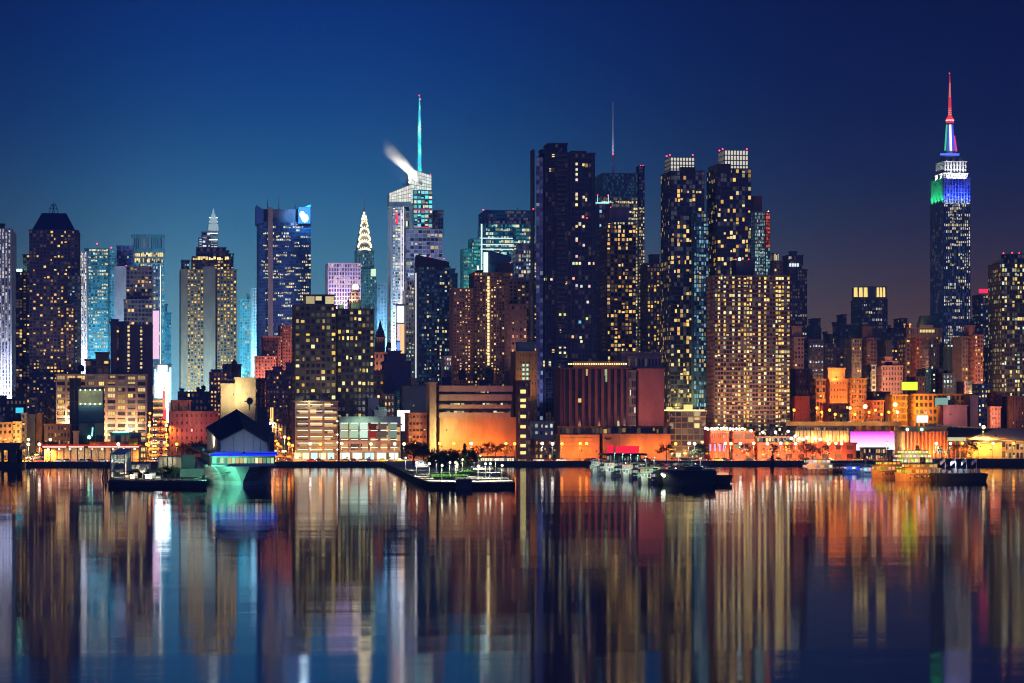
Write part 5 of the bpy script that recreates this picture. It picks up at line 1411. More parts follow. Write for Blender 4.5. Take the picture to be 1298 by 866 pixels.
# parking garages
th = building('parking_garage', 'tall beige parking garage of eight lit decks with brown columns', 371, 428, 1300, 'parking garage')
gk = dict(wall=(.42, .33, .26), glass=(.2, .16, .1), pier=.14, dim=1, level=.0)
block(th, 371, 428, 509, 1300, D=20, nx=3, nz=9, band=.34, lit=1, pat='all', pal=[(.95, .62, .26), (1, .64, .3), (.9, .64, .32)], amp=.72, proud=.6, blank=(), sideblank=((0, 1),), **gk)
block(th, 373, 384, 503, 1304, D=8, bot=509, plain=True, wall=(.2, .18, .15), name='stair_head')
block(th, 404, 416, 500, 1306, D=8, bot=509, plain=True, wall=(.14, .1, .12), name='stair_head')
x0, x1, _ = span(371, 428, 1300, 20); mb = MB()
for j in range(8):
    z = PZ(573 - j * 8.1, 400, 1300) + 1.0
    mb.box(x0 + 1.2, x1 - 2.2, 1299.6, 1299.8, z, z + .3)
th.part('strip_light', mb, emit_mat((1, .96, .8), 1.3))['kind'] = 'stuff'
finish(th)
th = building('parking_garage', 'wide lower garage with green lit upper bays, dark red panels and orange decks', 427, 508, 1302, 'parking garage')
block(th, 427, 508, 538, 1302, D=20, wall=(.45, .3, .24), glass=(.2, .15, .1), nx=6, nz=4, pier=.12, band=.28, lit=1, pat='all', pal=[(.95, .5, .18), (1, .55, .22), (.9, .55, .25)], amp=.6, proud=.5, sideblank=((0, 1),))
block(th, 427, 508, 528, 1304, D=16, bot=538, plain=True, wall=(.5, .52, .42), name='parapet_band', parapet=False)
for (l, r, c, s_) in ((431, 441, (.75, .85, .55), .5), (443, 454, (.65, .95, .65), .6), (456, 466, (.7, 1, .8), .85), (467, 477, (.12, .03, .02), .6), (480, 490, (.16, .12, .1), .6), (492, 503, (.3, .4, .3), .6)):
    for (t, b_) in ((536, 544.5), (546, 555)):
        mb = MB(); a = at(l, b_, 1300.9); b = at(r, t, 1300.9); mb.box(a.x, b.x, 1300.7, 1301.1, a.z, b.z)
        th.part('deck_opening', mb, emit_mat(c if not (l == 467 and t == 546) else (.4, .04, .03), s_))
mb = MB(); x0, x1 = PX(431, 1300), PX(506, 1300)
for t in (536, 545.4, 557, 567):
    z = PZ(t, 466, 1300)
    for i in range(6):
        a = x0 + (x1 - x0) * (i + .12) / 6; b = x0 + (x1 - x0) * (i + .82) / 6
        mb.box(a, b, 1300.3, 1300.5, z - .3, z)
th.part('strip_light', mb, emit_mat((1, .98, .88), 1.4))['kind'] = 'stuff'
mb = MB()
for (l, r, c) in ((372, 425, 0), (430, 507, 1)):
    for i in range(5):
        a = at(l + (r - l) * (i + .1) / 5, 582.5, 1299.2); b = at(l + (r - l) * (i + .86) / 5, 574, 1299.2)
        mb.face([(a.x, 1299.2, a.z), (b.x, 1299.2, a.z), (b.x, 1299.2, b.z), (a.x, 1299.2, b.z)], 0, None, random.choice([(1.2, 1, .65), (1.2, 1.15, .9), (.7, 1.1, 1.05), (1.2, .95, .55)]))
th.part('shop_front', mb, pane_mat())['kind'] = 'stuff'
mb = MB()
for y in (534, 551, 561, 570):
    mb.ball(at(427.6, y, 1299.6), .42, 6)
th.part('corner_lamp', mb, emit_mat((1, 1, .9), 5))['kind'] = 'stuff'
point_light(th, at(460, 531, 1296), 2600, (.6, 1, .75), .5)
point_light(th, at(392, 506, 1296), 1500, (1, .85, .5), .5)
finish(th)
low('low dark block with a green box on its roof behind the garage', 472, 490, 521, 1340, wall=(.06, .07, .08), lit=0, plain=True, roof=((478, 488, 517, dict(wall=(.06, .16, .1))),))
low('dark round roofed block behind the garage', 464, 480, 505, 1370, wall=(.05, .05, .08), lit=.03, plain=True)
low('dark blank warehouse wall behind the white lit board', 507, 540, 490, 1400, wall=(.06, .055, .065), lit=0, plain=True, roof=((519, 528, 480, dict(wall=(.16, .12, .12))),), name='warehouse')
low('teal fronted small house behind the garage', 500, 512, 497, 1420, wall=(.08, .3, .32), lit=.2, pal=TEAL, amp=.5)
low('brown tenement with lit windows left of the teal fronted house', 484, 500, 500, 1410, wall=(.34, .16, .1), lit=.3)
screen('big blank white lit board between the garage and the orange curved building', 503, 520, 520, 547, 1330, (1, .95, .88), 1.25)
floodlight('white floodlight on top of the big white lit board', 511, 516, 1326, 9000, (.9, 1, .95), radius=.8)
floodlight('second white floodlight above the white lit board, nearer the tan tower', 524, 514, 1334, 7000, (1, 1, .95), radius=.8)
# orange curved headquarters
Ym = 1310
th = building('warehouse', 'broad warehouse with a tan corner tower and a huge blank wall glowing orange', 514, 654, Ym, 'building')
block(th, 552, 654, 529, Ym, D=20, plain=True, wall=(.62, .36, .14), name='blank_wall', parapet=False)
for j, (t, b_) in enumerate(((489, 496.5), (500, 508), (513, 518), (523, 529.5))):
    block(th, 552, 650 - j, t, Ym - .5, D=18, bot=b_, plain=True, wall=(.58, .42, .26), name='deck_band', parapet=False)
block(th, 553, 648, 490, Ym + 2, D=14, bot=529, nx=20, nz=4, lit=.16, wall=(.1, .09, .08), glass=(.02, .025, .03), pal=[(1, .85, .4), (1, .95, .75)], pat='rows', amp=.9, name='glazed_floors', pier=.1, band=.3)
block(th, 540, 553, 485, Ym - 2, D=18, plain=True, wall=(.6, .46, .24), name='corner_tower')
block(th, 514, 541, 524, Ym + 2, D=16, wall=(.6, .27, .12), glass=(.12, .05, .03), nx=5, fl=9, lit=.08, pal=[(1, .8, .4)], pier=.3, band=.66, name='left_wing')
block(th, 560, 572, 479, Ym + 8, D=6, bot=489, plain=True, wall=(.03, .035, .06), name='roof_plant')
block(th, 608, 618, 482, Ym + 8, D=6, bot=489, plain=True, wall=(.03, .035, .06), name='roof_plant')
finish(th)
water_tank('broad dark roof tank on the glowing orange warehouse, left', 586, 467, 488, Ym + 8, 9)
water_tank('broad dark roof tank on the glowing orange warehouse, right', 621, 466, 488, Ym + 8, 9)
th = building('stair_tower', 'dark brick stair tower with a ladder of yellow landing windows', 652, 672, 1306, 'building')
block(th, 652, 672, 483, 1306, D=12, wall=(.06, .04, .045), nx=5, fl=9, lit=0, pier=.4, band=.5)
for y in (496.5, 507.5, 515, 528, 541, 553, 565, 574):
    p = at(663, y, 1305.4); k = MPP(663, 1305)
    th.wins.append(((p.x, 1305.2, p.z), 7 * k, (5 if y > 500 else 6) * k * .8, (1, 0), (0, -1), (1, .85, .3)))
finish(th)
# the walls glow from sodium floods in the yard before them
FL = [((598, 569), 4200, (1, .25, .015)), ((620, 570), 5000, (1, .22, .01)), ((642, 570), 1800, (1, .22, .01)), ((560, 566), 3600, (1, .8, .35)), ((566, 545), 2600, (1, .85, .45)), ((582, 571), 1800, (1, .34, .05)), ((528, 571), 2600, (1, .36, .06))]
names = ['sodium yard light left of the tallest pier tree', 'sodium yard light behind the garden pier trees', 'sodium yard light near the dark stair tower', 'pale yellow yard light at the foot of the tan corner tower', 'pale yellow wall light high beside the tan corner tower', 'sodium yard light in front of the glowing wall', 'sodium yard light under the orange left wing']
for ((px, py), P_, c), nm in zip(FL, names): floodlight(nm, px, py, Ym - 9, P_ * 1.15, c, radius=.8)
# low structures between
low('white decked low building with lit bands right of the stair tower', 672, 702, 535, 1360, wall=(.6, .55, .48), glass=(.3, .28, .22), lit=.7, nx=4, fl=9, pat='flat', pal=[(1, .85, .5), (.8, 1, .8), (1, .95, .8)], amp=.7, name='low_block')
low('yellow lit deck building below the white banded one', 672, 706, 557, 1330, wall=(.6, .42, .2), lit=.6, nx=5, fl=8, pat='flat', amp=.8, name='low_block')
# 57 fin fronted block
th = building('exchange_building', 'windowless brown block with deep vertical fins and a lamp lit roof line', 706, 842, 1380, 'building')
block(th, 706, 796, 467, 1380, D=22, wall=(.2, .085, .075), glass=(.025, .025, .035), nx=10, nz=12, pier=.44, band=0, lit=.08, proud=1.6, pal=[(.6, 1, .6), (.8, 1, .7), (1, .7, .3)], amp=.8, dim=0, level=0)
block(th, 789, 806, 470, 1379, D=14, wall=(.26, .23, .2), glass=(.04, .05, .06), nx=4, nz=10, pier=.2, band=.35, lit=.12, name='link_bay', pal=[(1, .9, .7)])
block(th, 801, 842, 468, 1376, D=20, plain=True, wall=(.42, .16, .13), name='blank_wing')
block(th, 722, 796, 459, 1385, D=14, bot=467, plain=True, wall=(.3, .13, .08), name='roof_band')
block(th, 783, 838, 447, 1384, D=12, bot=469, plain=True, wall=(.13, .1, .1), name='roof_plant')
block(th, 795, 838, 452, 1383, D=1, bot=467, nx=10, nz=1, lit=0, wall=(.26, .2, .18), name='cooling_tower', pier=.4)
mb = MB()
for q in range(26):
    p = at(721 + q * 2.9, 461.5, 1384); mb.box(p.x - .3, p.x + .3, 1383.6, 1384.2, p.z - .35, p.z + .35)
th.part('lamp_row', mb, emit_mat((1, .75, .3), 1.8))['kind'] = 'stuff'
finish(th)
# 58 orange lit podium
Yo = 1296
th = building('consulate', 'long low podium glowing orange with a dark ribbon window under its roof', 704, 850, Yo, 'building')
block(th, 704, 760, 551, Yo, D=16, plain=True, wall=(.62, .36, .16), parapet=False)
block(th, 758, 850, 550, Yo - 1, D=16, plain=True, wall=(.64, .36, .16), name='wing', parapet=False)
block(th, 703, 850, 541, Yo + 3, D=12, bot=551, nx=30, nz=1, lit=.15, wall=(.14, .1, .07), glass=(.03, .03, .03), name='ribbon_window', pier=.1, band=.3, amp=.6)
mb = MB()      # a round emblem of short strokes on the wing's wall
for q in range(5):
    p = at(767 + q * 1.7, 555.5 + (q % 2) * 1.6, Yo - 1.1); mb.box(p.x - .25, p.x + .3, Yo - 1.25, Yo - 1.02, p.z - .3, p.z + .35)
th.part('emblem', mb, paint((.05, .03, .02)))
mb = MB()
for y in (555, 560.5, 566):
    a = at(713, y, Yo); b = at(752, y, Yo); mb.box(a.x, b.x, Yo - .12, Yo - .01, a.z - .08, a.z + .08)
th.part('panel_joint', mb, paint((.3, .16, .07)))
mast(th, 785.5, 578, 540, Yo - 4, .12, .1, 'flag_pole')
finish(th)
for i, (px, py, P_, c) in enumerate(((712, 566, 3600, (1, .28, .02)), (737, 567, 4000, (1, .32, .02)), (756, 568, 2600, (1, .2, .02)), (808, 568, 4200, (1, .3, .02)), (834, 569, 3200, (1, .22, .02)), (843, 565, 2200, (1, .24, .02)))):
    floodlight(('sodium wall light at the left end of the orange podium', 'sodium wall light below the first panel of the orange podium', 'sodium wall light beside the flag pole of the orange podium', 'sodium wall light behind the red sail of the pier', 'sodium wall light right of the red sail of the pier', 'sodium wall light at the right corner of the orange podium')[i], px, py + 4, Yo - 7, P_ * .62, c)
# 59 glass podium
th = building('glass_podium', 'square gridded podium with a lamp lit roof terrace under the twin towers', 842, 895, 1395, 'building')
block(th, 842, 895, 521, 1395, D=14, wall=(.34, .25, .2), glass=(.05, .045, .05), nx=6, fl=7.6, pier=.14, band=.2, lit=.2, pal=[(1, .85, .45), (1, .9, .6)], amp=.9)
mb = MB(); a = at(842, 521, 1394); b = at(893, 519.4, 1394); mb.box(a.x, b.x, 1393.4, 1394.4, a.z, b.z); th.part('terrace_light', mb, emit_mat((1, .82, .3), 1.6))
for (l, r, t) in ((846, 852, 516), (868, 878, 513)):
    mb = MB(); a = at(l, 520, 1396); b = at(r, t, 1396); mb.box(a.x, b.x, 1396, 1399, a.z, b.z); th.part('roof_lantern', mb, emit_mat((1, .78, .25), 1.0))
finish(th)
# 60 red brick waterfront restaurant
Yr = 1290
th = building('restaurant', 'long red brick waterfront building with a string of white lamps along its terrace', 893, 1008, Yr, 'restaurant')
bk = dict(wall=(.42, .13, .07), glass=(.08, .05, .04))
block(th, 893, 924, 546, Yr, D=16, nx=9, nz=3, pier=.5, band=.45, lit=.2, pal=[(1, .75, .4), (.9, .6, .9)], name='corner_wing', **bk)
block(th, 922, 956, 547, Yr + 1, D=14, nx=2, nz=3, pier=.12, band=.4, lit=.36, pal=[(1, .85, .4)], amp=1.1, **bk)
block(th, 953, 1085, 562, Yr + 1, D=14, nx=8, nz=2, pier=.5, band=.5, lit=.06, name='long_wing', **bk)
block(th, 953, 1012, 554, Yr + 3, D=10, bot=562, nx=14, nz=1, lit=.85, pat='flat', pal=[(1, .85, .5), (1, .92, .65)], amp=1.1, wall=(.2, .14, .1), name='terrace_glazing', pier=.14, band=.3)
mb = MB()
for q in range(13): mb.ball(at(894 + q * 3.9 + random.uniform(-.6, .6), 543.5 + random.uniform(-.8, .8), Yr - 1), .62, 8)
for px, py in ((952, 546), (967, 548), (983, 548), (999, 547), (1008, 553), (1003, 556), (1013, 556), (1023, 555), (1034, 556), (1040, 557), (1018, 557)): mb.ball(at(px, py, Yr - 1), .66, 8)
th.part('terrace_lamp', mb, emit_mat((1, .93, .7), 6))['kind'] = 'stuff'
for px in (905, 925, 945, 968, 985, 1000, 1020, 1038): point_light(th, at(px, 545 if px < 950 else 550, Yr - 4), 1800, (1, .85, .55), .5)
for px in (899.5, 905.5, 911.5, 916.5):
    mb = MB(); a = at(px, 572, Yr - .6); b = at(px + 1.6, 563, Yr - .6); mb.box(a.x, b.x, Yr - .8, Yr - .4, a.z, b.z); th.part('banner_light', mb, emit_mat((.5, .45, 1), 1.2))
finish(th)
# long hall with lit fins and the magenta screen
Yj = 1308
th = building('exhibition_hall', 'long hall front of beige fins with a dark flat roof, left of the magenta screen', 1000, 1080, Yj, 'exhibition hall')
block(th, 1000, 1080, 546, Yj, D=18, wall=(.55, .4, .24), glass=(.03, .02, .02), nx=15, nz=1, pier=.82, band=0, lit=0, proud=.8, parapet=False, dim=0, level=0)
block(th, 998, 1082, 541, Yj - 1, D=22, bot=546, nx=24, nz=1, lit=.2, wall=(.1, .08, .07), name='roof_band', pier=.3, amp=.5)
finish(th)
def grad_screen():
    m, nt = new_mat('screen_picture'); N = nt.nodes
    o = N.new('ShaderNodeOutputMaterial'); e = N.new('ShaderNodeEmission'); uv = N.new('ShaderNodeUVMap'); s_ = N.new('ShaderNodeSeparateXYZ'); r = N.new('ShaderNodeValToRGB')
    el = r.color_ramp.elements; el[0].position = .15; el[0].color = (1, .93, 1, 1); el[1].position = .95; el[1].color = (.78, .06, .75, 1)
    q = el.new(.55); q.color = (.9, .5, .92, 1)
    lnk(nt, uv.outputs[0], s_.inputs[0]); lnk(nt, s_.outputs[1], r.inputs[0]); lnk(nt, r.outputs[0], e.inputs[0]); e.inputs[1].default_value = 1.1
    lnk(nt, e.outputs[0], o.inputs[0]); m.cycles.emission_sampling = 'FRONT'; return m
th = building('media_screen', 'huge glowing screen fading from magenta to white on the hall front', 1077, 1135, Yj - 3, 'screen')
x0, x1 = PX(1077, Yj - 3), PX(1134.5, Yj - 3); z0, z1 = PZ(571, 1105, Yj - 3), PZ(547, 1105, Yj - 3)
mb = MB(); mb.box(x0, x1, Yj - 2.95, Yj + 10, GZ, z1 + .4); th.part('housing', mb, paint((.06, .05, .06)))
mb = MB(); mb.face([(x0 + .3, Yj - 3.05, z0), (x1 - .3, Yj - 3.05, z0), (x1 - .3, Yj - 3.05, z1), (x0 + .3, Yj - 3.05, z1)], 0, [(0, 0), (1, 0), (1, 1), (0, 1)]); th.part('screen', mb, grad_screen())
mb = MB(); a = at(1130, 548, Yj - 3.4); mb.ball(a, .6, 6); th.part('red_lamp', mb, emit_mat((1, .05, .05), 5))
th = building('exhibition_hall', 'orange lit finned hall right of the magenta screen with green lamps on its roof', 1133, 1201, Yj, 'exhibition hall')
block(th, 1133, 1201, 547, Yj - 2, D=18, wall=(.6, .27, .12), glass=(.3, .13, .06), nx=12, nz=1, pier=.3, band=0, lit=0, proud=.9, dim=0, level=0, parapet=False)
block(th, 1136, 1200, 541.5, Yj, D=18, bot=547, plain=True, wall=(.07, .08, .07), name='roof_band')
mb = MB()
for px in (1150, 1168.5): mb.ball(at(px, 544.5, Yj - 1), .7, 8)
th.part('roof_lamp', mb, emit_mat((.5, 1, .6), 5))['kind'] = 'stuff'
finish(th)
for i, (px, py, P_, c) in enumerate(((1010, 557, 1800, (1, .6, .22)), (1032, 557, 1800, (1, .56, .18)), (1052, 557, 1800, (1, .55, .17)), (1070, 557, 1800, (1, .5, .16)), (1139, 566, 3000, (1, .85, .55)), (1150, 572, 3600, (1, .5, .18)), (1168, 573, 3600, (1, .3, .05)), (1185, 573, 3600, (1, .26, .04)), (1197, 573, 2400, (1, .26, .04)))):
    floodlight('%s floodlight at the foot of the %s hall' % (('first amber', 'second amber', 'third amber', 'fourth amber', 'cream', 'orange', 'deep orange', 'deeper orange', 'rightmost deep orange')[i], 'beige finned' if i < 4 else 'orange finned'), px, py + 2, Yj - (3.5 if i < 4 else 8), P_ * 1.3, c)
# roofs at the far right
th = building('exhibition_hall', 'wide hall with a black flat roof, a cream parapet strip and a tan folded roof', 1200, 1312, 1300, 'exhibition hall')
block(th, 1200, 1275, 556, 1300, D=14, nx=10, nz=2, lit=.1, wall=(.6, .28, .1), pier=.3, band=.4)
mb = MB()
f = [at(1200, 556, 1299), at(1262, 556, 1299), at(1262, 544, 1320), at(1200, 542, 1320)]
mb.loft([f, [v - Vector((0, 0, .6)) for v in f]]); th.part('black_roof', mb, paint((.03, .025, .025)))
mb = MB()
f = [at(1176, 541, 1322), at(1263, 546.5, 1322), at(1263, 543, 1322), at(1176, 537.5, 1322)]
mb.loft([f, [v + Vector((0, .6, 0)) for v in f]]); o = th.part('parapet_strip', mb, paint((.6, .5, .28)))
mb = MB()
for q in range(11):
    p = at(1185 + q * 6.8, 540.3 + q * .43, 1321.6); mb.box(p.x - .6, p.x + .5, 1321.2, 1321.9, p.z - .4, p.z + .25)
th.part('bracket', mb, paint((.05, .04, .03)), parent=o)['kind'] = 'stuff'
mb = MB()
f = [at(1228, 556, 1297), at(1312, 560, 1297), at(1312, 546.5, 1318), at(1266, 542, 1318)]
mb.loft([f, [v - Vector((0, 0, .5)) for v in f]]); th.part('tan_roof', mb, wall_mat((.5, .36, .22), .7, .12, .3))
mb = MB()
f = [at(1214, 565, 1291), at(1276, 559, 1292), at(1255, 557.4, 1300), at(1232, 559, 1300)]
mb.loft([f, [v - Vector((0, 0, .4)) for v in f]]); th.part('canopy', mb, paint((.06, .05, .045)))
block(th, 1222, 1270, 561, 1294, D=5, plain=True, wall=(.62, .4, .14), name='ochre_wall', parapet=False)
mb = MB(); a = at(1201, 559, 1299.2); b = at(1224, 554.5, 1299.2); mb.box(a.x, b.x, 1298.8, 1299.4, a.z, b.z); th.part('lit_ribbon', mb, emit_mat((.95, .9, .5), .6))
block(th, 1268, 1312, 561, 1302, D=6, nx=8, nz=2, lit=.7, pat='flat', wall=(.6, .45, .25), pal=[(1, .85, .5), (1, .7, .3)], amp=.8, name='loading_bay')
finish(th)
for i, (px, py, P_, c) in enumerate(((1243, 566, 5000, (1, .55, .1)), (1256, 570, 3000, (1, .6, .15)), (1287, 560, 3000, (1, .6, .2)), (1220, 572, 2200, (1, .3, .05)), (1262, 552, 6000, (1, .55, .2)))):
    floodlight(('amber floodlight before the ochre wall under the canopy', 'amber floodlight at the right part of the ochre wall', 'amber lamp over the loading bay at the right edge', 'red orange floodlight left of the ochre wall', 'added amber lamp hung before the wide hall, lighting its tan roof')[i], px, py, 1287 if i < 4 else 1284, P_, c)  # the last one is added in mid-air to brighten the tan roof
# sodium light over the right hillside
for i, (px, py, Y, P_, c) in enumerate(((1044, 527, 1430, 8000, (1, .3, .04)), (1058, 518, 1438, 8000, (1, .32, .05)), (1078, 520, 1436, 9000, (1, .36, .05)), (1090, 526, 1425, 7000, (1, .4, .06)), (1060, 478, 1446, 5000, (1, .4, .1)),
        (1110, 523, 1418, 9000, (1, .42, .08)), (1134, 519, 1425, 11000, (1, .42, .05)), (1150, 520, 1426, 7000, (1, .42, .04)), (1170, 523, 1428, 7000, (1, .42, .04)), (1118, 505, 1540, 16000, (1, .55, .3)), (1130, 480, 1535, 16000, (1, .55, .35)), (1008, 480, 1560, 16000, (1, .5, .3)),
        (1160, 470, 1600, 16000, (1, .4, .2)), (1232, 480, 1520, 16000, (1, .45, .22)), (1230, 508, 1490, 9000, (1, .7, .4)), (1012, 520, 1405, 6000, (1, .3, .08)), (1260, 530, 1400, 9000, (1, .45, .25)), (1205, 525, 1415, 4000, (1, .4, .3)))):
    floodlight('sodium wall light %s' % ('low left of the yellow house', 'before the orange stepped warehouse', 'under the warehouse yellow wing', 'right of the small yellow house', 'on the warehouse roof', 'before the red brick row', 'brightest of those near the ochre building', 'at the ochre building door', 'under the ochre building windows', 'below the rose pink block', 'on a roof beside the rose pink block', 'below the pinkish brick block', 'below the dark red brick tower', 'below the red brick tower with the penthouse', 'by the beige block', 'by the dark red shed', 'by the salmon rendered block', 'by the mauve party wall')[i], px, py, Y, P_, c, radius=.9)
# tower glow: screens of the theatre district, seen down the bright street and lighting the towers around
th = building('billboard_tower', 'tower sheathed in blinding white screens at the end of the bright street', 196, 217, 1886, 'building')
block(th, 196, 217, 462, 1886, D=10, plain=True, wall=(.1, .1, .12))
for (l, r, t, b_, c, s_) in ((198, 214.5, 472, 499, (.85, 1, 1), 5.0), (199, 213, 500, 517, (1, .97, .97), 6.0), (197, 214, 518, 536, (1, .8, .82), 3.0), (214.8, 217, 466, 510, (.4, .9, 1), 2.4), (200, 212, 463, 471, (.8, .98, 1), 3.0), (196, 197.8, 468, 520, (.6, .9, 1), 2.4)):
    mb = MB(); a = at(l, b_, 1885); b = at(r, t, 1885); mb.box(a.x, b.x, 1884.5, 1885.3, a.z, b.z); th.part('screen', mb, emit_mat(c, s_, True))
TS = [((228, 470, 2120), (.2, .75, 1), 9), ((214, 500, 2000), (.6, .9, 1), 7), ((128, 478, 1960), (.25, .8, 1), 7), ((312, 470, 2060), (.2, .75, 1), 7), ((110, 470, 1880), (.7, .85, 1), 5), ((10, 500, 1780), (.8, .85, 1), 5), ((475, 440, 2030), (.3, .7, 1), 4), ((505, 470, 2030), (.85, .8, 1), 7), ((600, 470, 1940), (.15, .9, .8), 4), ((428, 420, 1860), (.85, .65, .95), 4), ((245, 500, 1780), (.5, .8, .75), 4), ((185, 480, 1930), (.4, .85, 1), 5), ((480, 500, 1590), (1, .5, .3), 1.5), ((345, 500, 1620), (1, .4, .3), 2.2), ((296, 500, 1450), (1, .8, .4), .55), ((245, 545, 1466), (1, .3, .25), .3), ((128, 548, 1392), (1, .6, .35), .55), ((90, 535, 1395), (1, .6, .35), .5), ((165, 545, 1393), (1, .6, .35), .45)]
tl = ['added cyan lamp behind the red brick range roofs', 'added white blue lamp in the bright street canyon', 'added cyan lamp at the foot of the cyan office tower', 'added cyan lamp at the foot of the pale teal glass tower', 'added white lamp at the foot of the narrow white slab', 'added white lamp at the foot of the left edge tower', 'added blue lamp left of the crystal tower foot', 'added lavender lamp at the crystal tower foot', 'added turquoise lamp at the stepped turquoise tower foot', 'added lavender lamp at the grid slab foot', 'added pale lamp at the stone hotel foot', 'added cyan lamp at the round topped tower foot', 'amber lamp by the gothic tower', 'rose lamp by the stepped rose building', 'warm lamp before the blank tan block', 'red lamp before the red brick range', 'amber lamp in front of the loft building', 'amber lamp left of the loft building', 'amber lamp right end of the loft building']
for ((px, py, Y), c, k), nm in zip(TS, tl): floodlight(nm, px, py, Y, k * (30000 if Y > 1700 else 22000), c, radius=1.2)  # far entries are added lamps standing in for the district's screen glow

for i, px in enumerate((898, 914, 934, 956, 976, 996, 1018, 1040, 1062)):  # added to deepen the orange on the restaurant brick
    floodlight('added deep orange wall light at the foot of the red brick restaurant, %s' % ('first from the left', 'second from the left', 'third from the left', 'fourth from the left', 'middle one', 'fourth from the right', 'third from the right', 'second from the right', 'last on the right')[i], px, 577, Yr - 7, 5200, (1, .19, .02))
for i, (px, c, P_) in enumerate(((380, (1, .4, .08), 1300), (404, (1, .42, .08), 1600), (420, (1, .4, .08), 1300), (440, (1, .36, .07), 1500), (468, (1, .36, .07), 1500), (494, (1, .36, .07), 1500))):  # from here, lights added for the orange band along the shore
    floodlight('added orange kerb light before the %s garage, %s' % ('tall' if i < 3 else 'wide', ('left', 'middle', 'right')[i % 3]), px, 580, 1289, P_ * 1.7, c)
for i, (px, c, P_) in enumerate(((850, (1, .4, .08), 3500), (866, (1, .55, .15), 3000), (884, (1, .45, .1), 3500))):
    floodlight('added amber kerb light before the gridded podium, %s' % ('left', 'middle', 'right')[i], px, 576, 1378, P_ * 1.4, c)
for i, (px, c, P_) in enumerate(((4, (1, .5, .14), 5000), (20, (1, .55, .16), 5000), (36, (1, .6, .2), 7000), (48, (1, .5, .14), 7000))):
    floodlight('added amber wall light in the left street, %s' % ('by the edge tenement', 'by the cream striped tenement', 'before the pale narrow house', 'by the orange side wall')[i], px, 560, 1338, P_, c)
for i, (px, c, P_) in enumerate(((1205, (1, .3, .05), 3000), (1230, (1, .5, .1), 4000), (1290, (1, .5, .15), 4500))):
    floodlight('added amber kerb light before the wide black roofed hall, %s' % ('left', 'middle', 'right')[i], px, 577, 1284, P_ * 1.5, c)
# ================================================================== the waterfront
def G(px, py, z):
    """point of the level z seen at a photo pixel"""
    d = (CAMH - z) * F / (py - HZ)
    a = PSI + math.atan((px - CX) / F)
    r = d / math.cos(math.atan((px - CX) / F))
    return Vector((r * math.sin(a), r * math.cos(a), z))
SOD, WHI, WRM, GRN = (1, .32, .035), (1, .92, .75), (1, .66, .26), (.6, 1, .75)
LAMPS = {}
def lamp_proto(color, power, h, r, s):
    key = (color, power, h, r, s)
    if key in LAMPS: return LAMPS[key], False
    th = Thing('street_lamp', 'x', 'street lamp', (0, 0, 0), 'street lamps')
    mb = MB(); mb.lathe(0, 0, [(.22, 0), (.2, .5), (.1, .6), (.07, h)], 8); mb.tube((0, 0, h - .05), (0, -.9, h + .12), .05, n=6)
    th.part('pole', mb, paint((.05, .055, .05), .5, .5))
    mb = MB(); mb.lathe(0, -1.0, [(.12, h + .42), (r * 1.05, h + .2), (r * .8, h + .12)], 8)
    o = th.part('lamp_shade', mb, paint((.06, .06, .06)))
    mb = MB(); mb.ball((0, -1.0, h - r * .7), r, 8)
    th.part('lamp_globe', mb, emit_mat(color, s), parent=o)
    point_light(th, (0, -1.0, h - r * 2.3), power * 12.0, color, .3, spot=168, target=(0, -1.0, 0))
    LAMPS[key] = th
    return th, True
def street_lamp(label, px, Y, color=SOD, power=900, h=8.5, z=GZ, r=.7, s=5.5, X=None):
    th, first = lamp_proto(color, power, h, r, s)
    loc = (PX(px, Y) if X is None else X, Y, z)
    if first: th.e.location = loc; th.e['label'] = label
    else: dup(th, loc, label)
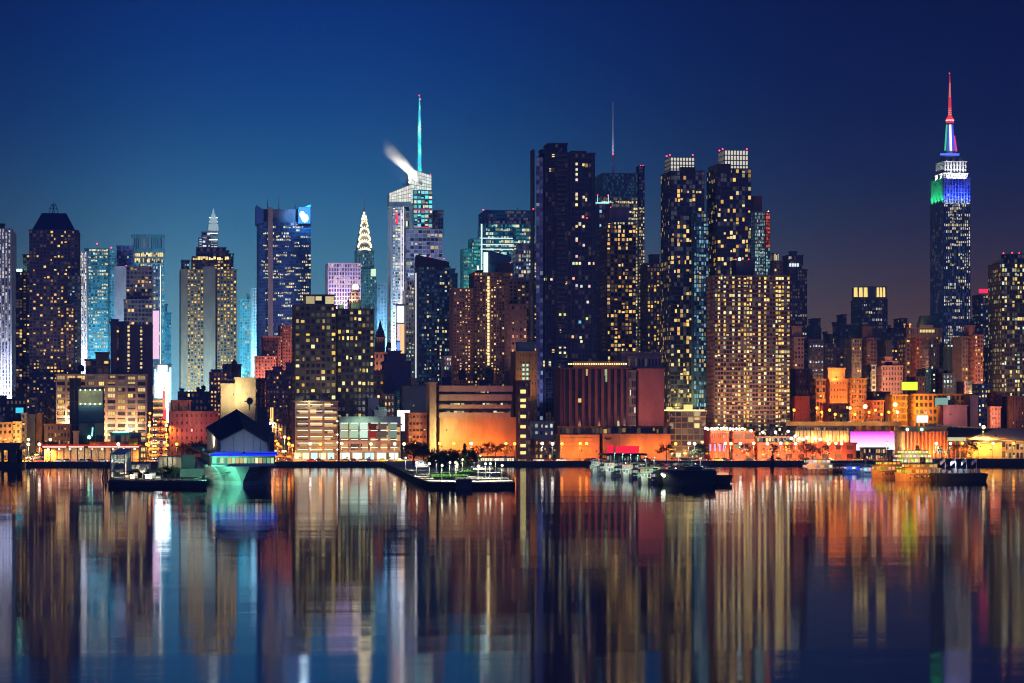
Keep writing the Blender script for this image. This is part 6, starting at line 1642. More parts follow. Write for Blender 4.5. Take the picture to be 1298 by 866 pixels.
# along the shore road
for px, lab, c, pw in (
    (14, 'orange street lamp behind the dark pier canopy', SOD, 900), (36, 'pale street lamp at the mouth of the left street', WRM, 1300), (50, 'bright street lamp at the left end of the terminal', WHI, 1300),
    (150, 'white street lamp by the lattice gangway of the museum pier', WHI, 700), (186, 'orange street lamp left of the bright street canyon', SOD, 1200), (224, 'orange street lamp behind the museum pier shelter', SOD, 800),
    (352, 'orange street lamp right of the aircraft carrier', SOD, 1400), (366, 'orange street lamp at the corner of the second street', SOD, 1400), (393, 'white street lamp before the tall garage', WHI, 1500), (406, 'orange street lamp before the tall garage', SOD, 1300),
    (433, 'cream street lamp at the joint of the two garages', WRM, 1000), (470, 'cream street lamp before the middle of the wide garage', WRM, 1000), (500, 'cream street lamp at the right end of the wide garage', WRM, 1000),
    (512, 'pale street lamp beside the garden pier entrance', WRM, 1000), (527, 'orange street lamp under the orange left wing', SOD, 900), (557, 'orange street lamp at the foot of the tan corner tower', SOD, 900),
    (575, 'orange street lamp left of the tallest pier tree', SOD, 900), (597, 'brilliant white street lamp right of the tallest pier tree', WHI, 1600), (641, 'orange street lamp before the glowing wall near the stair tower', SOD, 900),
    (652, 'small orange street lamp at the foot of the dark stair tower', SOD, 700), (687, 'brilliant pale street lamp left of the orange podium', WHI, 1800), (700, 'white street lamp at the left corner of the orange podium', WHI, 900), (712, 'sodium street lamp before the first bay of the orange podium', SOD, 1100),
    (735, 'sodium street lamp before the middle of the orange podium', SOD, 1100), (743, 'second sodium street lamp before the middle of the orange podium', SOD, 900), (856, 'sodium street lamp at the left of the gridded podium', SOD, 1200), (873, 'white street lamp of a pair before the gridded podium', WHI, 1000),
    (880, 'right white street lamp of the pair before the gridded podium', WHI, 1000), (919, 'amber street lamp beside the violet banner lights', WRM, 1200), (926, 'amber street lamp just right of the violet banner lights', WRM, 1200), (938, 'white street lamp at the left part of the restaurant', WHI, 900),
    (955, 'pale street lamp before the restaurant doors', WRM, 900), (972, 'pale street lamp right of the restaurant doors', WRM, 900), (989, 'white street lamp at the right part of the restaurant', WHI, 800), (997, 'sodium street lamp before the restaurant long wing', SOD, 1000),
    (1008, 'pale street lamp at the end of the restaurant terrace', WRM, 900), (1050, 'amber street lamp before the beige fins', WRM, 1100), (1059, 'second amber street lamp before the beige fins', WRM, 1000), (1066, 'amber street lamp near the left edge of the magenta screen', WRM, 900),
    (1124, 'cream street lamp under the magenta screen', WRM, 900), (1186, 'greenish street lamp before the deep orange fins', GRN, 1000), (1204, 'white green street lamp at the right end of the orange finned hall', GRN, 1000), (1219, 'red orange street lamp left of the ochre wall', SOD, 900),
    (1240, 'amber street lamp before the ochre wall', SOD, 1100), (1258, 'amber street lamp at the right of the ochre wall', WRM, 900), (1284, 'amber street lamp at the right edge', SOD, 900)):
    street_lamp(lab, px, 1280.6 if px % 2 else 1256.4, c, pw)
for px, hh, dy, lab, c in ((1006, 7, 2, 'amber lamp on the raised roadway at its left end', SOD), (1035, 8, 3, 'amber lamp on the raised roadway before the warehouse left wing', SOD), (1041, 6, 10, 'amber lamp on the raised roadway behind the left wing lamp', SOD), (1051, 7, 4, 'amber lamp on the raised roadway left of the yellow house', SOD), (1058, 5, 10, 'low amber lamp on the raised roadway by the yellow house', SOD), (1077, 8, 3, 'amber lamp on the raised roadway right of the yellow house', WRM), (1083, 5, 9, 'low amber lamp on the raised roadway right of the yellow house', SOD), (1096, 9, 3, 'tall amber lamp on the raised roadway under the warehouse yellow wing', WRM), (1101, 6, 9, 'amber lamp on the raised roadway before the red brick row', SOD), (1109, 7, 5, 'amber lamp on the raised roadway right of the red brick row lamp', SOD), (1117, 5, 10, 'low amber lamp on the raised roadway near its right end', SOD), (1126, 6, 3, 'amber lamp on the raised roadway near the ochre building', SOD), (1134, 10, 6, 'brilliant tall lamp at the right end of the raised roadway', WRM), (1137, 6, 3, 'white amber lamp at the right end of the raised roadway', WRM)):
    street_lamp(lab, px, Yv + dy, c, 900, hh, VIA, .72 if hh < 9 else 1.1, 4.5)
street_lamp('tall amber mast lamp over the black and tan roofs', 1246, 1296, (1, .6, .2), 1500, 16.0, GZ, .9, 5.0)
def sz(st, Y): return GZ + st[3] * (Y - st[1]) / (st[2] - st[1])
for st, nm, n, w, cs in ((ST_A, 'left street', 7, 5, (SOD, WRM)), (ST_B, 'bright street canyon', 12, 4.2, (SOD, SOD, SOD, WRM)), (ST_C, 'second street', 10, 4.4, (SOD, SOD, WRM))):
    for q in range(n):
        Y = st[1] + 14 + q * (34 + q * 3)
        for sd in (-1, 1):
            street_lamp('street lamp on the %s kerb of the %s, %s' % ('left' if sd < 0 else 'right', nm, ('nearest the river', 'second from the river', 'third from the river', 'fourth from the river', 'fifth from the river', 'sixth from the river', 'seventh from the river', 'eighth from the river', 'ninth from the river', 'tenth from the river', 'second farthest', 'farthest')[q]),
                0, Y, cs[q % len(cs)], 2000, 8.5 if q % 2 else 7.0, sz(st, Y), .75, 3.0, X=st[0] + sd * w)
# signals and shop signs hung over the bright street
def signal(label, X, Y, z, c, h=6.0):
    th = Thing('traffic_light', label, 'traffic light', (X, Y, z), 'traffic lights and signs in the streets')
    mb = MB(); mb.tube((X, Y, z), (X, Y, z + h), .09, n=6); mb.tube((X, Y, z + h), (X + 1.6, Y, z + h), .06, n=6); th.part('pole', mb, paint((.06, .06, .05)))
    mb = MB(); mb.box(X + 1.3, X + 1.8, Y - .2, Y + .2, z + h - .9, z + h + .5); b = th.part('signal_box', mb, paint((.08, .07, .02)))
    mb = MB(); mb.ball((X + 1.55, Y - .25, z + h), .42, 8); th.part('signal_lens', mb, emit_mat(c, 5.0), parent=b)
for st, nm in ((ST_B, 'bright street canyon'), (ST_C, 'second street')):
    for q in range(7):
        Y = st[1] + 8 + q * 46
        signal('red traffic light over the %s, %s' % (nm, ('at the river end', 'second in line', 'third in line', 'fourth in line', 'fifth in line', 'sixth in line', 'last in line')[q]), st[0] + (-4 if q % 2 else 1.5), Y, sz(st, Y), (1, .05, .05))
def hung_sign(label, X, Y, z0, z1, c, w=1.4, s=1.6):
    th = Thing('shop_sign', label, 'sign', (X, Y, z0 - 4), 'upright lit signs along the streets')
    mb = MB(); mb.box(X - w / 2, X + w / 2, Y, Y + .4, z0, z1); th.part('sign_panel', mb, emit_mat(c, s))
    mb = MB(); mb.tube((X, Y + .2, z0 - 4), (X, Y + .2, z0), .1, n=6); th.part('pole', mb, paint((.08, .08, .08)))
for i, (dx, Y, h0, h1, c) in enumerate(((3.6, 1480, 8, 13, (1, .05, .1)), (3.5, 1560, 9, 15, (1, .2, .12)), (-3.6, 1620, 8, 13, (1, .4, .1)), (3.5, 1700, 8, 13, (1, .1, .12)), (-3.5, 1760, 8, 13, (1, .55, .3)))):
    hung_sign('upright lit %s sign in the bright street canyon' % ('crimson', 'vermilion', 'orange', 'tall red', 'peach')[i], ST_B[0] + dx, Y, sz(ST_B, Y) + h0, sz(ST_B, Y) + h1, c, 1.6)
for i, (dx, Y, h0, h1, c) in enumerate(((-3.6, 1420, 7, 12, (1, .45, .1)), (3.2, 1500, 8, 16, (1, .5, .15)), (-3.2, 1580, 9, 20, (1, .7, .25)))):
    hung_sign('upright lit %s sign in the second street' % ('orange', 'amber', 'tall yellow')[i], ST_C[0] + dx, Y, sz(ST_C, Y) + h0, sz(ST_C, Y) + h1, c, 1.6)
# cars
def make_car(c, label):
    th = Thing('parked_car' if label.startswith('parked') else 'car', label, 'car', (0, 0, 0), 'cars on the roads and piers')
    mb = MB()
    prof = [(-2.2, .45, .75), (-2.1, .85, .88), (-1.0, .95, .9), (1.5, .98, .9), (2.1, .85, .86), (2.2, .5, .75)]
    mb.loft([[(x, -w, .25), (x, w, .25), (x, w, h), (x, -w, h)] for x, h, w in prof])
    body = th.part('body', mb, paint(c, .3, .3))
    mb = MB(); mb.loft([[(-1.3, -.78, .93), (1.3, -.78, .93), (1.3, .78, .93), (-1.3, .78, .93)], [(-.7, -.62, 1.45), (.75, -.62, 1.45), (.75, .62, 1.45), (-.7, .62, 1.45)]])
    th.part('cabin', mb, paint((.02, .025, .03), .15))
    for x in (-1.35, 1.35):
        for y in (-.8, .8):
            mb = MB(); mb.tube((x, y - .1, .32), (x, y + .1, .32), .32, n=12); w = th.part('wheel', mb, paint((.02, .02, .02), .8))
            mb = MB(); mb.tube((x, y - .115, .32), (x, y + .115, .32), .18, n=10); th.part('rim', mb, paint((.4, .4, .42), .3, .8), parent=w)
    for y in (-.6, .6):
        mb = MB(); mb.box(2.16, 2.24, y - .2, y + .2, .55, .78); th.part('headlight', mb, emit_mat((1, .95, .8), 9))
        mb = MB(); mb.box(-2.24, -2.16, y - .22, y + .22, .58, .84); th.part('tail_light', mb, emit_mat((1, .03, .03), 7))
    return th
cars = [make_car((.05, .05, .06), 'black car with its lights on'), make_car((.55, .55, .55), 'silver car with its lights on'), make_car((.6, .45, .03), 'yellow cab with its lights on'), make_car((.3, .03, .03), 'dark red car with its lights on')]
used_car = set()
def place_car(loc, rz, where):
    i = random.randrange(4); th = cars[i]
    lab = '%s %s' % (('black car', 'silver car', 'yellow cab', 'dark red car')[i], where)
    if i not in used_car:
        used_car.add(i); th.e.location = loc; th.e.rotation_euler = (0, 0, rz); th.e['label'] = lab
    else: dup(th, loc, lab, rz)
random.seed(5)
px = 6
while px < 1296:
    if not (232 < px < 345):
        place_car((PX(px, 1264), random.choice((1260, 1265)), GZ + .01), 0, 'with lit lights driving right along the waterfront road')
        if random.random() < .6: place_car((PX(px + 9, 1274), random.choice((1270.5, 1275.5)), GZ + .01), math.pi, 'with lit lights driving left along the waterfront road')
    px += random.uniform(18, 46)
for q in range(7): place_car((PX(1004 + q * 19 + random.uniform(-4, 4), Yv + 5), Yv + (5 if q % 2 else 9), VIA + .02), 0 if q % 2 else math.pi, 'on the raised roadway before the orange warehouse')
for st, nm, n in ((ST_A, 'left street', 8), (ST_B, 'bright street canyon', 16), (ST_C, 'second street', 14)):
    for q in range(n):
        Y = st[1] + 6 + q * 22 + random.uniform(0, 9)
        sd = q % 2
        place_car((st[0] + (1.6 if sd else -1.6), Y, sz(st, Y) + .05), math.pi / 2 if sd else -math.pi / 2, '%s in the %s' % ('driving away with red tail lights' if sd else 'driving towards the river', nm))
# trees
def make_tree(kind, seed):
    rr = random.Random(seed)
    th = Thing('tree', 'leafy tree by the water', 'tree', (0, 0, 0), 'trees along the waterfront')
    H = 10.0
    mb = MB(); mb.lathe(0, 0, [(.32, 0), (.24, 1.2), (.18, H * .5), (.05, H * .85)], 8)
    tips = []
    for q in range(16):
        z = rr.uniform(2.2, 7.6); a = rr.uniform(0, 6.28); L = (1 - z / 11) * (3.6 if kind != 'cone' else 2.6) * rr.uniform(.7, 1.1)
        e = (math.cos(a) * L, math.sin(a) * L, z + L * (.75 if kind != 'cone' else .25)); mb.tube((0, 0, z), e, .09, .03, 5); tips.append(e)
        for w in range(2):
            b = rr.uniform(-.8, .8) + a; e2 = (e[0] + math.cos(b) * L * .45, e[1] + math.sin(b) * L * .45, e[2] + rr.uniform(.1, .9)); mb.tube(e, e2, .035, .015, 4); tips.append(e2)
    th.part('trunk', mb, wall_mat((.07, .05, .035), .9, .3, 3))
    mb = MB(); n = {'cone': 1500, 'broad': 1300, 'bare': 420}[kind]
    for q in range(n):
        if kind == 'cone':
            z = 1.4 + 8.8 * (rr.random() ** 1.25); R_ = (1 - (z - 1.2) / 9.6) * 2.9 * (.8 + .3 * math.sin(z * 3.1 + seed)); a = rr.uniform(0, 6.28); r = R_ * math.sqrt(rr.random())
            c = Vector((math.cos(a) * r, math.sin(a) * r, z - .15 * r))
        else:
            t = rr.choice(tips); s = .95 if kind == 'broad' else .7
            c = Vector((t[0] + rr.gauss(0, s), t[1] + rr.gauss(0, s), t[2] + rr.gauss(0, s * .7)))
        u = Vector((rr.gauss(0, 1), rr.gauss(0, 1), rr.gauss(0, 1))).normalized(); v = u.orthogonal().normalized(); k = rr.uniform(.22, .5)
        mb.face([c - u * k, c + v * k * .6, c + u * k, c - v * k * .6], 0)
    m = {'cone': (.035, .06, .03), 'broad': (.05, .07, .03), 'bare': (.12, .06, .025)}[kind]
    th.part('crown', mb, wall_mat(m, .8, .5, .8))
    return th
TREES = {k: [make_tree(k, 3 + i * 7) for i in range(2)] for k in ('cone', 'broad', 'bare')}
tused = set()
def tree(kind, label, loc, h, i=0):
    th = TREES[kind][i % 2]
    if (kind, i % 2) not in tused:
        tused.add((kind, i % 2)); th.e.location = loc; th.e.scale = (h / 10,) * 3; th.e.rotation_euler = (0, 0, random.uniform(0, 6)); th.e['label'] = label
    else: dup(th, loc, label, random.uniform(0, 6), scale=h / 10)
# ---------------------------------------------------------------- garden pier
DZ = 1.7
th = Thing('garden_pier', 'wide stone pier with a lawn and trees in the middle of the waterfront', 'pier', G(590, 600, DZ))
poly = [(486, 586), (505, 594), (522, 602.5), (543, 610.5), (590, 611.5), (652, 611), (640, 603), (625, 594.5), (622, 586)]
P_ = [G(x, y, DZ) for x, y in poly]
mb = MB(); mb.prism([(p.x, p.y) for p in P_], -1.5, DZ - .3); th.part('pier_base', mb, wall_mat((.06, .055, .05), .9, .4, .5))
c0 = sum(P_, Vector()) / len(P_)
mb = MB(); mb.prism([(p.x + (p.x - c0.x) * .006, p.y + (p.y - c0.y) * .006) for p in P_], DZ - .3, DZ); th.part('deck', mb, wall_mat((.3, .29, .25), .8, .25, .2))
mb = MB()
for a, b in zip(P_[1:7], P_[2:8]):
    n = max(2, int((b - a).length / 5))
    for q in range(n):
        p = a.lerp(b, q / n); mb.tube(p, p + Vector((0, 0, 1.1)), .06, n=5)
    for h in (.55, 1.1): mb.tube(a + Vector((0, 0, h)), b + Vector((0, 0, h)), .035, n=4)
th.part('railing', mb, paint((.05, .055, .05), .5, .5))
mb = MB()
for q in range(26):
    a = P_[3].lerp(P_[5], q / 25); mb.tube((a.x, a.y - .4, -2), (a.x, a.y - .4, DZ - .2), .22, n=6)
th.part('pile', mb, wall_mat((.05, .04, .035), .9, .4, 2))['kind'] = 'stuff'
mb = MB(); p = G(591, 612, DZ); mb.box(p.x - 3, p.x + 1.4, p.y - 1.5, p.y - .5, -1.5, DZ + .9); th.part('fender', mb, paint((.03, .03, .03)))
mb = MB(); pts = [G(x, y, DZ + .25) for x, y in ((543, 603), (552, 606.5), (575, 606), (592, 603), (605, 600.2), (604, 598), (590, 597.5), (570, 599), (553, 600))]
mb.prism([(p.x, p.y) for p in pts], DZ, DZ + .25)
lw = mb.build('lawn', wall_mat((.07, .2, .035), .95, .3, .8)); lw['kind'] = 'structure'
mb = MB(); rr = random.Random(2)
for q in range(2200):
    a, b, c = rr.choice([(pts[0], pts[i], pts[i + 1]) for i in range(1, 8)]); u, v = rr.random(), rr.random()
    if u + v > 1: u, v = 1 - u, 1 - v
    p = a + (b - a) * u + (c - a) * v; w = rr.uniform(-.2, .2)
    mb.face([(p.x - .12, p.y, DZ + .25), (p.x + .12, p.y, DZ + .25), (p.x + w, p.y + .05, DZ + .25 + rr.uniform(.2, .45))], 0)
gr = mb.build('grass', wall_mat((.07, .2, .035), .95, .4, .5)); gr['kind'] = 'stuff'
for (px, py, h, kind, lab) in ((589, 598.5, 7.6, 'cone', 'tallest pointed tree on the garden pier'), (557, 602, 5.8, 'broad', 'round tree at the left end of the pier lawn'), (571, 600, 5.8, 'broad', 'round tree beside the left end tree on the pier lawn'), (580, 599, 5.0, 'broad', 'smaller tree between the round trees and the pointed tree'),
    (524, 590, 6.6, 'broad', 'dark tree at the garden pier entrance, left of the white tent'), (537, 590, 6.4, 'broad', 'dark tree behind the white tent'), (547, 595, 4.6, 'cone', 'small pointed tree right of the white tent'), (563, 598, 5.2, 'cone', 'slim pointed tree behind the round trees'), (596, 597, 5.2, 'broad', 'bushy tree right of the tallest pointed tree')):
    tree(kind, lab, G(px, py, DZ), h * (1.25 if kind == 'cone' else 1.5), px)
for (px, lab) in ((607, 'bare tree behind the pier lamps'), (618, 'bare tree in front of the glowing wall, middle'), (628, 'bare tree in front of the glowing wall, right'), (640, 'bare tree near the stair tower foot'), (845, 'bare orange lit tree right of the podium corner'), (886, 'brown tree left of the red brick restaurant'), (888, 'second brown tree left of the red brick restaurant'), (947, 'bare tree before the restaurant doors'), (979, 'bare tree before the right part of the restaurant'), (1000, 'bare tree at the end of the restaurant'), (1022, 'bare tree below the beige fins, left'), (1030, 'bare tree below the beige fins, middle'), (1043, 'bare tree below the beige fins, right'), (1193, 'bare tree before the deep orange fins'), (1210, 'bare tree left of the ochre wall'), (1222, 'bare tree at the foot of the ochre wall'), (1232, 'bare tree before the middle of the ochre wall'), (232, 'dark bare tree behind the green container'), (246, 'dark bushy tree left of the gabled pavilion'), (258, 'dark bushy tree close to the gabled pavilion')):
    tree('bare' if px not in (246, 258, 886, 888) else 'broad', lab, (PX(px, 1254 if px % 2 else 1284), 1254 if px % 2 else 1284, GZ), random.uniform(7.5, 9.5), px)
for (px, py, lab) in ((553, 601, 'white pier lamp at the left of the lawn'), (570, 604, 'left white pier lamp of the pair on the lawn'), (577, 604, 'right white pier lamp of the pair on the lawn'), (580.5, 599, 'white pier lamp behind the lawn'), (586, 599, 'white pier lamp left of the tallest pointed tree'), (601, 595, 'small pier lamp right of the bushy tree'), (606, 594, 'middle small pier lamp right of the bushy tree'), (608.5, 592, 'far small pier lamp right of the bushy tree'), (615, 606, 'left white pier lamp of the pair on the bare deck'), (621, 606, 'right white pier lamp of the pair on the bare deck'), (636, 609, 'added pier lamp near the front right corner'), (560, 609, 'added pier lamp near the front edge, left of the fender'), (578, 610, 'added pier lamp near the front edge, beside the fender'), (606, 610, 'added pier lamp near the front edge, right of the fender'), (628, 599, 'added pier lamp at the right edge, farther back'), (544, 606, 'added pier lamp near the front left corner'), (514, 596, 'added pier lamp at the root of the left edge'), (528, 604, 'added pier lamp near the left edge of the garden pier')):
    p = G(px, py, DZ); street_lamp(lab, 0, p.y, (1, .92, .62), 520, 4.6, DZ, .36, 4.0, X=p.x)  # lamps labelled added are extra, put in to brighten the deck
# white tent and low pavilion
th = Thing('tent', 'bright white tent at the garden pier entrance', 'tent', G(535, 592, DZ), None)
p = G(535, 592, DZ)
mb = MB(); mb.box(p.x - 2.6, p.x + 2.6, p.y, p.y + 4, DZ, DZ + 1.3); th.part('tent_walls', mb, paint((.8, .78, .72), .7))
mb = MB(); mb.loft([[(p.x - 2.8, p.y - .2, DZ + 1.3), (p.x + 2.8, p.y - .2, DZ + 1.3), (p.x + 2.8, p.y + 4.2, DZ + 1.3), (p.x - 2.8, p.y + 4.2, DZ + 1.3)], [(p.x - 2.4, p.y + 1.8, DZ + 2.2), (p.x + 2.4, p.y + 1.8, DZ + 2.2), (p.x + 2.4, p.y + 2.2, DZ + 2.2), (p.x - 2.4, p.y + 2.2, DZ + 2.2)]]); th.part('tent_roof', mb, paint((.85, .84, .8), .6))
point_light(th, (p.x, p.y - 2.5, DZ + 2.6), 700, (1, .95, .85), .4)
th = Thing('pavilion', 'low flat roofed pavilion with a lit glass front behind the garden pier', 'pavilion', (PX(625, 1252), 1252, GZ))
mb = MB(); mb.box(PX(604, 1250), PX(653, 1250), 1250, 1256, PZ(580.5, 630, 1250), PZ(578.6, 630, 1250)); th.part('roof', mb, paint((.06, .07, .06)))
mb = MB()
for q in range(15):
    a = PX(605.5 + q * 3.1, 1251); b = PX(607.9 + q * 3.1, 1251); mb.face([(a, 1251, GZ + .3), (b, 1251, GZ + .3), (b, 1251, PZ(580.8, 630, 1250)), (a, 1251, PZ(580.8, 630, 1250))], 0, None, random.choice([(.9, .85, .45), (1, .95, .7), (.45, .45, .25), (.2, .2, .14)]))
th.part('glass_front', mb, pane_mat())
# ---------------------------------------------------------------- delta winged plane and its museum pier
th = Thing('museum_pier', 'low black pier in front of the carrier carrying a plane and shelters', 'pier', G(200, 612, 1.6))
a, b, c, d = G(137, 610.5, 1.6), G(262, 611.5, 1.6), G(262, 590, 1.6), G(150, 590, 1.6)
mb = MB(); mb.prism([(a.x, a.y), (b.x, b.y), (c.x, c.y), (d.x, d.y)], -1.5, 1.6); th.part('deck', mb, wall_mat((.05, .045, .045), .9, .3, .4))
mb = MB()
for q in range(42):
    p = a.lerp(b, q / 41); mb.tube(p, p + Vector((0, 0, 1.0)), .05, n=4)
mb.tube(a + Vector((0, 0, 1)), b + Vector((0, 0, 1)), .04, n=4)
th.part('railing', mb, paint((.05, .05, .05)))
p0 = G(181, 607, 1.6); z = 4.2
th = Thing('delta_plane', 'white delta winged airliner parked at the end of the museum pier', 'airplane', (p0.x, p0.y, 1.6))
mb = MB()
def fring(y, r, zc, n=12): return [(p0.x + r * math.cos(6.2832 * k / n), p0.y + y, zc + r * math.sin(6.2832 * k / n)) for k in range(n)]
mb.loft([fring(-2, .08, z - .5), fring(0, .45, z - .3), fring(3, .95, z), fring(8, 1.25, z + .1), fring(30, 1.25, z + .1), fring(40, .5, z + .5), fring(43, .1, z + .7)])
th.part('fuselage', mb, paint((.6, .55, .5), .35), smooth=True)
mb = MB()
for sd in (-1, 1):
    mb.loft([[(p0.x + sd * .9, p0.y + 12, z - .5), (p0.x + sd * .9, p0.y + 36, z - .5), (p0.x + sd * .9, p0.y + 36, z - .25), (p0.x + sd * .9, p0.y + 12, z - .25)],
             [(p0.x + sd * 3.5, p0.y + 22, z - .8), (p0.x + sd * 3.5, p0.y + 36, z - .8), (p0.x + sd * 3.5, p0.y + 36, z - .6), (p0.x + sd * 3.5, p0.y + 22, z - .6)],
             [(p0.x + sd * 7.2, p0.y + 31, z - 1.35), (p0.x + sd * 7.2, p0.y + 36, z - 1.35), (p0.x + sd * 7.2, p0.y + 36, z - 1.25), (p0.x + sd * 7.2, p0.y + 31, z - 1.25)]])
th.part('wing', mb, paint((.13, .12, .12), .45))
mb = MB(); mb.loft([[(p0.x - .12, p0.y + 30, z + 1), (p0.x + .12, p0.y + 30, z + 1), (p0.x + .12, p0.y + 41, z + 1), (p0.x - .12, p0.y + 41, z + 1)], [(p0.x - .06, p0.y + 38, z + 5.4), (p0.x + .06, p0.y + 38, z + 5.4), (p0.x + .06, p0.y + 41, z + 5.4), (p0.x - .06, p0.y + 41, z + 5.4)]])
th.part('tail_fin', mb, paint((.25, .1, .09), .4))
mb = MB()
for (dx, dy) in ((0, 5), (-2, 28), (2, 28)): mb.tube((p0.x + dx, p0.y + dy, 1.6), (p0.x + dx, p0.y + dy, z - .5), .16, n=6)
th.part('landing_gear', mb, paint((.15, .15, .15), .4, .6))
floodlight('added warm floodlight on the museum pier deck under the plane nose', 178, 609, p0.y - 6, 6000, (1, .7, .4))  # these deck floods are added so the plane shows up
floodlight('added pale floodlight on the museum pier deck left of the plane', 166, 609, p0.y - 4, 3500, (1, .85, .65))
floodlight('added pale floodlight on the museum pier deck right of the plane', 196, 609, p0.y - 4, 3000, (1, .9, .75))
# glazed gangway tower
p = G(150, 609, 1.6)
th = Thing('gangway_tower', 'pale steel lattice stair tower at the left corner of the museum pier', 'stair tower', (p.x, p.y, 1.6))
x0, x1, y0, y1, zt = p.x - 2.2, p.x + 1.8, p.y, p.y + 190, 1.6 + 7.4
LG = 190; NG = 24
mb = MB()
for x in (x0, x1):
    for q in range(NG + 1):
        y = y0 + LG * q / NG; mb.tube((x, y, 1.6), (x, y, zt), .14, n=5)
        if q < NG: mb.tube((x, y, 1.6), (x, y + LG / NG, zt), .08, n=4)
for zq in (1.9, 4.2, 6.6, zt): 
    for x in (x0, x1): mb.tube((x, y0, zq), (x, y1, zq), .09, n=5)
    for q in range(NG + 1): mb.tube((x0, y0 + LG * q / NG, zq), (x1, y0 + LG * q / NG, zq), .07, n=4)
th.part('lattice_frame', mb, paint((.6, .62, .55), .5, .2))
mb = MB()
for zq in (4.1, 6.5): mb.box(x0, x1, y0, y1, zq, zq + .1)
th.part('landing', mb, paint((.4, .4, .36)))
mb = MB(); mb.box(x0 - .3, x1 + .3, y0 - .3, y1, zt + .1, zt + .3); th.part('roof', mb, paint((.5, .6, .56)))
for q in range(7): point_light(th, (p.x, y0 + 4 + q * 27, 8.2), 900, ((1, .85, .6), (.8, 1, .85))[q % 2], .2)
for q in range(4): point_light(th, (p.x + 5 + q * 5.5, p.y + 3 + (q % 2) * 12, 7.5), 1200, ((1, .72, .42), (1, .85, .6))[q % 2], .2)  # extra unseen lights added over the pier deck
# kiosks, crates and masts crowding the deck
random.seed(21)
for i, (px, py, w, h, c, lab) in enumerate(((160, 608, 2.2, 1.5, (.6, .5, .4), 'small cream kiosk on the museum pier under the left wing of the plane'), (167, 607, 1.6, 1.2, (.5, .42, .35), 'pale crate on the museum pier left of the plane nose'), (172, 606, 1.4, 1.6, (.6, .58, .5), 'white ticket booth on the museum pier beside the plane nose'),
        (188, 607, 2.0, 1.3, (.62, .55, .46), 'cream kiosk on the museum pier right of the plane nose'), (194, 606, 1.5, 1.5, (.5, .5, .48), 'grey booth on the museum pier under the right wing of the plane'), (200, 608, 1.8, 1.0, (.4, .4, .42), 'low grey crate on the museum pier near the bushes'), (155, 604, 2.4, 1.8, (.55, .5, .42), 'larger pale kiosk on the museum pier by the gangway tower'), (236, 596, 2.0, 2.2, (.3, .36, .34), 'dull green booth behind the green containers'))):
    p_ = G(px, py, 1.6); th2 = Thing('kiosk', lab, 'kiosk', p_)
    mb = MB(); mb.box(p_.x - w / 2, p_.x + w / 2, p_.y, p_.y + w, 1.6, 1.6 + h); th2.part('wall', mb, paint(c, .6))
    mb = MB(); mb.box(p_.x - w / 2 - .2, p_.x + w / 2 + .2, p_.y - .3, p_.y + w + .1, 1.6 + h, 1.72 + h); th2.part('roof', mb, paint(tuple(v * .5 for v in c)))
    mb = MB(); mb.box(p_.x - w * .3, p_.x + w * .3, p_.y - .05, p_.y - .01, 1.6 + h * .45, 1.6 + h * .85); th2.part('window', mb, emit_mat((1, .8, .5), .8))
for i, (px, py, h, lab) in enumerate(((142, 604, 11, 'tall thin mast at the left end of the museum pier'), (149, 603, 9.5, 'mast with a spreader right of the tall thin mast'), (170, 602, 8.5, 'thin mast left of the plane nose'), (212, 603, 9, 'thin mast among the dark bushes of the museum pier'), (158, 598, 11, 'thin mast behind the gangway tower'), (191, 600, 7.5, 'thin mast behind the plane tail'), (227, 600, 8, 'thin mast left of the green containers'))):
    p_ = G(px, py, 1.6); th2 = Thing('mast', lab, 'mast', p_)
    mb = MB(); mb.tube(p_, p_ + Vector((0, 0, h)), .12, .05, 6); th2.part('pole', mb, paint((.3, .3, .3)))
    mb = MB(); mb.tube(p_ + Vector((-.9, 0, h * .75)), p_ + Vector((.9, 0, h * .75)), .05, n=5); th2.part('spreader', mb, paint((.3, .3, .3)))
# dark mooring mast left of it
p = G(133, 606, 0)
th = Thing('mooring_dolphin', 'cluster of dark mooring piles at the left of the museum pier', 'mooring piles', (p.x, p.y, -1))
mb = MB()
for (dx, dy, h, t) in ((0, 0, 5.8, .2), (.8, .6, 4.5, -.3), (-.9, .4, 3.4, .5), (1.8, 0, 7.5, .1)): mb.tube((p.x + dx, p.y + dy, -1), (p.x + dx + t, p.y + dy, h), .3, .22, 7)
th.part('piles', mb, wall_mat((.08, .06, .05), .9, .4, 2))
# shelters and containers
def shelter(label, l, r, t, b_, Yy, c, lit=True):
    x0, x1 = PX(l, Yy), PX(r, Yy); z1 = PZ(t, (l + r) / 2, Yy); z0 = 1.6
    th = Thing('shelter', label, 'shelter', ((x0 + x1) / 2, Yy, z0))
    mb = MB(); mb.box(x0 - .3, x1 + .3, Yy - .3, Yy + 8, z1 - .35, z1); th.part('roof', mb, paint(c))
    mb = MB(); n = 6
    for q in range(n):
        for yy in (Yy, Yy + 7.6): x = x0 + .2 + (x1 - x0 - .4) * q / (n - 1); mb.box(x - .16, x + .16, yy, yy + .32, z0, z1 - .35)
    th.part('columns', mb, paint(c))
    mb = MB(); mb.box(x0, x1, Yy + 7.62, Yy + 7.8, z0, z1 - .4); th.part('back_panel', mb, paint(tuple(v * .8 for v in c)))
    if lit: point_light(th, ((x0 + x1) / 2, Yy + 3, z1 - .9), 900, (1, .9, .6), .3)
shelter('cream open shelter with columns on the museum pier, left of the green container', 200, 231, 578, 600, 1010, (.5, .48, .38))
shelter('small cream shelter low in front of the bright street canyon', 160, 190, 588, 600, 1040, (.5, .5, .42))
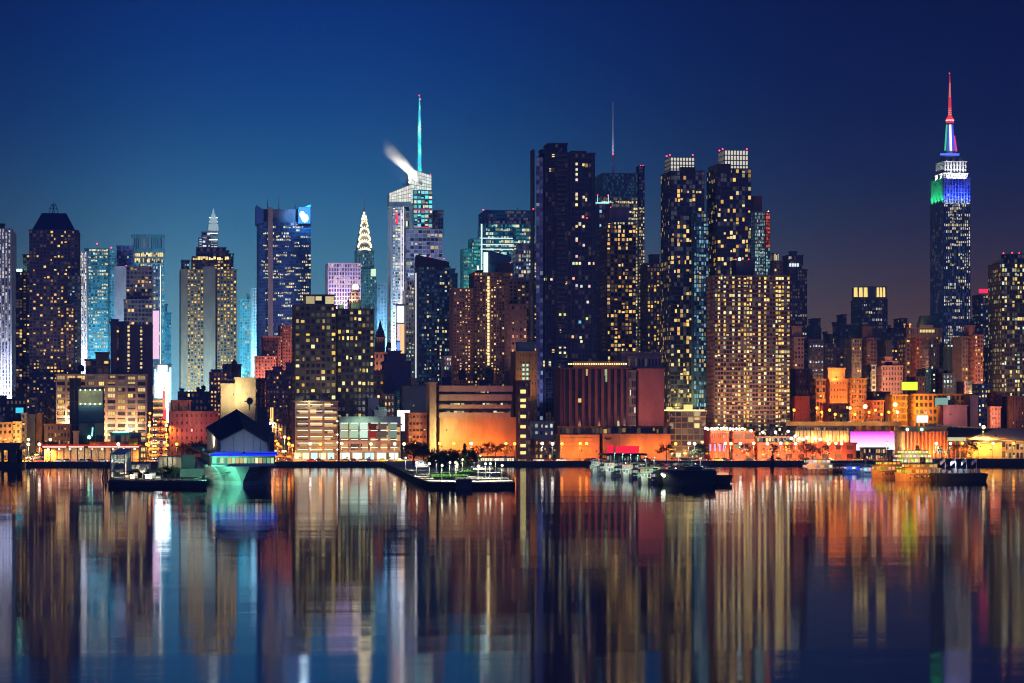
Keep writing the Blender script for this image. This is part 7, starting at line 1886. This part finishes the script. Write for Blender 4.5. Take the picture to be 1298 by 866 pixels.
def container(label, l, r, t, b_, Yy, c, D=7):
    x0, x1 = PX(l, Yy), PX(r, Yy); z1 = PZ(t, (l + r) / 2, Yy); z0 = PZ(b_, (l + r) / 2, Yy)
    th = Thing('container', label, 'container', ((x0 + x1) / 2, Yy, z0), 'containers on the museum pier')
    mb = MB(); mb.box(x0, x1, Yy, Yy + D, z0, z1); th.part('box_body', mb, wall_mat(c, .6, .3, .7))
    mb = MB(); n = 12
    for q in range(n):
        x = x0 + (x1 - x0) * (q + .5) / n; mb.box(x - .07, x + .07, Yy - .08, Yy, z0 + .1, z1 - .1)
    th.part('corrugation', mb, wall_mat(c, .6, .3, .7))
    mb = MB()
    mb.box(x0 - .03, x1 + .03, Yy - .1, Yy + D, z1, z1 + .12); th.part('lid', mb, paint(tuple(v * .6 for v in c)))
container('dark green upper container on the museum pier', 231, 247, 577, 593.5, 902, (.10, .2, .17))
container('wide green lower container on the museum pier beside the carrier bow', 228, 261, 594.5, 612, 888, (.13, .26, .22))
for (px, py, lab) in ((206, 608, 'dark bush on the museum pier right of the plane'), (214, 609, 'larger dark bush on the museum pier right of the plane'), (222, 608, 'dark bush on the museum pier beside the green container')):
    tree('broad', lab, G(px, py, 1.6), 4.2, px)
# ---------------------------------------------------------------- the carrier
Y0 = 838.0; xc = PX(307, Y0)
th = Thing('aircraft_carrier', 'huge grey museum carrier, bow towards us and lit green', 'ship', (xc, Y0, 0))
zl = 5.6
mb = MB(); rings = []
for (dy, wl, wd) in ((0, .25, 2.2), (3, 1.6, 4.8), (10, 4.4, 7.6), (22, 7.6, 9.6), (45, 9.8, 10.6), (250, 9.8, 10.6)):
    y = Y0 + dy
    rings.append([(xc - wl, y, -1), (xc + wl, y, -1), (xc + wl * 1.06, y - dy * 0, 1.2), (xc + (wl + wd) / 2, y - .8, 3.6), (xc + wd, y - 2, zl), (xc - wd, y - 2, zl), (xc - (wl + wd) / 2, y - .8, 3.6), (xc - wl * 1.06, y, 1.2)])
mb.loft(rings); th.part('hull', mb, wall_mat((.36, .42, .4), .55, .18, .25), smooth=False)
mb = MB(); mb.box(xc - 8.6, xc + 9.8, Y0 + 5, Y0 + 240, zl, 8.8); th.part('gallery', mb, wall_mat((.3, .36, .33), .6, .2, .4))
mb = MB(); a = xc - 7.4
for q in range(15):
    x = a + q * 1.14; mb.face([(x, Y0 + 4.9, 6.5), (x + .9, Y0 + 4.9, 6.5), (x + .9, Y0 + 4.9, 8.1), (x, Y0 + 4.9, 8.1)], 0, None, random.choice([(.2, .35, .2), (.45, .7, .4), (.9, .85, .5), (.12, .25, .16), (.6, .4, .15)]))
th.part('gallery_window', mb, pane_mat())['kind'] = 'stuff'
mb = MB(); mb.box(xc - 8.9, xc + 10.1, Y0 + 3.8, Y0 + 5, zl, zl + .5); th.part('balcony', mb, paint((.3, .4, .34)))
mb = MB(); mb.prism([(xc - 9.5, Y0 + 2), (xc + 10.4, Y0 + 2), (xc + 12, Y0 + 40), (xc + 12, Y0 + 245), (xc - 12, Y0 + 245), (xc - 10.5, Y0 + 40)], 8.8, 9.5); fd = th.part('flight_deck', mb, paint((.1, .11, .12)))
mb = MB(); mb.box(xc - 9.4, xc + 10.3, Y0 + 1.7, Y0 + 1.95, 8.7, 9.2); mb.box(xc - 8.2, xc + 10.2, Y0 + 3.4, Y0 + 3.6, 9.5, 9.9); th.part('light_band', mb, emit_mat((.015, .03, 1), 1.3), parent=fd)
for q in range(4): point_light(th, (xc - 6 + q * 4.2, Y0 + 3.0, 10.1), 120, (.03, .06, 1), .2, 'blue_light')
# anchor chain and hawse
mb = MB(); mb.tube((xc - 2.5, Y0 + 2, 4.2), (xc - 15.5, Y0 - 4, 1.8), .09, n=5); th.part('mooring_line', mb, paint((.04, .04, .04)))
mb = MB(); mb.box(xc + 3.5, xc + 4.6, Y0 + 2.0, Y0 + 3.2, 3.9, 4.6); th.part('hawse', mb, paint((.03, .03, .03)))
# island
yi = Y0 + 120
def ip(px, py): return at(px, py, yi)
mb = MB()
for (l, r, t, b_, dy, D) in ((318, 348, 548, 575, 0, 40), (322, 345, 538, 548, 2, 30), (326, 342, 528, 538, 4, 20), (327, 339, 516, 528, 6, 10)):
    a_, c_ = ip(l, b_), ip(r, t); mb.box(a_.x, c_.x, yi + dy, yi + dy + D, a_.z, c_.z)
isl = th.part('island', mb, paint((.055, .06, .07)))
mb = MB(); mb.tube(ip(328.5, 520), ip(328.5, 478), .5, .14, 7)
for (y, w) in ((493, 6), (486, 4), (503, 9), (513, 11)): mb.tube(ip(328.5 - w * .6, y), ip(328.5 + w, y), .1, n=5)
mb.tube(ip(337, 516), ip(346, 504), .13, n=5); mb.tube(ip(346, 504), ip(352, 500), .08, n=5); mb.tube(ip(333, 520), ip(333.5, 487), .1, n=5)
for px in (324, 340, 344): mb.tube(ip(px, 530), ip(px, 517), .09, n=5)
for px, y in ((328.5, 482), (333.6, 484), (326, 500)): mb.ball(ip(px, y), .55, 6)
mb.tube(ip(316, 520), ip(316, 512), .2, n=6)
th.part('mast', mb, paint((.04, .045, .055)), parent=isl)
mb = MB(); q = ip(316.5, 508.5); mb.loft([[(q.x + r * math.cos(6.28 * k / 14), q.y + dy, q.z + r * 1.15 * math.sin(6.28 * k / 14)) for k in range(14)] for r, dy in ((1.1, .2), (1.1, 0), (.7, .35), (.15, .5))][1:] )
mb.tube(ip(310, 509), ip(316, 509), .16, n=5)
th.part('radar_dish', mb, paint((.05, .06, .07)), parent=isl)
# pavilion on the deck
yp, yb = Y0 + 14, Y0 + 52
th = Thing('pavilion', 'tall tent pavilion with a dark gabled roof standing on the carrier deck', 'pavilion', (xc, yp, 9.5))
zb = 9.5
Fp = [at(279.5, 574, yp), at(340, 574, yp), at(338.5, 562, yp), at(309, 544.5, yp), at(279.5, 560, yp)]
Bp = [at(262.5, 574, yb), at(342, 574, yb), at(341, 548, yb), at(300, 520, yb), at(262.5, 543, yb)]
for L_ in (Fp, Bp):
    L_[0] = Vector((L_[0].x, L_[0].y, zb)); L_[1] = Vector((L_[1].x, L_[1].y, zb))
mb = MB()
f = [Fp[0], Fp[1], Fp[2], Fp[3], Fp[4]]; mb.face(f)
mb2 = MB(); mb2.face([Bp[0], Fp[0], Fp[4], Bp[4]]); mb2.face([Fp[1], Bp[1], Bp[2], Fp[2]]); mb2.face([Bp[1], Bp[0], Bp[4], Bp[3], Bp[2]])
th.part('front_wall', mb, wall_mat((.24, .3, .33), .6, .12, .3)); th.part('side_wall', mb2, wall_mat((.5, .44, .36), .8, .15, .3))
mb = MB()
up = Vector((0, 0, .35)); ov = Vector((-.35, 0, 0))
def slab(a, b, c, d): mb.loft([[a, b, c, d], [a + up, b + up, c + up, d + up]])
e = Vector((0, -.7, 0))
slab(Fp[4] + e + ov, Fp[3] + e, Bp[3], Bp[4] + ov); slab(Fp[3] + e, Fp[2] + e - ov, Bp[2] - ov, Bp[3])
th.part('roof', mb, paint((.03, .032, .05), .5))
mb = MB()
for px, t in ((296, 553), (309, 546), (321, 552.5), (330, 558)):
    a_ = at(px, t, yp - .1); mb.box(a_.x - .06, a_.x + .06, yp - .12, yp - .02, zb, a_.z)
th.part('seam', mb, paint((.05, .06, .08)))
floodlight('green floodlight on the museum pier aimed at the carrier bow', 258, 604, Y0 - 8, 16000, (.22, 1, .62), (xc - 6, Y0 + 14, 3.2), 120)
floodlight('second green floodlight on the museum pier, higher up by the container', 262, 590, Y0 + 6, 7000, (.25, 1, .65), (xc - 9, Y0 + 40, 5), 120)
floodlight('added cool white floodlight on the carrier deck edge before the gabled pavilion', 309, 574, Y0 + 3, 1100, (.75, .85, 1), at(309, 556, yp), 150)  # this and the next are added to brighten the pavilion walls
floodlight('added warm floodlight at the side wall of the gabled pavilion', 258, 570, Y0 + 30, 4500, (1, .85, .55), (PX(268, 870), 870, 14), 100)
# ---------------------------------------------------------------- left dock canopy
th = Thing('dock_canopy', 'dark flat roofed pier canopy on posts at the left edge', 'canopy', (PX(8, 1180), 1180, 0))
mb = MB(); mb.box(PX(-20, 1180), PX(25, 1180), 1180, 1240, PZ(571, 5, 1180), PZ(562.5, 5, 1180)); th.part('roof', mb, paint((.07, .055, .05)))
mb = MB()
for px, w in ((-10, 1), (3, 1), (16.5, 2.6)):
    x = PX(px, 1181); mb.box(x - w / 2, x + w / 2, 1181, 1184, -1, PZ(570, 5, 1180)); mb.box(x - w / 2, x + w / 2, 1230, 1233, -1, PZ(570, 5, 1180))
th.part('post', mb, paint((.06, .05, .045)))
mb = MB(); mb.box(PX(-20, 1178), PX(24, 1178), 1178, 1242, -1, 2.0); th.part('quay', mb, wall_mat((.06, .05, .045), .9, .3, .4))
# ---------------------------------------------------------------- boats
def boat(name, label, px, py, L, W, rz, decks, hullc, deckc, roofc, pal, amp=.9, funnel=False, hullh=1.5, glow=None):
    p = G(px, py, 0)
    th = Thing(name, label, 'boat', (0, 0, 0))
    mb = MB(); h = hullh
    mb.loft([[(x, -w * .82, -.5), (x, w * .82, -.5), (x + k, w, h + e), (x + k, -w, h + e)] for x, w, e, k in ((-L / 2, W / 2 * .86, 0, 0), (-L * .2, W / 2, 0, 0), (L * .22, W / 2, .15, 0), (L * .38, W / 2 * .7, .4, .2), (L / 2, .1, .9, .5))])
    th.part('hull', mb, paint(hullc, .4))
    z = h; k = 0
    mb = MB()
    for q in range(9):
        x = -L * .44 + L * .64 * q / 8
        for s in (-1, 1):
            yy = s * (W / 2 * .98 + .06) if x > -L * .2 else s * (W / 2 * (.86 + .12 * (x + L * .5) / (L * .3)) + .08)
            mb.face([(x - .22, yy, h * .62), (x + .22, yy, h * .62), (x + .22, yy, h * .86), (x - .22, yy, h * .86)], 0, None, random.choice([(.02, .02, .02), (.02, .02, .02), tuple(v * .5 for v in pal[0])]))
    th.part('porthole', mb, pane_mat())['kind'] = 'stuff'
    mb = MB()
    mb.box(-L * .5, L * .3, -W / 2 * .99 - .06, W / 2 * .99 + .06, h - .06, h + .08)
    th.part('rubbing_strake', mb, paint((.08, .06, .05)))
    mb = MB()
    for q in range(6):
        x = -L * .42 + L * .72 * q / 5
        for s in (-1, 1): mb.ball((x, s * (W / 2 * .97 + .08), h * .55), .22, 6)
    th.part('fender', mb, paint((.03, .03, .03)))['kind'] = 'stuff'
    for (a, b, hh) in decks:
        x0, x1 = -L / 2 + a * L, -L / 2 + b * L; w = W / 2 * (.9 - .04 * k)
        mb = MB(); mb.box(x0, x1, -w, w, z, z + hh); d = th.part('deck_house', mb, paint(deckc, .5))
        mb = MB(); n = max(3, int((x1 - x0) / 1.5)); c = [random.choice(pal) for _ in range(n)]
        for q in range(n):
            u0 = x0 + (x1 - x0) * (q + .14) / n; u1 = x0 + (x1 - x0) * (q + .86) / n; cc = tuple(v * amp * random.uniform(.35, 1.2) for v in c[q])
            for s in (-1, 1):
                mb.face([(u0, s * (w + .03), z + hh * .32), (u1, s * (w + .03), z + hh * .32), (u1, s * (w + .03), z + hh * .84), (u0, s * (w + .03), z + hh * .84)], 0, None, cc)
        n2 = 4
        for q in range(n2):
            v0 = -w + 2 * w * (q + .14) / n2; v1 = -w + 2 * w * (q + .86) / n2; cc = tuple(v * amp * random.uniform(.35, 1.2) for v in random.choice(pal))
            for xx in (x1 + .03, x0 - .03): mb.face([(xx, v0, z + hh * .32), (xx, v1, z + hh * .32), (xx, v1, z + hh * .84), (xx, v0, z + hh * .84)], 0, None, cc)
        th.part('windows', mb, pane_mat(), parent=d)['kind'] = 'stuff'
        mb = MB(); mb.box(x0 - .4, x1 + .7, -w - .25, w + .25, z + hh, z + hh + .16); th.part('deck_slab', mb, paint(roofc if k == len(decks) - 1 else deckc), parent=d)
        z += hh + .16; k += 1
    mb = MB(); w = W / 2 * .84
    for q in range(9):
        x = -L / 2 + .3 + L * .8 * q / 8
        for s in (-1, 1): mb.tube((x, s * w, z), (x, s * w, z + .8), .035, n=4)
    for s in (-1, 1): mb.tube((-L / 2 + .3, s * w, z + .8), (-L / 2 + .3 + L * .8, s * w, z + .8), .03, n=4)
    th.part('railing', mb, paint((.5, .5, .48)))
    mb = MB(); mb.tube((L * .1, 0, z), (L * .1, 0, z + 2.6), .08, n=5); mb.tube((L * .1 - .6, 0, z + 1.8), (L * .1 + .6, 0, z + 1.8), .05, n=4); th.part('mast', mb, paint((.4, .4, .4)))
    if funnel:
        mb = MB(); mb.lathe(-L * .12, 0, [(.9, z), (.8, z + 2.0)], 10); th.part('funnel', mb, paint((.04, .04, .04)))
    th.e.location = p; th.e.rotation_euler = (0, 0, rz)
    if glow:      # unseen spot added off the camera side to brighten the boat
        wv = Vector(glow[2]) if len(glow) > 2 else Vector((-3, -9, 4.5))
        c_, s_ = math.cos(-rz), math.sin(-rz)
        q = Vector((wv.x * c_ - wv.y * s_, wv.x * s_ + wv.y * c_, wv.z))
        l = bpy.data.lights.new('boat_fill_light', 'SPOT'); l.energy = glow[0]; l.color = glow[1]; l.shadow_soft_size = .3; l.spot_size = R(120); l.spot_blend = .5
        o = bpy.data.objects.new('boat_fill_light', l); COL.objects.link(o); o.parent = th.e; o.location = q
        o.rotation_euler = (Vector((0, 0, 1.8)) - q).to_track_quat('-Z', 'Y').to_euler()
GW = [(.75, .9, .6), (.5, .65, .45), (.9, .95, .7), (.15, .2, .15)]
YW = [(1, .65, .08), (1, .55, .06), (1, .75, .2), (.5, .25, .04)]
hd = -2.0
boat('tour_boat', 'farthest white tour boat moored left of the dark boat pier', 757, 601, 11, 3.6, hd, ((.05, .82, 1.6), (.1, .7, 1.3)), (.5, .52, .48), (.62, .64, .58), (.1, .1, .1), GW, .5, glow=(1300, (.85, 1, .75)))
boat('tour_boat', 'white tour boat with a reddish awning, second from the left at the boat pier', 775, 604, 13, 4.2, hd, ((.05, .82, 1.6), (.1, .7, 1.4)), (.5, .52, .48), (.62, .64, .58), (.4, .05, .05), GW, .6, glow=(1700, (.85, 1, .75)))
boat('tour_boat', 'white tour boat with a bright red awning, third from the left at the boat pier', 797, 607, 12, 4.2, hd, ((.05, .82, 1.6), (.1, .66, 1.4)), (.5, .52, .48), (.62, .64, .58), (.6, .02, .03), GW, .6, glow=(1700, (.85, 1, .75)))
boat('tour_boat', 'nearest white tour boat with a dark roof beside the black barge', 821, 613, 13.5, 4.6, hd, ((.05, .8, 1.7), (.1, .6, 1.2)), (.42, .44, .4), (.55, .56, .46), (.05, .05, .05), GW, .6, glow=(1900, (.85, 1, .7)))
# boat pier
DB = 1.9
th = Thing('boat_pier', 'dark greenish pier with parked cars and lamp posts left of the restaurant', 'pier', G(850, 597, DB))
P_ = [G(x, y, DB) for x, y in ((770, 586), (800, 592), (838, 598.5), (912, 599.5), (905, 594), (880, 586))]
mb = MB(); mb.prism([(p.x, p.y) for p in P_], -1.5, DB - .25); th.part('pier_base', mb, wall_mat((.05, .05, .045), .9, .3, .5))
mb = MB(); mb.prism([(p.x, p.y) for p in P_], DB - .25, DB); th.part('deck', mb, wall_mat((.16, .2, .17), .8, .3, .3))
mb = MB()
for a, b in ((P_[0], P_[1]), (P_[1], P_[2]), (P_[2], P_[3])):
    for q in range(12):
        p = a.lerp(b, q / 12); mb.tube(p, p + Vector((0, 0, 1)), .05, n=4)
    mb.tube(a + Vector((0, 0, 1)), b + Vector((0, 0, 1)), .035, n=4)
th.part('railing', mb, paint((.08, .1, .09)))
for i, (px, py) in enumerate(((779, 588.5), (789, 590), (799, 591.5), (808, 593), (818, 594.5), (829, 596), (860, 592), (877, 594), (888, 597))):
    p = G(px, py, DB)
    street_lamp('tall pier lamp post on the boat pier, %s' % ('first from the left', 'second from the left', 'third from the left', 'fourth from the left', 'fifth from the left', 'sixth from the left', 'third from the right', 'second from the right', 'nearest its right end')[i], 0, p.y, (.55, 1, .75), 420, 4.6, DB, .2, 3.0, X=p.x)
random.seed(9)
for r_ in range(4):
    for q in range(8):
        px = 800 + q * 10.5 + r_ * 4; py = 589.2 + r_ * 2.1
        if py < 590 and px < 795: continue
        p = G(px + random.uniform(-1, 1), py + q * .12, DB); place_car((p.x, p.y, DB), random.choice((0, math.pi)), 'parked in a row on the boat pier')
# dark ticket hall with the red sail
th = Thing('ticket_hall', 'dark flat roofed ticket hall at the root of the boat pier', 'building', (PX(790, 1230), 1230, DB))
mb = MB(); mb.box(PX(764, 1228), PX(820, 1228), 1228, 1240, PZ(577.4, 790, 1228), PZ(575, 790, 1228)); th.part('roof', mb, paint((.04, .05, .045)))
mb = MB()
x0, x1 = PX(769, 1230), PX(812, 1230)
facade(mb, th, (x0, 1230), (1, 0), (0, -1), x1 - x0, DB, PZ(577.4, 790, 1230), 12, 1, dict(pier=.2, band=.2, lit=.5, pal=[(.15, .3, .25), (.5, .45, .3), (.1, .2, .18)], amp=.6, pat='flat'))
th.part('glass_front', mb, [paint((.06, .08, .07)), glass_mat((.03, .06, .05), .5, .05, (.4, 1, .7))]); finish(th)
th = Thing('red_sign', 'glowing red box sign above the dark ticket hall roof', 'sign', (PX(790, 1236), 1236, 12))
for (l, r, t, b_) in ((770, 777.5, 564, 574.3), (781, 810, 565.5, 574.3)):
    mb = MB(); a = at(l, b_, 1236); b = at(r, t, 1236); mb.box(a.x, b.x, 1236, 1237, a.z, b.z); th.part('sign_panel', mb, emit_mat((1, .02, .06), .95))
# black barges
def barge(label, l, r, t, b_, py, D, c=(.02, .02, .022)):
    a, b = G(l, py, 0), G(r, py, 0); z1 = PZ(t, (l + r) / 2, a.y)
    th = Thing('barge', label, 'barge', ((a.x + b.x) / 2, a.y, 0), 'dark barges')
    mb = MB(); mb.loft([[(a.x + .8, a.y, -.6), (b.x - 1, b.y, -.6), (b.x - 1, b.y + D, -.6), (a.x + .8, a.y + D, -.6)], [(a.x, a.y, z1), (b.x, b.y, z1), (b.x, b.y + D, z1), (a.x, a.y + D, z1)]]); th.part('hull', mb, wall_mat(c, .6, .4, .5))
    mb = MB()
    for q in range(11):
        x = a.x + (b.x - a.x) * (q + .5) / 11; mb.tube((x, a.y - .12, .2), (x, a.y - .12, z1 - .2), .16, n=6)
    th.part('fender', mb, paint((.035, .035, .035)))['kind'] = 'stuff'
    mb = MB(); mb.box(a.x + .3, b.x - .3, a.y + .2, a.y + D - .2, z1, z1 + .15); th.part('deck', mb, paint((.06, .065, .06)))
    return th, a, b, z1
th, a, b, z1 = barge('long black barge moored along the front of the boat pier', 838, 908, 597, 613, 614.5, 9)
mb = MB(); mb.box(a.x + 8, b.x - 3.4, a.y + 2, a.y + 7, z1 + .15, z1 + 1.1); th.part('deck_house', mb, paint((.04, .05, .045)))
mb = MB(); mb.box(b.x - 2.6, b.x - 2.2, a.y - .2, a.y + .1, 1.8, 2.6); mb.ball((a.x + .8, a.y - .4, 2.7), .5, 8); mb.ball((a.x + .2, a.y - .3, 3.1), .35, 8); th.part('deck_lamp', mb, emit_mat((.9, 1, .7), 5))
point_light(th, (a.x + .3, a.y - 1.5, 3.2), 350, (.9, 1, .65), .2)
th, a, b, z1 = barge('short dark barge with an orange lit end, right of the long black barge', 905, 929, 603, 614, 613.2, 12, (.04, .03, .03))
mb = MB(); mb.box(b.x - 3.2, b.x - .4, a.y + 4, a.y + 8, z1 + .1, z1 + .8); th.part('deck_house', mb, emit_mat((1, .35, .15), .9))
th, a, b, z1 = barge('black barge with a row of flag poles, moored right of the yellow lit ferries', 1184, 1253, 600.5, 609, 610, 12)
for i, px in enumerate((1198, 1211.5, 1225, 1238)):
    p = G(px, 607, 0); y = a.y + 4
    t2 = Thing('flag_pole', 'white flag on a pole on the black barge, %s' % ('leftmost of four', 'second from the left', 'third from the left', 'rightmost of four')[i], 'flag', (PX(px, y), y, z1), 'flags on the black barge')
    mb = MB(); top = PZ(579.5, px, y); mb.tube((PX(px, y), y, z1), (PX(px, y), y, top), .07, n=5); t2.part('pole', mb, paint((.5, .5, .5)))
    mb = MB(); x = PX(px, y); q = []
    for k in range(6): mb.face([(x - k * .28, y + .12 * math.sin(k), top - .1 - k * .24), (x - (k + 1) * .28, y + .12 * math.sin(k + 1), top - .1 - (k + 1) * .24), (x - (k + 1) * .28, y + .12 * math.sin(k + 1), top - 1.3 - (k + 1) * .24), (x - k * .28, y + .12 * math.sin(k), top - 1.3 - k * .24)])
    t2.part('flag', mb, paint((.7, .75, .75), .8))
mb = MB()
for q in range(9):
    x = a.x + (b.x - a.x) * (q + .5) / 9; mb.box(x - .7, x + .3, a.y + 5, a.y + 7, z1 + .15, z1 + .15 + random.uniform(.6, 1.8))
th.part('deck_gear', mb, paint((.2, .24, .24)))
point_light(th, ((a.x + b.x) / 2, a.y + 3, z1 + 3.5), 900, (.6, .8, .9), .3)
point_light(th, (a.x + 6, a.y + 3, z1 + 3.5), 600, (.8, .6, .9), .3)
# yellow lit boats on the right
FY = dict(hullc=(.5, .22, .06), deckc=(.62, .3, .08), roofc=(.06, .045, .04), pal=YW)
boat('ferry', 'orange lit ferry with its bow turned left, nearest the black barge', 1163, 609.5, 17, 6.4, 3.5, ((.1, .86, 1.9), (.16, .74, 1.3)), amp=1.0, funnel=True, hullh=2.0, glow=(6500, (1, .5, .12), (-6, -13, 4)), **FY)
boat('ferry', 'orange lit ferry with its bow turned left, behind the nearer orange ferry', 1124, 605, 12, 5.6, 3.5, ((.1, .86, 1.9), (.16, .74, 1.2)), amp=1.0, funnel=True, hullh=2.0, glow=(4500, (1, .5, .12), (-6, -11, 4)), **FY)
boat('paddle_boat', 'three decked party boat strung with yellow lights under the finned hall', 1157, 591.5, 16.5, 6, 3.14, ((.02, .98, 1.9), (.05, .94, 1.8), (.12, .86, 1.4)), (.3, .28, .2), (.6, .55, .3), (.2, .16, .1), [(1, .8, .15), (1, .85, .3), (1, .95, .5)], 1.5, True, 1.4, glow=(3000, (1, .8, .3), (0, -12, 6)))
boat('house_boat', 'white and yellow lit moored boat at the left of the right hand marina', 1036, 599, 11, 5, 3.3, ((.02, .95, 1.9), (.1, .9, 1.6)), (.5, .2, .12), (.7, .5, .36), (.08, .07, .06), [(1, .75, .05), (1, .85, .2), (1, .8, .5), (.3, .2, .1)], 1.0, False, 1.2, glow=(2600, (1, .6, .35), (-3, -10, 4)))
boat('house_boat', 'low orange lit boat between the white boat and the blue yachts', 1060, 598.5, 7, 3.4, 3.2, ((.1, .9, 1.2),), (.3, .1, .05), (.5, .25, .12), (.3, .08, .03), [(1, .5, .2), (1, .3, .1), (.3, .15, .1)], .8, False, 1.0)
boat('yacht', 'small yacht glowing blue along its side, left of two', 1081, 599.5, 8, 3.4, 3.3, ((.2, .86, 1.3),), (.4, .45, .5), (.6, .62, .66), (.3, .3, .35), [(.05, .12, 1), (.5, .6, 1), (1, .9, .7)], 1.2, False, 1.1, glow=(900, (.1, .22, 1), (0, -7, 2.5)))
boat('yacht', 'white yacht with blue light under its windows, right of two', 1100, 602, 7.5, 3.2, 3.3, ((.15, .8, 1.5),), (.4, .48, .55), (.66, .68, .66), (.3, .32, .34), [(.2, .35, 1), (.9, .95, .85), (.7, .9, .8)], 1.0, False, 1.1, glow=(700, (.5, .65, 1), (0, -7, 2.5)))
# right hand quay shed
th = Thing('promenade_pier', 'low dark quay with a railing at the right end of the waterfront', 'pier', (PX(1240, 1225), 1225, 0))
mb = MB(); mb.box(PX(1182, 1222), PX(1330, 1222), 1222, 1244, -1, 2.6); th.part('deck', mb, wall_mat((.07, .06, .05), .9, .3, .4))
mb = MB()
for q in range(44): x = PX(1183 + q * 3.2, 1223); mb.tube((x, 1223, 2.6), (x, 1223, 3.8), .05, n=4)
mb.tube((PX(1182, 1223), 1223, 3.8), (PX(1325, 1223), 1223, 3.8), .05, n=4)
th.part('railing', mb, paint((.04, .04, .04)))
th = Thing('gate_house', 'low banded gate house under the magenta screen', 'building', (PX(1105, 1262), 1282, GZ))
block(th, 1091, 1125, 568, 1283, D=5, nx=10, nz=2, lit=.5, wall=(.3, .2, .14), pal=[(1, .85, .5), (1, .6, .3)], amp=.8, name='wall', pat='flat')
finish(th)
low('small salmon kiosk right of the banded gate house', 1121, 1131, 571, 1282, wall=(.55, .24, .13), lit=0, plain=True, D=4, name='kiosk')
# buoys / lone pile cluster near the restaurant quay
p = G(979, 590, 0)
th = Thing('mooring_dolphin', 'lone dark pile cluster before the restaurant quay', 'mooring piles', (p.x, p.y, -1))
mb = MB()
for (dx, dy, h, t) in ((0, 0, 5.6, .1), (.7, .5, 4.6, -.2), (-.7, .4, 4.2, .3), (.2, -.6, 4.8, 0)): mb.tube((p.x + dx, p.y + dy, -1), (p.x + dx * .6, p.y + dy, h), .35, .26, 7)
th.part('piles', mb, wall_mat((.06, .05, .045), .9, .4, 2))
# ---------------------------------------------------------------- steam over the crystal tower
def steam_mat():
    m, nt = new_mat('steam'); N = nt.nodes
    o = N.new('ShaderNodeOutputMaterial'); v = N.new('ShaderNodeVolumePrincipled')
    v.inputs['Color'].default_value = (1, .97, .92, 1)
    def M(op, a, b=None, clamp=False):
        n = N.new('ShaderNodeMath'); n.operation = op; n.use_clamp = clamp
        for k, s in enumerate((a, b)):
            if s is None: continue
            if isinstance(s, (int, float)): n.inputs[k].default_value = s
            else: lnk(nt, s, n.inputs[k])
        return n.outputs[0]
    t = N.new('ShaderNodeTexCoord'); n = N.new('ShaderNodeTexNoise'); n.inputs['Scale'].default_value = .17; n.inputs['Detail'].default_value = 5; n.inputs['Distortion'].default_value = 1.6
    sx = N.new('ShaderNodeSeparateXYZ'); lnk(nt, t.outputs['Object'], sx.inputs[0]); lnk(nt, t.outputs['Object'], n.inputs[0])
    x, y, z = sx.outputs
    curve = M('ADD', M('MULTIPLY', x, -.98), M('MULTIPLY', M('MULTIPLY', x, x), -.012))     # the plume's middle line: rises as it drifts left
    dz = M('MULTIPLY', M('SUBTRACT', z, curve), .72)
    r = M('SQRT', M('ADD', M('MULTIPLY', dz, dz), M('MULTIPLY', y, y)))
    w = M('SUBTRACT', 4.4, M('MULTIPLY', x, .15))
    fall = M('SUBTRACT', 1.0, M('DIVIDE', r, w), True)
    age = M('DIVIDE', M('ADD', x, 15.5), 24.0, True)                                        # thins out with distance from the vent
    nn = M('MULTIPLY', M('SUBTRACT', n.outputs[0], .3), 2.4, True)
    den = M('MULTIPLY', M('MULTIPLY', M('MULTIPLY', fall, nn), M('MULTIPLY', age, age)), 2.6)
    lnk(nt, den, v.inputs['Density']); lnk(nt, v.outputs[0], o.inputs['Volume'])
    return m
mb = MB(); rings = []
ctr = [(536, 233, 3.0), (531, 227, 5.0), (526, 221, 8.0), (520, 214, 10), (514, 208, 10), (507, 201, 11), (500, 195, 11.5), (490, 187, 12), (480, 180, 9)]
for px, y, r in ctr:
    c = at(px, y, Yb - 7); k = MPP(px, Yb)
    rings.append([c + Vector((math.cos(6.2832 * q / 10) * r * k * .72, math.sin(6.2832 * q / 10) * r * k, math.cos(6.2832 * q / 10) * r * k * .7)) for q in range(10)])
mb.loft(rings)
c = at(510, 205, Yb - 7)
st_ = mb.build('steam_plume', steam_mat(), origin=tuple(c)); st_['label'] = 'white steam plume drifting left from the crystal tower crown'; st_['category'] = 'steam'

th = Thing('quay_railing', 'thin dark railing along the whole river wall', 'railing', (0, SHORE - .8, GZ + .5))
mb = MB()
for q in range(330):
    px = -10 + q * 4.0
    if 236 < px < 345 or 484 < px < 624 or 766 < px < 884: continue
    x = PX(px, SHORE - .8); mb.tube((x, SHORE - .8, GZ + .5), (x, SHORE - .8, GZ + 1.55), .05, n=4)
for h in (.75, 1.05):
    for l, r in ((-10, 236), (345, 484), (624, 766), (884, 1308)): mb.tube((PX(l, SHORE - .8), SHORE - .8, GZ + .5 + h), (PX(r, SHORE - .8), SHORE - .8, GZ + .5 + h), .045, n=4)
th.part('rails', mb, paint((.06, .055, .05), .5, .4))

# ================================================================== the evening haze over the city
def haze_mat():
    m, nt = new_mat('haze_air'); N = nt.nodes
    o = N.new('ShaderNodeOutputMaterial'); v = N.new('ShaderNodeVolumePrincipled')
    v.inputs['Color'].default_value = (.4, .75, 1.0, 1)
    v.inputs['Density'].default_value = HAZE
    v.inputs['Anisotropy'].default_value = .1
    lnk(nt, v.outputs[0], o.inputs['Volume'])
    return m
HAZE = 1.5e-4
mb = MB(); mb.box(-3100, 3100, -100, 4000, -4, 420)
hz = mb.build('haze', haze_mat()); hz['kind'] = 'stuff'
